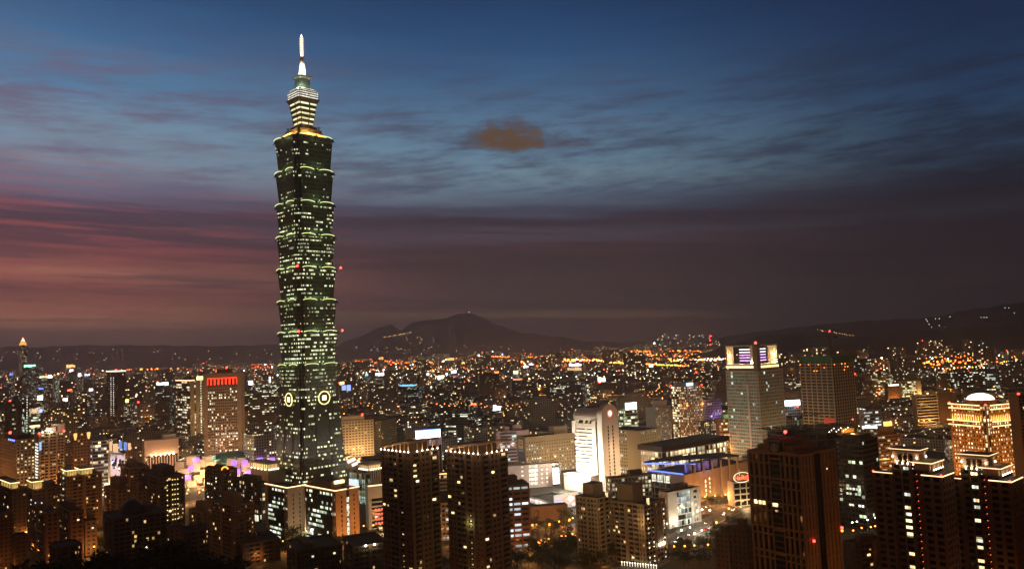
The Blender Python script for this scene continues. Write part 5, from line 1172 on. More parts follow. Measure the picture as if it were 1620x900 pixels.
# ---- golden tower with dome
B = Bld('golden_tower', 'golden floodlit tower with bright cornices and a glowing white dome', 'office tower', 1504, 1559, 1601.5, 643, 790, 22)
tower(B, GOLDS, rooms('gold_rooms', 3.3, 3.9, .62, .25, 5, ca=(1, .78, .36), cb=(1, .95, .65), strength=1.9), R=[(0.08, 1, 'punch', dict(cw=3.3, pw=1.8, sh=2.2))], Lf=[(0.08, 1, 'punch', dict(cw=3.3, pw=1.8, sh=2.2))], floor=3.9, cor=1.0)
W, L, H = B.W, B.L, B.H
CORN = glow('cornice_light', (1, .62, .24), 3.0)
for py, o_ in ((641.5, 1.4), (648, 1.2), (667.5, 2.6), (675, 2.0)):
    z = B.z(py); q = MB()
    q.box(-o_-.4, W+o_+.4, -o_-.4, -o_+1, z-.9, z+.3, True); q.box(-o_-.4, -o_+1, -o_+1, L+o_+.4, z-.9, z+.3, True); lo = B.part('cornice', q, GOLDS)
    B.part('cornice_light', MB().tube([(-o_-.5, L+o_, z), (-o_-.5, 5, z)], .5, 6), CORN, lo); B.part('cornice_light', MB().tube([(4, -o_-.5, z), (W+o_, -o_-.5, z)], .5, 6), CORN, lo)
for k in range(13):
    f = (k+.5)/13
    for fc, LEN in (('R', W), ('L', L)):
        u = 4 + (LEN-5)*f; z = B.z(666.5); B.part('pilaster_lamp', MB().cyl(u if fc == 'R' else -1.2, -1.2 if fc == 'R' else u, z, z+5.5, .55, .15, 6), glow('pilaster_amber', (1, .5, .1), 2.4))
dx_, dy_ = W*.5, L*.5
B.part('dome_drum', MB().cyl(dx_, dy_, H+1, H+4, 14, n=28).cyl(dx_, dy_, H+4, H+5, 15.5, n=28), GOLDS)
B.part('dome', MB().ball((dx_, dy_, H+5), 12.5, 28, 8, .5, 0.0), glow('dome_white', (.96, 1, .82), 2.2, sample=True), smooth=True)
for x, y in ((-.8, -.8), (W+.5, -.8), (-.8, L+.5)): redlamp(B, x, y, H+1.2, 1.2, post=.4)
wash(B, 'L', 3, 16, 8000, color=(1, .4, .06), z=6); wash(B, 'R', 3, 16, 6000, color=(1, .4, .06), z=6)
for fc in 'LR':
    LEN = L if fc == 'L' else W
    for zz in (B.z(640), B.z(662), B.z(700)):
        for f in (.25, .75): light('cornice_glow', (-11, LEN*f, zz) if fc == 'L' else (LEN*f, -11, zz), 1900, (1, .4, .06), 1, B.root)
# ---- sliver of a lit tower at the right edge
B = Bld('apartment_tower', 'orange gridded tower cut by the right edge behind the golden tower', 'apartment tower', 1607, 1611, 1660, 626, 760, 20)
tower(B, BROWN, rooms('edge_rooms', 3, 3.4, .1, .1, 3, strength=1), R=[(0, 1, 'punch', dict(cw=3.6))], Lf=[(0, 1, 'solid', {})], floor=3.4); wash(B, 'R', 2, 30, 9000); redlamp(B, 3, 2, B.H, 1.1)
# ---- twin residential towers with floodlit caps
def twin(label, dxp, dyp, D, rnd):
    X = lambda a: a + dxp
    B = Bld('residential_tower', label, 'residential tower', X(1411.5), X(1452), X(1462), 712 + dyp, D, 42, group='twin dark residential towers with floodlit arched caps')
    W, L, H = B.W, B.L, B.H; zc = B.z(737 + dyp); DK = stone('twin_stone', (.15, .085, .055)); CP = stone('cap_stone', (.5, .36, .24))
    L0 = L*.93
    tower(B, DK, rooms('twin_dark', 2.4, 3.25, .015, 0, 3, strength=.9, glass=(.01, .009, .009)), top=zc, floor=3.25, parapet=.6,
          Lf=[(0, .1, 'solid', dict(dp=.8)), (.1, .34, 'balcony', dict(cw=3.4)), (.34, .4, 'solid', dict(dp=.8)), (.4, .66, 'bands', dict(sh=1.1, dp=.3)), (.66, .72, 'solid', dict(dp=.8)), (.72, 1, 'balcony', dict(cw=3.4))], R=[(0, 1, 'punch', dict(cw=3.2))])
    m = MB()
    m.box(.4, W-.4, .4, L-.4, zc+.62, H-1)
    n = 4; us = (.3, .44, .58, .72)
    fb(m, 'L', W, L, 0, L*.2, zc+.6, H-1, -.4, .6); fb(m, 'L', W, L, L*.8, L, zc+.6, H-1, -.4, .6)
    for u in (.375, .575): fb(m, 'L', W, L, L*u, L*(u+.05), zc+.6, H-1, -.4, .6)
    fb(m, 'L', W, L, L*.2, L*.8, H-2.0, H-1, -.4, .6)
    fb(m, 'R', W, L, -.6, W, zc+.6, H-1, -.4, .6); m.box(-1.4, W+1.2, -1.4, L+1.2, H-1, H+.3, True)
    cap = B.part('cap', m, CP)
    for i, u in enumerate((.215, .44, .64)):
        q = MB(); fb(q, 'L', W, L, L*u, L*(u+.145), zc+.7, H-3.0, .0, .15)
        for k in range(6):
            w_ = L*.145; q.tube([(-.1, L*u + w_/2 - w_/2*math.cos(math.pi*k/6), H-3.0 + 1.0*math.sin(math.pi*k/6)), (-.1, L*u + w_/2 - w_/2*math.cos(math.pi*(k+1)/6), H-3.0 + 1.0*math.sin(math.pi*(k+1)/6))], .2, 4)
        B.part('arched_opening', q, BLACKG, cap)
    for u in (.185, .4, .6, .815, .97, .03):
        B.part('uplight', MB().ball((-1.1, L*u, zc + (1.0 if .1 < u < .9 else 4)), .26, 8, 6, 2.4), WHITEHOT, cap); light('cap_lamp', (-1.5, L*u, zc+1.8 + (0 if .1 < u < .9 else 3)), 210 if .1 < u < .9 else 70, (1, .66, .34), .2, B.root)
    B.part('uplight', MB().ball((W*.9, -1.1, zc+4), .26, 8, 6, 2.4), WHITEHOT, cap); light('cap_lamp', (W*.9, -1.6, zc+6), 60, (1, .78, .5), .2, B.root)
    edge(B, [[(-1.5, L+1.2, H+.2), (-1.5, -1.5, H+.2), (W+1.2, -1.5, H+.2)]], EDGEW, .15)
    fh = 3.25
    for j in range(1, int(zc/fh)):
        z = zc - j*fh
        if rnd.random() < .62: litwin(B, 'L', L*(.5 + .05*rnd.random()), z+.9, 2.2 + rnd.random(), 1.5, LITW[rnd.choice((0, 0, 1))], .35)
        if rnd.random() < .9: B.part('balcony_lamp', MB().ball((-1.7, L*.2, z+1.9), .4, 6, 4), glow('balcony_lamp_light', (.75, .95, .95), 1.2))
    # right wing with lantern colonnade
    Wg = Bld('residential_tower', 'x', 'x', X(1462), X(1472), X(1490), 733 + dyp, D-7, 42, L=9)
    z2 = Wg.z(745 + dyp); tower(Wg, DK, MATS['twin_dark'], top=z2, floor=3.25, parapet=.4, R=[(0, 1, 'bands', dict(sh=1.2))], Lf=[(0, 1, 'punch', {})])
    m = MB(); m.box(.8, Wg.W-.8, .8, 8, z2, Wg.H-.6); m.box(-.8, Wg.W+.8, -.8, 9.4, Wg.H-.6, Wg.H+.3, True)
    for i in range(6): m.cyl(Wg.W*i/5, -.3, z2, Wg.H-.6, .25, n=8)
    Wg.part('lantern', m, CP); edge(Wg, [[(-.9, 9, Wg.H+.1), (-.9, -.9, Wg.H+.1), (Wg.W+.8, -.9, Wg.H+.1)]], EDGEW, .2)
    for i in range(5):
        Wg.part('uplight', MB().ball((Wg.W*(i+.5)/5, -.9, z2+.5), .35, 8, 6), WHITEHOT)
        if i % 2 == 0: light('cap_lamp', (Wg.W*(i+.5)/5, -1.4, z2+1.2), 130, (1, .7, .4), .2, Wg.root)
    for j in range(1, int(z2/fh)):
        for u in (.25, .5, .75):
            if j < 22: Wg.part('stair_lamp', MB().ball((-.75, 9*u, z2 - j*fh + 1.2), .2, 6, 4), glow('stair_red', (1, .14, .06), 2.6))
    merge(Wg, B)
    Wh = Bld('residential_tower', 'x', 'x', X(1474), X(1489), X(1507), 755 + dyp, D-14, 42)
    tower(Wh, stone('twin_stone_b', (.18, .1, .055)), MATS['twin_dark'], floor=3.25, parapet=.5, R=[(0, 1, 'grid', dict(cw=3.6, pw=1.6, sh=1.4))], Lf=[(0, 1, 'grid', dict(cw=3.6, pw=1.6, sh=1.4))])
    edge(Wh, [[(-.8, Wh.L, Wh.H+.5), (-.8, -.8, Wh.H+.5), (Wh.W, -.8, Wh.H+.5)]], EDGEW, .26); redlamp(Wh, 0, 0, Wh.H+.6, .45, post=.3)
    wash(Wh, 'L', 1, 18, 380, z=30); wash(Wh, 'R', 1, 18, 420, z=30); merge(Wh, B)
    Wl = Bld('residential_tower', 'x', 'x', X(1400), X(1410), X(1414), 749 + dyp, D+10, 42)
    tower(Wl, DK, MATS['twin_dark'], floor=3.25, parapet=.5, R=[(0, 1, 'punch', {})], Lf=[(0, 1, 'grid', dict(cw=3.6, pw=1.6, sh=1.4))])
    edge(Wl, [[(-.8, Wl.L, Wl.H+.4), (-.8, -.8, Wl.H+.4)]], EDGEW, .2); redlamp(Wl, -.5, Wl.L, Wl.H+.4, .5, post=.3); merge(Wl, B)
    return B
twin('dark twin tower with floodlit arched cap, the one left of the golden tower', 0, 0, 405, random.Random(31))
twin('dark twin tower with floodlit arched cap, the one in front of the golden tower', 109, 8.5, 398, random.Random(33))

# ---- towers in the middle right
B = Bld('office_tower', 'rounded beige tower of warm lit windows with a blazing blue roof sign', 'office tower', 1062, 1087, 1110, 612, 1180, 35)
tower(B, stone('dotted_beige', (.36, .28, .2)), rooms('blue_sign_rooms', 2.9, 3.8, .5, .15, 4, ca=(1, .8, .4), cb=(1, .97, .75), strength=1.8), R=[(0, 1, 'punch', dict(cw=2.9, pw=1.4, sh=1.9))], Lf=[(0, .55, 'punch', dict(cw=2.9, pw=1.4, sh=1.9)), (.55, 1, 'bands', {})], floor=3.8)
hut(B, .1, .9, .1, .9, 5, GREYC); o = B.part('roof_sign', MB().box(-2, B.W*.35, -2, -.5, B.H+1.6, B.H+5.8, True), glow('sign_blue_hot', (.15, .28, 1), 7, sample=True)); B.part('sign_core', MB().box(B.W*.02, B.W*.18, -2.6, -2.1, B.H+2.4, B.H+4.8, True), glow('sign_white_hot', (.8, .85, 1), 6), o)
for fc, u in (('L', B.L*.5), ('R', B.W*.96), ('L', .5)):
    q = MB().ball((-1.2, u, B.z(641)) if fc == 'L' else (u, -1.2, B.z(641)), 1.2, 8, 6); B.part('wall_lamp', q, SODIUM); light('wall_glow', (-3, u, B.z(641)) if fc == 'L' else (u, -3, B.z(641)), 1800, SOD, .5, B.root)
redlamp(B, -.5, B.L, B.H+1, 1.1, post=.3); redlamp(B, B.W, -.5, B.H+1, 1.1, post=.3); wash(B, 'L', 2, 30, 9000); wash(B, 'R', 2, 30, 9000)
B = Bld('office_tower', 'grey gridded tower of small lit windows left of the blue sign tower', 'office tower', 1022, 1036, 1060, 645, 1130, 40)
tower(B, GREYC, rooms('grey_grid_rooms', 2.8, 3.6, .4, .2, 4, ca=WARM, cb=(1, 1, .8), strength=1.2), R=[(0, 1, 'punch', dict(cw=2.9, pw=1.5, sh=1.9))], Lf=[(0, 1, 'solid', {})], floor=3.6); hut(B, .3, .9, .2, .8, 8, PALE); wash(B, 'R', 2, 30, 6000, color=(1, .7, .45))
B = Bld('office_block', 'office with yellow green lit floors under a square white hot roof sign', 'office block', 978, 986, 1008, 650, 1120, 25)
tower(B, GREYC, rooms('sq_sign_rooms', 3, 4, .6, .5, 4, ca=GREENW, cb=(1, .95, .6), strength=1.3), R=[(0, 1, 'bands', {})], Lf=[(0, 1, 'bands', {})], floor=4); B.part('roof_sign', MB().box(B.W*.2, B.W*.98, 0, 1.4, B.H+1.4, B.H+10.5, True), glow('sign_white_cool', (.9, 1, .98), 6, sample=True))
B = Bld('office_tower', 'purple grey block right of the blue sign tower', 'office tower', 1110, 1116, 1140, 634, 1200, 30)
tower(B, plain('mauve_panel', (.3, .24, .36), .8, .2, .1), rooms('mauve_rooms', 3, 3.6, .1, .1, 3, strength=1), R=[(0, 1, 'punch', {})], Lf=[(0, 1, 'punch', {})], floor=3.6); light('violet_lamp', (B.W*.7, -12, B.H*.55), 9000, (.5, .3, 1), 1, B.root)
B = Bld('office_tower', 'dark block with scattered lit windows below the purple grey one', 'office tower', 1108, 1113, 1135, 668, 1120, 30)
tower(B, DKBR, rooms('dkblk_rooms', 2.6, 3.4, .4, .2, 3, ca=WARM, cb=COOL, strength=1.2), R=[(0, 1, 'grid', {})], Lf=[(0, 1, 'grid', {})], floor=3.4)
B = Bld('office_block', 'orange banded block with a green lit corner beside the portal crowned tower', 'office block', 1134, 1137, 1158, 664, 1060, 12)
tower(B, REDBR, rooms('orbl_rooms', 3, 3.6, .35, .6, 4, ca=WARM, cb=WARM, strength=1.3), R=[(0, 1, 'bands', dict(sh=1.9))], Lf=[(0, 1, 'solid', {})], floor=3.6); wash(B, 'R', 2, 18, 7000); B.part('green_lit_box', MB().box(B.W*.4, B.W, .5, 8, B.H+1.4, B.H+6.5), plain('green_panel', (.25, .4, .25), .8)); light('green_lamp', (B.W*.7, -6, B.H+5), 1500, (.3, 1, .4), .5, B.root)
B = Bld('office_block', 'pale block under a wide white billboard between portal tower and unfinished tower', 'office block', 1239, 1242, 1266, 644, 1060, 12)
tower(B, GREYC, rooms('wb_rooms', 3, 3.6, .2, .2, 3, ca=COOL, cb=COOL, strength=1), R=[(0, 1, 'punch', {})], Lf=[(0, 1, 'solid', {})], floor=3.6); o = B.part('roof_billboard', MB().box(0, B.W, -.3, 1, B.H+1.6, B.H+8.6, True), glow('billboard_white', (.85, .9, 1), 5.0)); B.part('billboard_edge', MB().box(-1.6, -.1, -.3, 1, B.H+1.6, B.H+8, True), glow('billboard_red', (1, .1, .1), 3), o); light('billboard_glow', (B.W*.5, -9, B.H+3), 3500, (.75, .85, 1), 1, B.root)
B = Bld('office_block', 'low horizontal banded block lit orange behind the twin towers', 'office block', 1446, 1449, 1482, 626, 1250, 10)
tower(B, CREAM, BLACKG, R=[(0, 1, 'bands', dict(sh=1.8, dp=1.4))], Lf=[(0, 1, 'solid', {})], floor=4.4); wash(B, 'R', 3, 10, 5200, color=(1, .5, .14), z=6); wash(B, 'R', 2, 22, 9000, color=(1, .55, .18), z=30)
B = Bld('office_block', 'windowless brown slab beside the orange banded block', 'office block', 1481, 1484, 1510, 624, 1280, 10)
tower(B, BROWN, BLACKG, R=[(0, 1, 'solid', {})], Lf=[(0, 1, 'solid', {})], floor=4.4); wash(B, 'R', 1, 16, 6000, u=(0, .3))
B = Bld('office_block', 'block with a bright roof bar and amber floodlit base far behind the black tower', 'office block', 1401, 1404, 1422, 609, 1600, 10)
tower(B, BROWN, BLACKG, R=[(0, 1, 'solid', {})], Lf=[(0, 1, 'solid', {})], floor=4.4); B.part('roof_light_bar', MB().box(2, B.W-1, -1, 0, B.H-2, B.H+1, True), glow('bar_pale', (1, .85, .55), 3)); wash(B, 'R', 2, 12, 9000, z=10)
B = Bld('office_block', 'pale office with yellow lit floors and one orange lit corner', 'office block', 1422, 1425, 1456, 604, 1620, 10)
tower(B, PALE, rooms('yel_rooms', 3, 4, .5, .3, 4, ca=(1, .9, .4), cb=GREENW, strength=1.2), R=[(0, .75, 'bands', {}), (.75, 1, 'solid', {})], Lf=[(0, 1, 'solid', {})], floor=4); light('corner_lamp', (B.W*.85, -10, 10), 26000, (1, .55, .15), 1, B.root)
B = Bld('office_block', 'white banded office with a bright canopy sign left of the banded orange block', 'office block', 1363, 1366, 1393, 651, 1000, 10)
tower(B, GREYC, rooms('wcan_rooms', 4, 4, .55, .6, 3, ca=(1, 1, .95), cb=COOL, strength=1.4), R=[(0, 1, 'bands', dict(sh=2.0))], Lf=[(0, 1, 'solid', {})], floor=4)
# ================================================================== dim apartment blocks of the lower left
rr = random.Random(40)
def crown_lit(B, x0, x1, y0, y1, h=4.5):
    z = B.H + 1.3
    m = MB().box(x0*B.W, x1*B.W, y0*B.L, y1*B.L, z, z+h); o = B.part('roof_pavilion', m, glow('pavilion_yellow', (1, .62, .18), .6))
    p = MB()
    for i in range(5):
        f = i/4; p.cyl(B.W*(x0 + (x1-x0)*f), y0*B.L-.4, z, z+h, .3, n=6); p.cyl(x0*B.W-.4, B.L*(y0 + (y1-y0)*f), z, z+h, .3, n=6)
    p.box(x0*B.W-1, x1*B.W+1, y0*B.L-1, y1*B.L+1, z+h, z+h+.6, True); B.part('pavilion_colonnade', p, CREAM)
    edge(B, [[(x0*B.W-1.1, y1*B.L, z+h+.3), (x0*B.W-1.1, y0*B.L-1.1, z+h+.3), (x1*B.W+1.1, y0*B.L-1.1, z+h+.3)]], glow('pavilion_edge', (1, .74, .3), 3), .3)
    light('pavilion_lamp', ((x0+x1)/2*B.W, y0*B.L-3, z+1), 500, (1, .66, .24), .4, B.root)
B = flats('dark apartment tower with a small bright roof pavilion at the far left', -30, 20, 42, 776, 690, 45, DKBR, rr, .012, ((.5, .9, .4, .9, 5),)); crown_lit(B, .0, .45, .05, .5)
for j in range(4): litwin(B, 'L', B.L*.18, B.z(806) + -j*5.2, 2, 1.9, LITW[0], .8)
wash(B, 'R', 1, 20, 2600); light('wall_uplight', (B.W*.5, -4, 4), 900, (1, .8, .35), .5, B.root)
B = flats('dark apartment block with a wide bright roof pavilion behind the leftmost towers', 40, 52, 95, 776, 720, 15, DKBR, rr, .03, ((.5, .9, .3, .8, 4),)); crown_lit(B, .0, .34, .05, .6, 6)
B = flats('brown apartment tower crowned by twin glowing yellow roof pavilions', 92, 106, 160, 756, 730, 18, BROWN, rr, .03, ((.5, .7, .5, .9, 4),)); crown_lit(B, .02, .3, .1, .6); crown_lit(B, .42, .75, .05, .6)
for j in range(10): litwin(B, 'L', B.L*.35, 6 + j*5, 1.6, 1.8, LITW[1], .8)
wash(B, 'R', 2, 24, 3600)
B = flats('reddish flats with pale lit stair windows on the shaded side, low left', 39, 74, 92, 813, 610, 40, REDBR, rr, .015, ((.2, .7, .3, .8, 5),)); wash(B, 'R', 1, 14, 1600); wash(B, 'L', 1, 16, 400, color=(1, .8, .6))
for j in range(14):
    for u, p in ((.85, .5), (.6, .35), (.25, .45)):
        if rr.random() < p: litwin(B, 'L', B.L*u, 3 + j*3.2, 1.1 + rr.random(), 1.2, LITW[1], .6)
B = flats('second reddish flats just right of the ones with the pale stair windows', 91, 113, 131, 811, 625, 40, REDBR, rr, .01, ((.3, .8, .3, .8, 5),)); wash(B, 'R', 1, 14, 1600)
B = flats('brown flats at the very left edge below the leftmost pavilion', -60, -8, 20, 816, 600, 45, BROWN, rr, .008, ((.3, .8, .3, .8, 4),), ); wash(B, 'R', 1, 14, 1500)
B = flats('flats with small lit windows between the reddish flats and the orange street', 131, 136, 152, 826, 640, 20, BROWN, rr, .03); light('street_glow', (B.W*.5, -10, 5), 3600, (1, .5, .14), .6, B.root)
B = flats('orange brown block with a plain tank roof in the middle of the lower left', 166, 186, 207, 776, 690, 45, BROWN, rr, .02, ((.2, .8, .1, .8, 9),)); wash(B, 'R', 1, 18, 2200)
B = flats('plain brown flats right of the plain tank roof block', 208, 218, 232, 779, 680, 40, BROWN, rr, .015); wash(B, 'R', 1, 16, 2200)
B = flats('small terraced block with one cream wall above the domed house', 192, 206, 236, 742, 800, 30, BROWN, rr, .05, ((.2, .5, .2, .8, 6),)); wash(B, 'R', 1, 20, 2400)
B = flats('tall dark flats with two columns of yellow lamps on the balconies', 221, 253, 291, 757, 660, 40, DKBR, rr, .015, ((.3, .8, .2, .7, 7),))
for j in range(9):
    for u in (.28, .5, .6, .72):
        B.part('balcony_lamp', MB().ball((B.W*u, -1.2, B.z(824) + j*4.0), .5, 8, 6), glow('balcony_yellow', (1, .72, .25), 1.6))
light('balcony_glow', (B.W*.5, -5, B.H*.5), 420, (1, .7, .25), .5, B.root); wash(B, 'R', 1, 16, 600)
B = flats('dark tower with two rounded barrel roofs in front of the lit cubes', 325, 350, 374, 745, 760, 45, DKBR, rr, .10, (), mats=(0, 1))
for x0, x1 in ((.05, .4), (.55, .95)):
    m = MB(); n = 8
    for i in range(n):
        a0, a1 = math.pi*i/n, math.pi*(i+1)/n; xm, r_ = (x0+x1)/2*B.W, (x1-x0)/2*B.W; Q = lambda a, y: (xm + r_*math.cos(a), y, B.H + .2 + r_*.9*math.sin(a))
        m.face([Q(a0, .5), Q(a0, B.L-.5), Q(a1, B.L-.5), Q(a1, .5)][::-1], [(0,0)]*4)
        m.face([(xm, .5, B.H+.2), Q(a0, .5), Q(a1, .5)], [(0,0)]*3)
    B.part('barrel_roof', m, DKBR)
B.part('roof_arch_lamp', MB().tube([(B.W*.22 + 3*math.cos(math.pi*k/8), -.2, B.H + 1 + 2.6*math.sin(math.pi*k/8)) for k in range(9)], .5, 6), SODIUM)
B = flats('brown lit flats with flat roof and side setback, left of the white outlined office', 330, 372, 401, 801, 600, 45, BROWN, rr, .008, ((.1, .5, .1, .5, 8), (.6, .9, .3, .8, 4))); wash(B, 'R', 1, 20, 1500); wash(B, 'L', 1, 24, 1000)
B = flats('lower plain wing left of the brown lit flats group', 300, 322, 340, 812, 640, 45, BROWN, rr, .008); wash(B, 'R', 1, 16, 400)
B = flats('dark house with small gable frames on its roof at the bottom edge', 357, 385, 442, 862, 590, 25, DKBR, rr, .03, ((.1, .5, .2, .7, 5), (.6, .9, .3, .8, 3))); light('wall_glow', (B.W*.2, -6, 8), 200, (.9, .85, .7), .4, B.root)
m = MB(); [m.tube([(B.W*.3 + 1.6*math.cos(math.pi*k/8), 0, B.H + 6 + 2.6*math.sin(math.pi*k/8)) for k in range(9)], .25, 6)]; B.part('roof_arch', m, PALE)
B = flats('long low dark apartment house with pale end bays below the hill crest', 165, 180, 262, 822, 570, 8, DKBR, rr, .004, (), R=[(0, .1, 'punch', dict(cw=2.6)), (.1, .9, 'grid', dict(cw=4)), (.9, 1, 'punch', dict(cw=2.6))]); light('porch_glow', (B.W*.6, -4, B.H*.45), 90, (1, .75, .3), .3, B.root); B.part('porch_lamp', MB().ball((B.W*.6, -2.2, B.H*.45), .55, 8, 6), glow('porch_yellow', (1, .8, .3), 6))
dmp = MB().ball((B.W*.47, B.L*.6, B.H + 1), 8.5, 18, 8, 1.0, 0.0); B.part('roof_dome', dmp, DARKM, smooth=True); hut(B, .66, .8, .3, .8, 5, DKBR)
B = flats('small cream house with a lit sign, low right of the long dark house', 262, 268, 292, 838, 590, 10, BROWN, rr, .03, ()); light('wall_glow', (B.W*.5, -6, 6), 220, SOD, .4, B.root)
B = flats('dark gabled house beside the hill, left of the plain wing', 288, 296, 330, 842, 570, 10, DKBR, rr, .02, ((.3, .6, .2, .8, 4),))
B = flats('low white walled house at the foot of the reddish flats', 80, 90, 128, 868, 555, 12, DKBR, rr, .01, ()); light('window_glow', (B.W*.25, -2, 6), 60, (.6, 1, .8), .3, B.root); litwin(B, 'R', B.W*.25, 6, 2.4, 2.0, rooms('mint_room', 1.4, 20, 1.1, ca=(.5, 1, .75), cb=(.6, 1, .8), strength=1.6, glass=(.1,.1,.1)), .5)
B = flats('dark house between the leftmost flats and the reddish flats', 18, 24, 42, 850, 600, 20, DKBR, rr, .03, ())
B = flats('low dark house roofed in front of the white outlined office', 455, 470, 540, 872, 560, 20, DKBR, rr, .01, ((.2, .4, .2, .7, 3),))
B = flats('low garage with two blazing floodlights on its parapet', 545, 560, 612, 866, 560, 20, DKBR, rr, .0, ())
for uu in (.35, .62): B.part('floodlight', MB().ball((B.W*uu, -.9, B.H+.6), .75, 8, 6), WHITEHOT); light('floodlight_glow', (B.W*uu, -2.4, B.H+1.2), 900, (1, .85, .5), .3, B.root)
B = flats('low dark house with two white yard lamps before the first canopied tower', 612, 630, 690, 888, 520, 25, DKBR, rr, .0, ())
for uu in (.3, .75): B.part('yard_lamp', MB().ball((B.W*uu, -.9, B.H+1.0), .6, 8, 6), WHITEHOT); light('yard_glow', (B.W*uu, -2, B.H+1.8), 500, (1, .95, .75), .3, B.root)
B = flats('dark flats at the bottom right between emblem tower and twin towers', 1345, 1352, 1412, 862, 520, 20, DKBR, rr, .015, ((.2, .6, .2, .7, 4),)); light('street_glow', (B.W*.6, -7, 9), 300, SOD, .5, B.root)

# ================================================================== hillside with trees in the foreground
def hill_h(x, y):                                     # the wooded spur below the viewpoint
    s = math.exp(-((x + 118)/78.0)**2) * math.exp(-((y - 235)/95.0)**2)
    return 84.0*s*(1 if y > 0 else 0) - 2
hm = MB(); NX, NY = 60, 44
hx = lambda i: -340 + 460*i/NX
hy = lambda j: 60 + 420*j/NY
for i in range(NX):
    for j in range(NY):
        P = [(hx(a), hy(b_)) for a, b_ in ((i, j), (i+1, j), (i+1, j+1), (i, j+1))]
        hm.face([(x, y, hill_h(x, y) + 1.2*math.sin(x*.19+y*.13)) for x, y in P], [(x, y) for x, y in P])
tag(hm.build('hillside', plain('hillside_soil', (.012, .014, .008), .95), smooth=True), kind='structure')
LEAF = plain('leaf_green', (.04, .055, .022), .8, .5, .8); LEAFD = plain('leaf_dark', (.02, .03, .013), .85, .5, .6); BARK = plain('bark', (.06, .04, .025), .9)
def tree_mesh(name, seed, h, r, mat, nleaf=520):
    rd = random.Random(seed); tr = MB()
    tr.tube([(0, 0, -.5), (.1, 0, h*.25), (0, .15, h*.5), (.2, .1, h*.8)], [h*.03, h*.024, h*.018, h*.008], 7)
    tips = []
    for k in range(7):
        a = k*2.4 + rd.random(); z0 = h*(.35 + .06*k); e = Vector((math.cos(a)*r*(.5+.4*rd.random()), math.sin(a)*r*(.5+.4*rd.random()), z0 + h*(.12+.2*rd.random())))
        tr.tube([(0, 0, z0), (e.x*.5, e.y*.5, (z0+e.z)/2 + .2), e], [h*.012, h*.008, h*.004], 5); tips.append(e)
    tips.append(Vector((0, 0, h*.86)))
    lf = MB()
    for n in range(nleaf):
        c = rd.choice(tips); d = Vector((rd.gauss(0, 1), rd.gauss(0, 1), rd.gauss(0, .8)))
        p = c + d.normalized()*r*.48*(rd.random() ** .45); s_ = r*(.05 + .07*rd.random())
        t1 = Vector((rd.gauss(0,1), rd.gauss(0,1), rd.gauss(0,.6))).normalized()*s_; t2 = t1.cross(Vector((rd.gauss(0,1), rd.gauss(0,1), rd.gauss(0,1)))).normalized()*s_*.7
        lf.face([p-t1, p+t2, p+t1*1.1, p-t2], [(0,0),(1,0),(1,1),(0,1)])
    a = tr.build(name + '_trunk', BARK); c = lf.build(name + '_crown', mat)
    ma, mc = a.data, c.data; bpy.data.objects.remove(a); bpy.data.objects.remove(c); return ma, mc
TREES = [tree_mesh('tree', 50+i, 9 + i, 3.8 + .5*i, LEAF) for i in range(3)]
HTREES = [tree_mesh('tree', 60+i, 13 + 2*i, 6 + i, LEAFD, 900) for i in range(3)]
def tree(loc, label, group, meshes=None, sc=1.0, rz=0.0):
    ma, mc = meshes or random.choice(TREES)
    T = thing('tree', label, 'tree', loc, rz, group); T.scale = (sc, sc, sc)
    for nm, me in (('trunk', ma), ('crown', mc)):
        o = bpy.data.objects.new(nm, me); COL.objects.link(o); o.parent = T
    return T
rt = random.Random(70); nt_ = 0
for k in range(400):
    if nt_ >= 95: break
    px = 0 + 470*rt.random(); x = -300 + 330*rt.random(); y = 150 + 200*rt.random(); h = hill_h(x, y)
    if h < 12: continue
    q = proj((x, y, h + 12))
    if q[1] > 935 or q[1] < 835: continue
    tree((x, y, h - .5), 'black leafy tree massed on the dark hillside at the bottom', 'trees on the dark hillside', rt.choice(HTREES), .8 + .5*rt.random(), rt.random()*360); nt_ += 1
# street, plaza and park trees
def put_trees(n, poly, label, group, sc=(.8, 1.3), rd=rt):
    k = 0
    for _ in range(n*12):
        if k >= n: break
        x = min(p[0] for p in poly) + (max(p[0] for p in poly) - min(p[0] for p in poly))*rd.random(); y = min(p[1] for p in poly) + (max(p[1] for p in poly) - min(p[1] for p in poly))*rd.random()
        ins = False
        for i in range(len(poly)):
            a, b_ = poly[i], poly[i-1]
            if (a[1] > y) != (b_[1] > y) and x < (b_[0]-a[0])*(y-a[1])/(b_[1]-a[1]) + a[0]: ins = not ins
        q = ground(x, y)
        if not ins or any(math.hypot(q.x-f[0], q.y-f[1]) < f[2]*.8 for f in FOOT): continue
        if any(abs((q - a).cross((b_-a).normalized()).z) < w_/2 + 1 and -5 < (q-a).dot((b_-a).normalized()) < (b_-a).length+5 for a, b_, w_ in ROADS): continue
        tree((q.x, q.y, 0), label, group, None, rd.uniform(*sc), rd.random()*360); k += 1
put_trees(34, [(690, 655), (790, 655), (800, 700), (690, 703)], 'dark tree in the park with greenish lamps behind the billboard block', 'park trees behind the billboard block', (1.2, 1.9))
put_trees(44, [(832, 838), (912, 832), (912, 890), (836, 892)], 'street tree on the orange lit plaza left of the beige flats', 'plaza trees left of the beige flats')
put_trees(30, [(690, 884), (985, 878), (985, 905), (690, 905)], 'dark tree along the bottom edge before the canopied towers and beige flats', 'trees along the bottom edge before the flats', (.8, 1.2))
put_trees(14, [(1105, 790), (1190, 778), (1190, 792), (1110, 803)], 'round street tree lit orange along the foot of the columned hall', 'street trees along the columned hall', (.5, .8))
put_trees(44, [(1052, 830), (1160, 822), (1160, 895), (1056, 896)], 'tree among the cars and dark lots right of the beige flats', 'trees in the dark lots right of the beige flats', (.6, 1.0))
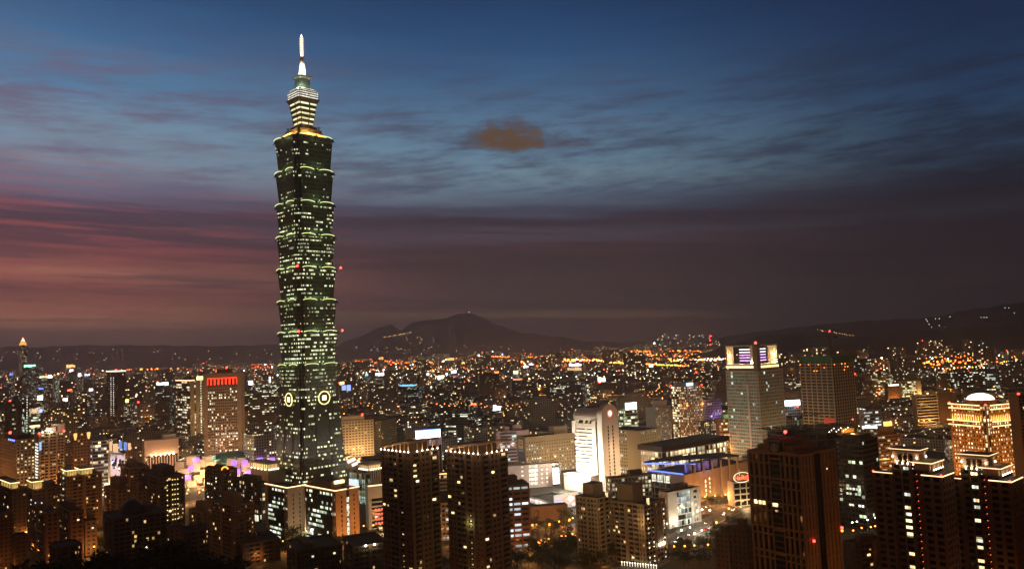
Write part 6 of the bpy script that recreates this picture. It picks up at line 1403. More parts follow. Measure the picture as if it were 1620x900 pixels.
put_trees(10, [(566, 835), (606, 835), (606, 872), (566, 872)], 'garden tree beside the white outlined office', 'garden trees beside the white outlined office', (.6, .9))
put_trees(12, [(395, 850), (470, 848), (560, 880), (400, 890)], 'bushy dark tree before the white outlined office', 'trees before the white outlined office', (.9, 1.4))
put_trees(10, [(150, 855), (300, 850), (300, 880), (150, 885)], 'dark tree by the low houses at the lower left', 'trees by the low houses at the lower left', (.7, 1.1))

# ================================================================== street lamps
def lamp_proto(col, key, s=1.0):
    p = MB().cyl(0, 0, 0, 9, .13, .08, 6).tube([(0, 0, 9), (.4, 0, 9.5), (1.8, 0, 9.7)], .07, 5)
    h = MB().ball((1.9, 0, 9.55), .62*s, 8, 6, .8)
    a = p.build('street_lamp_post', DARKM); c = h.build('lamp_head', glow(key, col, 9.0)); ma, mc = a.data, c.data
    bpy.data.objects.remove(a); bpy.data.objects.remove(c); return ma, mc
LP_S, LP_W, LP_G = lamp_proto((1, .24, .03), 'street_lamp_amber'), lamp_proto((1, .85, .6), 'street_lamp_pale'), lamp_proto((.8, 1, .7), 'street_lamp_green')
def lamp(x, y, label, group, pr=LP_S, power=0, col=SOD, sc=1.0, name='street_lamp'):
    o = bpy.data.objects.new(name, pr[0]); COL.objects.link(o); o.location = (x, y, 0.0); o.rotation_euler = (0, 0, random.random()*6.28); o.scale = (sc, sc, sc)
    tag(o, label, 'street lamp', group)
    h = bpy.data.objects.new('lamp_head', pr[1]); COL.objects.link(h); h.parent = o
    if power: light('lamp_light', (1.9, 0, 8.6), power*PW, col, .4, o)
    return o
def lamprow(p, q, n, label, group, pr=LP_S, power=0, col=SOD, every=1, jit=2.0, sc=1.0):
    a, b_ = ground(*p), ground(*q)
    for i in range(n):
        f = i/max(1, n-1); c = a + (b_-a)*f
        lamp(c.x + random.uniform(-jit, jit), c.y + random.uniform(-jit, jit), label, group, pr, power if i % every == 0 else 0, col, sc)
lamprow((1100, 803), (1190, 794), 7, 'amber street lamp on the road below the columned hall', 'lamps on the road below the columned hall', LP_S, 5200)
lamprow((1052, 848), (1135, 862), 5, 'street lamp on the side road right of the beige flats', 'lamps on the side road right of the beige flats', LP_W, 700, WHT)
lamprow((1062, 886), (1168, 884), 6, 'lamp low beside the dark flats right of the beige pair', 'lamps low beside the dark flats', LP_S, 500)
for px, py, pr, pw in ((1175, 832, LP_W, 4000), (1106, 858, LP_W, 1500), (1100, 818, LP_W, 1500), (1117, 816, LP_W, 1500), (1129, 817, LP_W, 1500), (1140, 838, LP_S, 900), (1150, 815, LP_S, 900), (1085, 852, LP_G, 600), (1070, 836, LP_G, 500)):
    q = ground(px, py + 14); lamp(q.x, q.y, 'blazing lamp at the bright junction below the white corner office', 'lamps at the bright junction', pr, pw, WHT if pr is LP_W else SOD, 1.3)
lamprow((838, 852), (912, 838), 9, 'amber lamp on the plaza left of the beige flats', 'lamps on the plaza left of the beige flats', LP_S, 2600, jit=6)
lamprow((838, 880), (905, 868), 9, 'amber lamp in the car park left of the beige flats', 'lamps in the car park left of the beige flats', LP_S, 1800, jit=6)
lamprow((693, 806), (712, 770), 6, 'amber lamp in the street between the two canopied towers', 'lamps between the two canopied towers', LP_S, 2500)
for px, py in ((702, 690), (715, 696), (726, 692), (728, 699), (750, 690), (768, 688), (705, 705), (740, 698)):
    q = ground(px, py + 8); lamp(q.x, q.y, 'greenish white park lamp among the dark trees behind the billboard block', 'greenish park lamps', LP_G, 1200, (.75, 1, .65), 1.5)
lamprow((575, 850), (606, 846), 3, 'amber lamp beside the block with red windows', 'lamps beside the block with red windows', LP_S, 700)
lamprow((288, 800), (326, 792), 4, 'blazing amber lamp in the street below the lit cubes', 'lamps in the street below the lit cubes', LP_S, 7000, sc=1.2)
lamprow((430, 872), (560, 884), 6, 'small amber lamp in the lane before the white outlined office', 'lamps in the lane before the white outlined office', LP_S, 350)
lamprow((28, 852), (64, 886), 5, 'amber lamp in the lane beside the reddish flats', 'lamps in the lane beside the reddish flats', LP_S, 2200)
lamprow((128, 838), (148, 884), 5, 'amber lamp in the glowing street right of the reddish flats', 'lamps in the glowing street right of the reddish flats', LP_S, 3600)
for px, py, pw in ((156, 800, 2600), (84, 790, 1500), (205, 862, 400), (136, 756, 3000), (214, 802, 600)):
    q = ground(px, py + 14); lamp(q.x, q.y, 'lone bright lamp between the dark flats of the lower left', 'lone lamps of the lower left', LP_S, pw, sc=1.2)
lamprow((1330, 862), (1410, 850), 6, 'amber lamp at the foot of the black glass tower', 'lamps at the foot of the black glass tower', LP_S, 500)
lamprow((1330, 848), (1405, 838), 6, 'pale lamp along the street of the black glass tower', 'pale lamps along the street of the black glass tower', LP_W, 400, WHT)
lamprow((1136, 735), (1152, 716), 7, 'amber lamp in the tree lined street beside the portal crowned tower', 'lamps beside the portal crowned tower', LP_S, 5000, jit=12, sc=1.4)

# ================================================================== cars
CARB = [plain('car_paint_%s' % n, c, .3, .05) for n, c in (('white', (.6, .6, .58)), ('silver', (.35, .35, .36)), ('black', (.02, .02, .022)), ('red', (.3, .03, .02)), ('yellow', (.6, .4, .03)))]
def car_part(f): o = f; m = o.data; bpy.data.objects.remove(o); return m
def carmeshes():
    b_ = MB(); pf = [(-2.2, .35), (-2.2, .85), (-1.9, 1.0), (2.0, .95), (2.25, .7), (2.25, .35)]
    for s_ in (-.88, .88): q = [(x, s_, z) for x, z in pf]; b_.face(q if s_ < 0 else q[::-1], [(0,0)]*6)
    for i in range(6):
        (x0, z0), (x1, z1) = pf[i], pf[(i+1) % 6]; b_.face([(x0, -.88, z0), (x0, .88, z0), (x1, .88, z1), (x1, -.88, z1)], [(0,0)]*4)
    c = MB(); c.prism([(-1.6, -.8), (1.1, -.8), (1.1, .8), (-1.6, .8)], .95, 1.45, [(-1.1, -.65), (.5, -.65), (.5, .65), (-1.1, .65)])
    w_ = MB()
    for x in (-1.4, 1.45):
        for y in (-.86, .86): w_.tube([(x, y-.1, .33), (x, y+.1, .33)], .33, 10)
    h = MB().ball((2.3, 0, .7), .3, 6, 4); tl = MB().ball((-2.25, 0, .8), .24, 6, 4)
    return [car_part(x.build(n, m)) for x, n, m in ((b_, 'body', CARB[0]), (c, 'cabin_glass', BLACKG), (w_, 'wheels', DARKM), (h, 'headlight', glow('headlight', (1, .92, .75), 7)), (tl, 'tail_light', glow('tail_light', (1, .05, .02), 5)))]
CM = carmeshes()
CBM = []
for m_ in CARB: mm = CM[0].copy(); mm.materials.clear(); mm.materials.append(m_); CBM.append(mm)
CNAME = ('white', 'silver', 'black', 'red', 'yellow')
def car(x, y, rz, where, group, lit=True):
    k = random.randrange(5); T = thing('parked_car' if not lit else 'car', '%s car %s' % (CNAME[k], where), 'car', (x, y, .16), rz, group)
    def ch(n, me, loc=(0, 0, 0)): o = bpy.data.objects.new(n, me); COL.objects.link(o); o.parent = T; o.location = loc
    ch('body', CBM[k]); ch('cabin_glass', CM[1])
    if lit:
        for s_ in (-.6, .6): ch('headlight', CM[3], (0, s_, 0)); ch('tail_light', CM[4], (0, s_, 0))
def cars_on(i, n, where, group, s0=.1, s1=.9):
    a, b_, w_ = ROADS[i]; d = (b_-a).normalized(); nrm = Vector((-d.y, d.x, 0)); rz = math.degrees(math.atan2(d.y, d.x))
    for k in range(n):
        f = s0 + (s1-s0)*(k + .6*random.random())/n; lane = random.choice((-1.5, -.5, .5, 1.5)); p = a + (b_-a)*f + nrm*lane*w_/5
        car(p.x, p.y, rz + (0 if lane < 0 else 180), where, group)
cars_on(0, 12, 'with its lights on, on the road below the columned hall', 'cars on the road below the columned hall', .05, .6)
cars_on(1, 9, 'with its lights on, on the side road right of the beige flats', 'cars on the side road right of the beige flats')
cars_on(2, 14, 'with its lights on, heading for the bright junction', 'cars heading for the bright junction', .05, .6)
cars_on(3, 5, 'with its lights on, beside the orange lit plaza', 'cars beside the orange lit plaza')
for r_ in range(4):
    for c_ in range(8):
        q = ground(1062 + 9*c_, 866 + 5.5*r_)
        if random.random() < .8: car(q.x, q.y, 40, 'parked without lights in the dark lot right of the beige flats', 'cars parked in the dark lot', False)
# ================================================================== blocks of the city plain
rb = random.Random(99)
BLK = [rooms('block_%d' % i, cw, ch, lit, seg, sg, ca=ca, cb=cb, strength=st_, wall=(.2, .17, .14), mu=mu, mv=mv, objrand=True) for i, (cw, ch, lit, seg, sg, ca, cb, st_, mu, mv) in enumerate((
    (3.2, 3.3, .10, .08, 3, (1, .66, .26), (.9, 1, .85), 2.5, .24, (.28, .8)),
    (4.2, 3.6, .2, .4, 5, (1, .85, .45), (.7, 1, .95), 1.8, .06, (.3, .78)),
    (2.8, 3.2, .05, .04, 3, (1, .55, .16), (1, .95, .8), 2.5, .28, (.3, .75))))]
KINDS = ('block with scattered lit windows', 'slab with lit floor bands', 'block with few amber windows')
TONE = ('low', 'midrise', 'tall')
hero_pts = [(t_, proj((t_.location.x, t_.location.y, 10))) for t_ in bpy.data.objects if t_.parent is None and t_.get('category') and t_['category'] not in ('tree', 'car', 'street lamp', 'garden lamp', 'crane') and t_.type == 'EMPTY']
HNAME = {}
def landmark(px, py):
    names = (((490, 700), 'the tallest tower'), ((353, 660), 'the red crowned slab'), ((183, 640), 'the slim tower'), ((300, 650), 'the rim lit office'), ((940, 710), 'the floodlit arched tower'),
             ((1195, 650), 'the portal crowned tower'), ((1308, 630), 'the unfinished tower'), ((1550, 700), 'the golden domed tower'), ((1086, 660), 'the blue sign tower'), ((565, 690), 'the golden grid office'), ((675, 690), 'the long billboard'),
             ((870, 710), 'the civic block'), ((35, 600), 'the orange pinnacle'), ((85, 720), 'the blue sign slab'), ((740, 680), 'the dark park'), ((1380, 700), 'the black glass tower'), ((1030, 690), 'the windowless wing'))
    return min(names, key=lambda n: math.hypot((n[0][0]-px), (n[0][1]-py)*1.6))
def free(x, y, r):
    return not any(math.hypot(x-f[0], y-f[1]) < f[2]*.92 + r for f in FOOT)
def park(px, py): return 690 < px < 795 and 650 < py < 705
cells = []
y = 930.0
while y < 2350:
    step_ = 74 + (y - 930)*.018; half = y*.68
    x = -half + step_*rb.random()
    while x < half:
        cells.append((x + rb.uniform(-.2, .2)*step_, y + rb.uniform(-.3, .3)*step_, step_)); x += step_
    y += step_*.92
nblk = 0; used_lab = {}
BGROUP = 'blocks of the city plain'
AMBL = 0
for (x, y, st_) in cells:
    if nblk >= 300: break
    w_, d_ = st_*rb.uniform(.42, .78), st_*rb.uniform(.35, .7); r = .5*math.hypot(w_, d_)
    if not free(x, y, r*.8): continue
    h = rb.choice((14, 16, 18, 20, 24, 28, 34, 40, 48)) * rb.uniform(.9, 1.1)
    if rb.random() < .06: h = rb.uniform(55, 78)
    gx, gy = proj((x, y, 0))
    if park(gx, gy): continue
    pxw = F*w_/y
    for (k0, k1, ky0, ky1, kd) in KEEP:                            # stay below the faces of the towers behind
        if kd > y and gx + pxw*.6 > k0 and gx - pxw*.6 < k1:
            tp = proj((x, y, h))[1]
            if tp < ky1 and kd - y < 700: h = min(h, max(9, 14 if kd - y < 250 else 22))
    ki = 0 if rb.random() < .55 else rb.choice((1, 2)); fl_ = 3.3
    m = MB(); a, b_ = w_/2, d_/2
    m.box(-a, a, -b_, b_, 0, h); m.box(-a-.2, a+.2, -b_-.2, -b_+.2, h+.01, h+1.0); m.box(-a-.2, -a+.2, -b_+.21, b_, h+.01, h+1.0); m.box(a-.2, a+.2, -b_+.21, b_, h+.01, h+1.0)
    for q in range(rb.randint(1, 3)):
        hx_, hy_, hw = rb.uniform(-.6, .5)*a, rb.uniform(-.6, .5)*b_, rb.uniform(2, 5); m.box(hx_-hw, hx_+hw, hy_-hw*.7, hy_+hw*.7, h, h + rb.uniform(2.5, 5.5))
    if h > 30 and rb.random() < .6: m.box(-a*.55, a*.55, -b_*.6, b_*.6, h, h + rb.uniform(4, 9))
    if rb.random() < .5:                                          # an attached lower wing
        m.box(a*1.02, a*1.02 + w_*.35, -b_*.8, b_*.9, 0, h*rb.uniform(.4, .75))
    o = m.build('office_block' if ki == 1 else 'apartment_block', BLK[ki]); o.location = (x, y, .05); ang = rb.choice((45, 45, 20, 10, -20, 0)) + rb.uniform(-5, 5); o.rotation_euler = (0, 0, RAD(ang))
    (lx, ly), nm = landmark(gx, gy); rel = 'beside' if math.hypot(lx-gx, ly-gy) < 28 else ('beyond' if gy < ly - 12 else 'in front of'); side = 'left' if gx < lx else 'right'
    lab = '%s %s %s %s, %s side' % (TONE[0 if h < 22 else 1 if h < 44 else 2], KINDS[ki], rel, nm, side)
    tag(o, lab, 'office block' if ki == 1 else 'apartment block', BGROUP); nblk += 1; FOOT.append((x, y, r*.7))
    if h > 40 and rb.random() < .7:
        l_ = MB().ball((rb.uniform(-.5, .5)*a, -b_*.4, h + 3), .0011*y, 6, 4).build('aviation_lamp', REDLAMP, o)
    # sodium street lamps in the gaps between the blocks light their walls
    if rb.random() < .85 and AMBL < 215:
        lx_, ly_ = x + rb.uniform(-.5, .5)*st_, y - st_*.5
        if free(lx_, ly_, 3):
            lamp(lx_, ly_, 'amber lamp in the streets between the blocks of the city plain', 'lamps between the blocks of the city plain', LP_S if rb.random() < .75 else LP_W, rb.uniform(3000, 10000) if AMBL % 3 < 2 else 0, rb.choice((SOD, SOD, WHT)), rb.uniform(1.2, 2.2)); AMBL += 1
print('blocks', nblk, 'lamps', AMBL)
# the rest of the plain, thousands of blocks too far to count
dc = MB(); rows_ = []
y = 2380.0
while y < 9200:
    step_ = 84 + (y - 2300)*.03; half = y*.72; x = -half
    while x < half:
        xx, yy = x + rb.uniform(-.35, .35)*step_, y + rb.uniform(-.4, .4)*step_
        px, py = proj((xx, yy, 0))
        hill_side = px > 1140 and yy > 3500
        if -40 < px < 1660 and not hill_side:
            w_, d_ = step_*rb.uniform(.3, .75), step_*rb.uniform(.3, .6); h = rb.choice((12, 15, 18, 20, 24, 28, 34, 45))*rb.uniform(.8, 1.2)
            if rb.random() < .05: h = rb.uniform(60, 100)
            c, s_ = math.cos(RAD(45 + rb.uniform(-30, 30))), math.sin(RAD(45 + rb.uniform(-30, 30))); a, b_ = w_/2, d_/2
            P = [(xx + c*u - s_*v, yy + s_*u + c*v) for u, v in ((-a, -b_), (a, -b_), (a, b_), (-a, b_))]
            uo = rb.randint(0, 400)*9.0; u = uo
            for i in range(4):
                p0, p1 = P[i], P[(i+1) % 4]; L_ = math.hypot(p1[0]-p0[0], p1[1]-p0[1]); dc.face([(p0[0], p0[1], 0), (p1[0], p1[1], 0), (p1[0], p1[1], h), (p0[0], p0[1], h)], [(u, uo), (u+L_, uo), (u+L_, uo+h), (u, uo+h)]); u += L_
            dc.face([(q[0], q[1], h) for q in P], [(0, 0)]*4); rows_.append((xx, yy, h, w_))
        x += step_
    y += step_*.95
tag(dc.build('distant_city', rooms('distant_rooms', 6.5, 5.2, .10, .08, 4, ca=(1, .68, .3), cb=(.75, 1, .9), strength=3.6, wall=(.2, .16, .13), mu=.18, mv=(.25, .8))), 'dense far city of small blocks and scattered lit windows reaching to the hills', 'city', kind='stuff')
for k in range(90):                                               # oversized far street lamps, their light added to brighten walls and haze
    xx, yy, h, w_ = rows_[rb.randrange(len(rows_))]
    if yy > 7500 or abs(xx) > yy*.66: continue
    T = lamp(xx, yy - w_*1.1, 'oversized amber street lamp added among the far blocks of the plain', 'street lamps added among the far blocks', LP_S, 0, SOD, 2.6, 'far_street_lamp')
    light('lamp_light', (1.9, 0, 12), rb.uniform(3e4, 1.3e5)*(yy/3000)/2.6, rb.choice((SOD, SOD, SOD, WHT)), 1.5, T)
# far lights, too many to count: street lamps, signs and red roof lamps
cols = {'far_lamp_amber': ((1, .16, .014), 8), 'far_lamp_pale': ((1, .8, .5), 9), 'far_lamp_green': ((.8, 1, .8), 7), 'far_lamp_white': ((.8, .88, 1), 9), 'far_lamp_magenta': ((1, .35, .8), 8), 'far_lamp_blue': ((.25, .4, 1), 8), 'far_lamp_red': ((1, .08, .04), 9), 'far_lamp_orange': ((1, .27, .04), 11)}
FL = {k: MB() for k in cols}
def far_dot(key, p, px_r): FL[key].ball(p, 1.15 * px_r * p[1] / F, 6, 4)
for (xx, yy, h, w_) in rows_:
    for q in range(2):
        if rb.random() < .42: far_dot(rb.choice(('far_lamp_amber', 'far_lamp_amber', 'far_lamp_amber', 'far_lamp_pale', 'far_lamp_orange', 'far_lamp_green', 'far_lamp_white', 'far_lamp_pale')), (xx + rb.uniform(-1, 1)*w_, yy - w_*.8, rb.uniform(5, 16)), rb.choice((.25, .3, .4, .5, .65, .9, 1.3)))
    if h > 33 and rb.random() < .25: far_dot('far_lamp_red', (xx, yy, h + 3), rb.uniform(.4, .8))
    if rb.random() < .05: far_dot(rb.choice(('far_lamp_pale', 'far_lamp_white', 'far_lamp_white', 'far_lamp_magenta', 'far_lamp_blue', 'far_lamp_green')), (xx, yy - w_*.5, h + 2), rb.uniform(.8, 1.4))
def dots(p, q, n, key, r=(.5, 1.0), jit=.8, z=38, alt=None):
    for i in range(n):
        f = (i + .3*rb.random())/n; px, py = p[0] + (q[0]-p[0])*f + rb.uniform(-1, 1), p[1] + (q[1]-p[1])*f + rb.uniform(-jit, jit)
        if proj(ground(px, py))[0] > -1e9 and ray(px, py).z < -.004:
            d_ = ray(px, py); g_ = Vector((0, 0, CAMH)) + d_*((z - CAMH)/d_.z)
            if g_.y < 11500: far_dot(alt if alt and rb.random() < .3 else key, (g_.x, g_.y, z), rb.uniform(*r))
dots((700, 573), (830, 573), 90, 'far_lamp_orange', (.7, 1.4), 2.0, alt='far_lamp_pale'); dots((560, 571), (700, 574), 40, 'far_lamp_amber', (.5, 1), 2)
dots((760, 564), (880, 564), 46, 'far_lamp_amber', (.5, .8), .7, alt='far_lamp_orange'); dots((880, 570), (1000, 570), 70, 'far_lamp_orange', (.6, 1.3), 2.2, alt='far_lamp_pale'); dots((940, 556), (1110, 556), 70, 'far_lamp_amber', (.5, .9), 1.8, alt='far_lamp_orange')
dots((900, 562), (1140, 566), 110, 'far_lamp_amber', (.4, .9), 5, alt='far_lamp_orange'); dots((965, 573), (1095, 579), 60, 'far_lamp_orange', (.6, .9), .6); dots((1060, 570), (1150, 568), 30, 'far_lamp_pale', (.6, 1.3), 1.5, alt='far_lamp_orange')
dots((1350, 576), (1620, 570), 70, 'far_lamp_amber', (.6, 1.5), 3.2, alt='far_lamp_orange'); dots((1350, 585), (1620, 580), 46, 'far_lamp_amber', (.5, 1.2), 2.2, alt='far_lamp_pale'); dots((1345, 577), (1372, 576), 14, 'far_lamp_pale', (1.2, 2.0), .8)
dots((1420, 566), (1620, 563), 40, 'far_lamp_amber', (.5, 1.1), 2.5, alt='far_lamp_green'); dots((1575, 587), (1620, 585), 8, 'far_lamp_pale', (1, 1.7), 1)
dots((0, 590), (230, 584), 70, 'far_lamp_amber', (.5, 1.1), 6, alt='far_lamp_pale'); dots((185, 583), (300, 580), 46, 'far_lamp_amber', (.5, 1.1), 2.5, alt='far_lamp_orange'); dots((300, 584), (436, 579), 40, 'far_lamp_amber', (.4, .9), 4, alt='far_lamp_red'); dots((384, 577), (432, 576), 16, 'far_lamp_red', (.4, .6), .4)
dots((540, 580), (900, 582), 110, 'far_lamp_amber', (.4, .8), 6, alt='far_lamp_pale'); dots((555, 592), (1140, 590), 120, 'far_lamp_pale', (.35, .8), 8, alt='far_lamp_green'); dots((540, 640), (880, 640), 34, 'far_lamp_amber', (.4, .85), 3.5)
dots((990, 640), (1060, 610), 12, 'far_lamp_amber', (.4, .8), 4)
for k, mb in FL.items(): tag(mb.build(k, glow(k + '_light', *cols[k])), 'far %s points of light strewn over the city plain' % k.split('_')[-1], 'city lights', kind='stuff')
# lights on the hills
hl = MB(); hg = MB()
def hdot(px, py, D, r, mb): p = at(px, py, D); mb.ball(p, r*D/F, 6, 4)
for _ in range(12): hdot(rb.uniform(640, 690), 537 - rb.uniform(0, 1)*14*0 + rb.uniform(-6, 6), 10200, .5, hl)
for i in range(14): hdot(610 + 3.0*i + rb.uniform(-1, 1), 533 - .55*i, 10600, rb.uniform(.4, .8), hl)
hdot(742, 494, 11980, 1.0, hg)
for px, py in ((1486, 504), (1465, 505), (1467, 508), (1470, 513), (1474, 517), (1480, 504), (1590, 487), (1596, 487), (1605, 495), (1552, 502), (1557, 502), (1561, 502), (1503, 501), (1486, 515)): hdot(px, py, 6900, .55, hg)
for i in range(14): hdot(1294 + 4.2*i + rb.uniform(-1, 1), 521.5 + .7*i + rb.uniform(-.8, .8), 6950, rb.uniform(.4, .8), hl)
for px, py in ((1555, 543), (1549, 546), (1548, 554), (1555, 554), (1564, 552), (1561, 549)): hdot(px, py, 4050, .6, hg)
for _ in range(46): hdot(rb.uniform(1040, 1150), rb.uniform(529, 548), 6700, rb.uniform(.35, .7), rb.choice((hl, hg)))
for _ in range(60): hdot(rb.uniform(560, 900), rb.uniform(545, 560), 10400, rb.uniform(.3, .6), rb.choice((hl, hl, hg)))
for _ in range(60): hdot(rb.uniform(0, 440), rb.uniform(552, 574), 9300, rb.uniform(.3, .65), rb.choice((hl, hl, hg)))
tag(hl.build('hill_light_amber', glow('hill_amber_light', (1, .55, .2), 3)), 'tiny amber lights strewn over the far hillsides', 'hill lights', kind='stuff')
tag(hg.build('hill_light_pale', glow('hill_pale_light', (.85, 1, .8), 3)), 'tiny pale lights strewn over the far hillsides', 'hill lights', kind='stuff')

# ================================================================== bright signs on blocks of their own
def signblock(px, py, w_, h_, D, col, st_, label, wall=None, blocklabel=None, lit=.25):
    p = at(px, py, D); s_ = D/F; W = max(w_*s_*1.3, 16); H = p.z - h_*s_/2 - .5
    T = thing('sign_topped_block', label, 'office block', (p.x, p.y, 0), 8*((px % 5) - 2))
    m = MB().box(-W/2, W/2, 0, W*.7, 0, H); m.build('wall', rooms('sign_block_%d' % int(lit*100), 3.6, 3.6, lit, .3, 4, ca=(1, .8, .45), cb=COOL, strength=1.0, wall=(.22, .18, .15), mu=.15, mv=(.3, .8), objrand=True), T)
    rs_ = random.Random(int(px*7 + py)); sb = MB(); n_ = max(1, min(9, int(w_/h_*1.5)))
    for i in range(n_):
        x0 = -w_*s_/2 + w_*s_*i/n_; sb.box(x0 + w_*s_/n_*.06, x0 + w_*s_/n_*rs_.uniform(.84, .96), -.3, 1.0, H + .5 + h_*s_*rs_.choice((0, 0, .12, .2)), H + .5 + h_*s_*rs_.choice((.82, .9, 1, 1)), True)
    sb.build('rooftop_sign', glow('sign_%d_%d_%d' % tuple(int(c*99) for c in col), col, st_), T)
    MB().box(-w_*s_/2.4, -w_*s_/2.4+.6, 1.01, 1.6, H, H + h_*s_).box(w_*s_/2.4-.6, w_*s_/2.4, 1.01, 1.6, H, H + h_*s_).build('sign_support', DARKM, T)
    FOOT.append((p.x, p.y, W*.5)); return T
for a in ((47, 578.5, 18, 4, 2900, (.3, 1, .5), 4, 'far block under a long green rooftop sign by the orange pinnacle'),
          (65, 614.5, 9, 3, 2500, (.12, .22, 1), 2.5, 'far block with a small deep blue sign left of the slim tower'),
          (18, 592, 5, 3, 3000, (.12, .25, 1), 2.5, 'far block with a tiny blue lamp sign under the orange pinnacle'),
          (110, 617, 9, 3.5, 2300, (1, .2, .08), 3, 'far block with a red rooftop sign left of the slim tower'),
          (73, 596, 20, 3, 2600, (1, .6, .3), 2.5, 'far block with a wide orange lit roof line'), (79, 595.5, 6, 5, 2560, (1, .75, 1), 4, 'far block with a pinkish white sign on the wide orange roof line'),
          (64, 630, 9, 9, 1900, (1, .95, .6), 4, 'block with a dazzling pale yellow lamp panel left of the slim tower'), (103, 632, 7, 5, 1950, (1, .8, .85), 5, 'block with a dazzling pinkish lamp left of the slim tower'),
          (112, 579, 14, 5, 4200, (1, .62, .22), 2.0, 'far temple like block with an orange lit tiered roof'), (113, 586, 6, 4, 3400, (1, .7, .75), 4, 'far block with a pink white lamp below the tiered roof'), (126, 593, 6, 5, 3100, (1, .8, .85), 4, 'far block with a round pinkish sign left of the slim tower'),
          (138, 593, 8, 3.5, 3000, (.45, .5, 1), 4, 'far block with a violet blue sign left of the slim tower'), (144, 616.5, 6, 4, 2300, (1, .7, .8), 5, 'far block with a pink lamp sign beside the slim tower'),
          (257, 607, 18, 5, 1650, (.8, 1, .92), 4.5, 'block under a wide white green rooftop sign left of the rim lit office'), (201, 634, 6, 6, 1700, (1, .85, .15), 4.5, 'block with a round yellow lamp right of the slim tower'),
          (397, 605, 8, 7, 1900, (.8, .85, 1), 5, 'block with a blazing bluish white sign left of the tallest tower'), (427, 600.5, 3, 12, 2300, (1, 1, 1), 3, 'block with a thin white vertical sign left of the tallest tower'), (401, 633, 10, 5, 1500, (.95, 1, .9), 4, 'low block with a white lit canopy left of the tallest tower'),
          (548, 613.5, 15, 9, 1750, (.3, .45, 1), 1.5, 'block with a broad pale blue screen right of the tallest tower'), (541, 606, 8, 5, 1800, (1, .65, .2), 3, 'block with an amber lamp right of the tallest tower'), (602, 591.5, 16, 5, 2700, (1, .9, 1), 5, 'far block under a blazing white violet sign right of the tallest tower'),
          (580, 592.5, 5, 3.5, 2750, (.2, .75, 1), 2.5, 'far block with a small cyan sign'), (645, 609.5, 28, 2.6, 2100, (.2, .6, .9), 1.6, 'wide block with a long cyan roof line'), (697, 597, 9, 6, 2600, (1, 1, .75), 5, 'far block with a pale yellow blazing lamp'),
          (677, 592, 4, 4, 2700, (1, 1, .95), 4, 'far block with a small white round lamp'), (718, 587.5, 9, 5, 2900, (.55, .7, 1), 5, 'far block with a blazing light blue sign'), (776, 589, 27, 3, 2600, (1, .36, .08), 2.4, 'wide far block with a long orange neon roof line'),
          (816, 588.5, 8, 5, 2700, (1, .95, .3), 4.5, 'far block with a blazing yellow sign'), (819, 600, 15, 2.5, 2300, (1, .3, .15), 1.6, 'far block with a dull red roof line'), (832, 580, 8, 3.5, 3200, (1, .75, 1), 3, 'far block with a pink white sign near the river lights'), (840, 576, 7, 3, 3300, (.95, .95, 1), 3, 'far block with a white sign near the river lights'),
          (786, 645, 12, 8, 1450, (.85, .88, 1), 6, 'block under a dazzling bluish white square sign above the dark park'), (749, 639, 9, 3, 1600, (1, .25, .1), 2.5, 'block with a red orange roof sign above the dark park'), (860, 626, 14, 4, 1650, (1, .5, .1), 2, 'temple roofed block with orange lit eaves left of the floodlit tower'), (861, 637, 22, 9, 1640, (1, .42, .08), 1.0, 'broad block with a glowing orange hipped roof left of the floodlit tower'),
          (910, 577, 20, 4.5, 2900, (1, .6, .95), 5, 'far block under a wide blazing pink sign'), (909, 584, 24, 6, 2880, (1, .6, .25), 1.2, 'far portal shaped block lit orange under the pink sign'), (952, 601, 13, 9, 2000, (1, 1, .85), 2.5, 'block with a white glowing end panel behind the floodlit tower'), (1030, 578.5, 7, 4, 3000, (1, .6, .55), 4, 'far block with a pinkish red lamp near the river lights'),
          (940, 629, 8, 3, 1700, (1, .55, .2), 1.4, 'block with an orange lit roof behind the floodlit tower'), (670, 577, 8, 4, 4200, (1, .6, .2), 1.6, 'far block glowing amber below the mountain'), (603, 567, 8, 5, 5200, (1, .55, .18), 1.6, 'far amber cube shaped hall below the mountain'), (712, 568, 13, 4, 5200, (1, .55, .15), 2, 'far long amber hall below the mountain'),
          (1376, 675.5, 22, 4, 880, (1, .9, .95), 4, 'canopy building with a blazing white edge right of the unfinished tower'), (1540, 617, 36, 3.5, 1900, (1, .75, .42), 2.2, 'long roofed hall with a bright lamp row above the golden dome'), (1485, 617.5, 12, 2.5, 1950, (1, .6, .2), 1.6, 'dark hall with an amber lit gable left of the lamp row hall'), (1383, 603, 10, 2.5, 2100, (1, .95, .85), 2, 'far block with a white lit roof right of the unfinished tower'),
          (1612, 693, 10, 14, 900, (.85, .88, 1), 2.2, 'white blue lit shop front at the right edge beside the golden tower'), (1604, 691, 8, 4, 960, (1, .6, .2), 2.2, 'block with an amber lit rim at the right edge'), (1488, 659, 8, 2, 1500, (1, .12, .06), 2, 'dark block with a tiny red sign left of the golden tower')):
    signblock(*a)
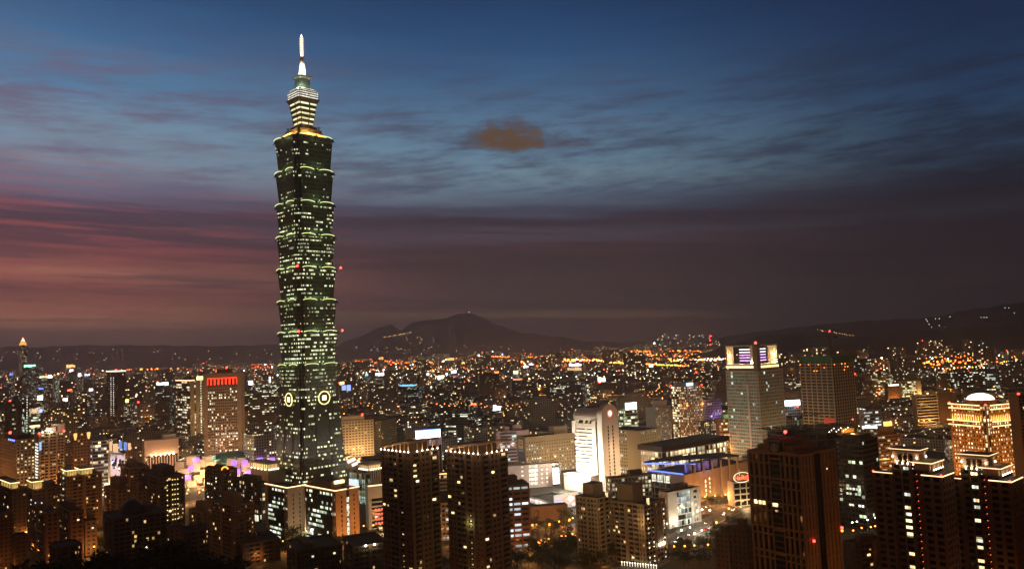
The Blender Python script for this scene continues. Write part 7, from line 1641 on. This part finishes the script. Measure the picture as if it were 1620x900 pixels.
# the far hall on the hill and the tall red lit mast
p = at(1100, 556, 6300); T = thing('hilltop_hotel', 'far palace like hotel with an orange lit roof on the hill foot', 'hotel', (p.x, p.y, 0), 0)
MB().box(-42, 42, 0, 40, 0, p.z - 8).build('wall', BROWN, T); MB().prism([(-50, -8), (50, -8), (50, 48), (-50, 48)], p.z - 8, p.z + 8, [(-30, 12), (30, 12), (30, 28), (-30, 28)]).build('roof', glow('hotel_roof_amber', (1, .35, .08), .45), T); light('roof_lamp', (0, -60, p.z), 60000, (1, .5, .15), 3, T)
p = at(1123, 531, 6000); T = thing('radio_mast', 'far slim mast with three red lamps on the hill', 'mast', (p.x, p.y, 0), 0)
MB().cyl(0, 0, 0, p.z, 2.0, .6, 6).build('pole', DARKM, T)
for py in (531.5, 538, 545): MB().ball((0, -2, at(1123, py, 6000).z), 5, 8, 6).build('aviation_lamp', REDLAMP, T)
# the elevated riverside road far off, a pale deck on piers
for i, (a, b_, w_) in enumerate((((960, 572.6), (1112, 580.5), 26), ((1352, 581), (1640, 575), 26))):
    A, E = ground(*a), ground(*b_); L_ = (E-A).length; ang = math.atan2((E-A).y, (E-A).x)
    T = thing('elevated_road', 'far elevated road lit orange ' + ('near the river lights' if i == 0 else 'below the dark hill on the right'), 'bridge', (A.x, A.y, 0), math.degrees(ang))
    MB().box(0, L_, -w_/2, w_/2, 8, 10, True).build('deck', PAVE, T); MB().box(0, L_, -w_/2-.3, -w_/2, 10, 11.2).box(0, L_, w_/2, w_/2+.3, 10, 11.2).build('parapet', PALE, T)
    m = MB()
    for k in range(int(L_/45)): m.box(45*k+10, 45*k+13, -3, 3, 0, 7.99)
    m.build('pier', PAVE, T)
    for k in range(int(L_/90)): light('deck_lamp', (45 + 90*k, -w_/2 - 4, 20), 12000, SOD, 1.5, T)

# ================================================================== haze
def haze(density, col):
    x0, x1, y0, y1, z0, z1 = -14000, 14000, -600, 16500, -6, 760
    m = MB().box(x0, x1, y0, y1, z0, z1, True)
    hmz = bpy.data.materials.new('haze_air'); hmz.use_nodes = True; t = NT(hmz.node_tree); t.n.clear()
    v = t.new('ShaderNodeVolumePrincipled'); v.inputs['Density'].default_value = density; v.inputs['Color'].default_value = col; v.inputs['Anisotropy'].default_value = 0.75
    o = t.new('ShaderNodeOutputMaterial'); t.l.new(v.outputs[0], o.inputs['Volume'])
    return tag(m.build('haze', hmz, weld=True), kind='stuff')
HAZE = True
if HAZE: haze(0.00008, (1, .9, .82, 1))
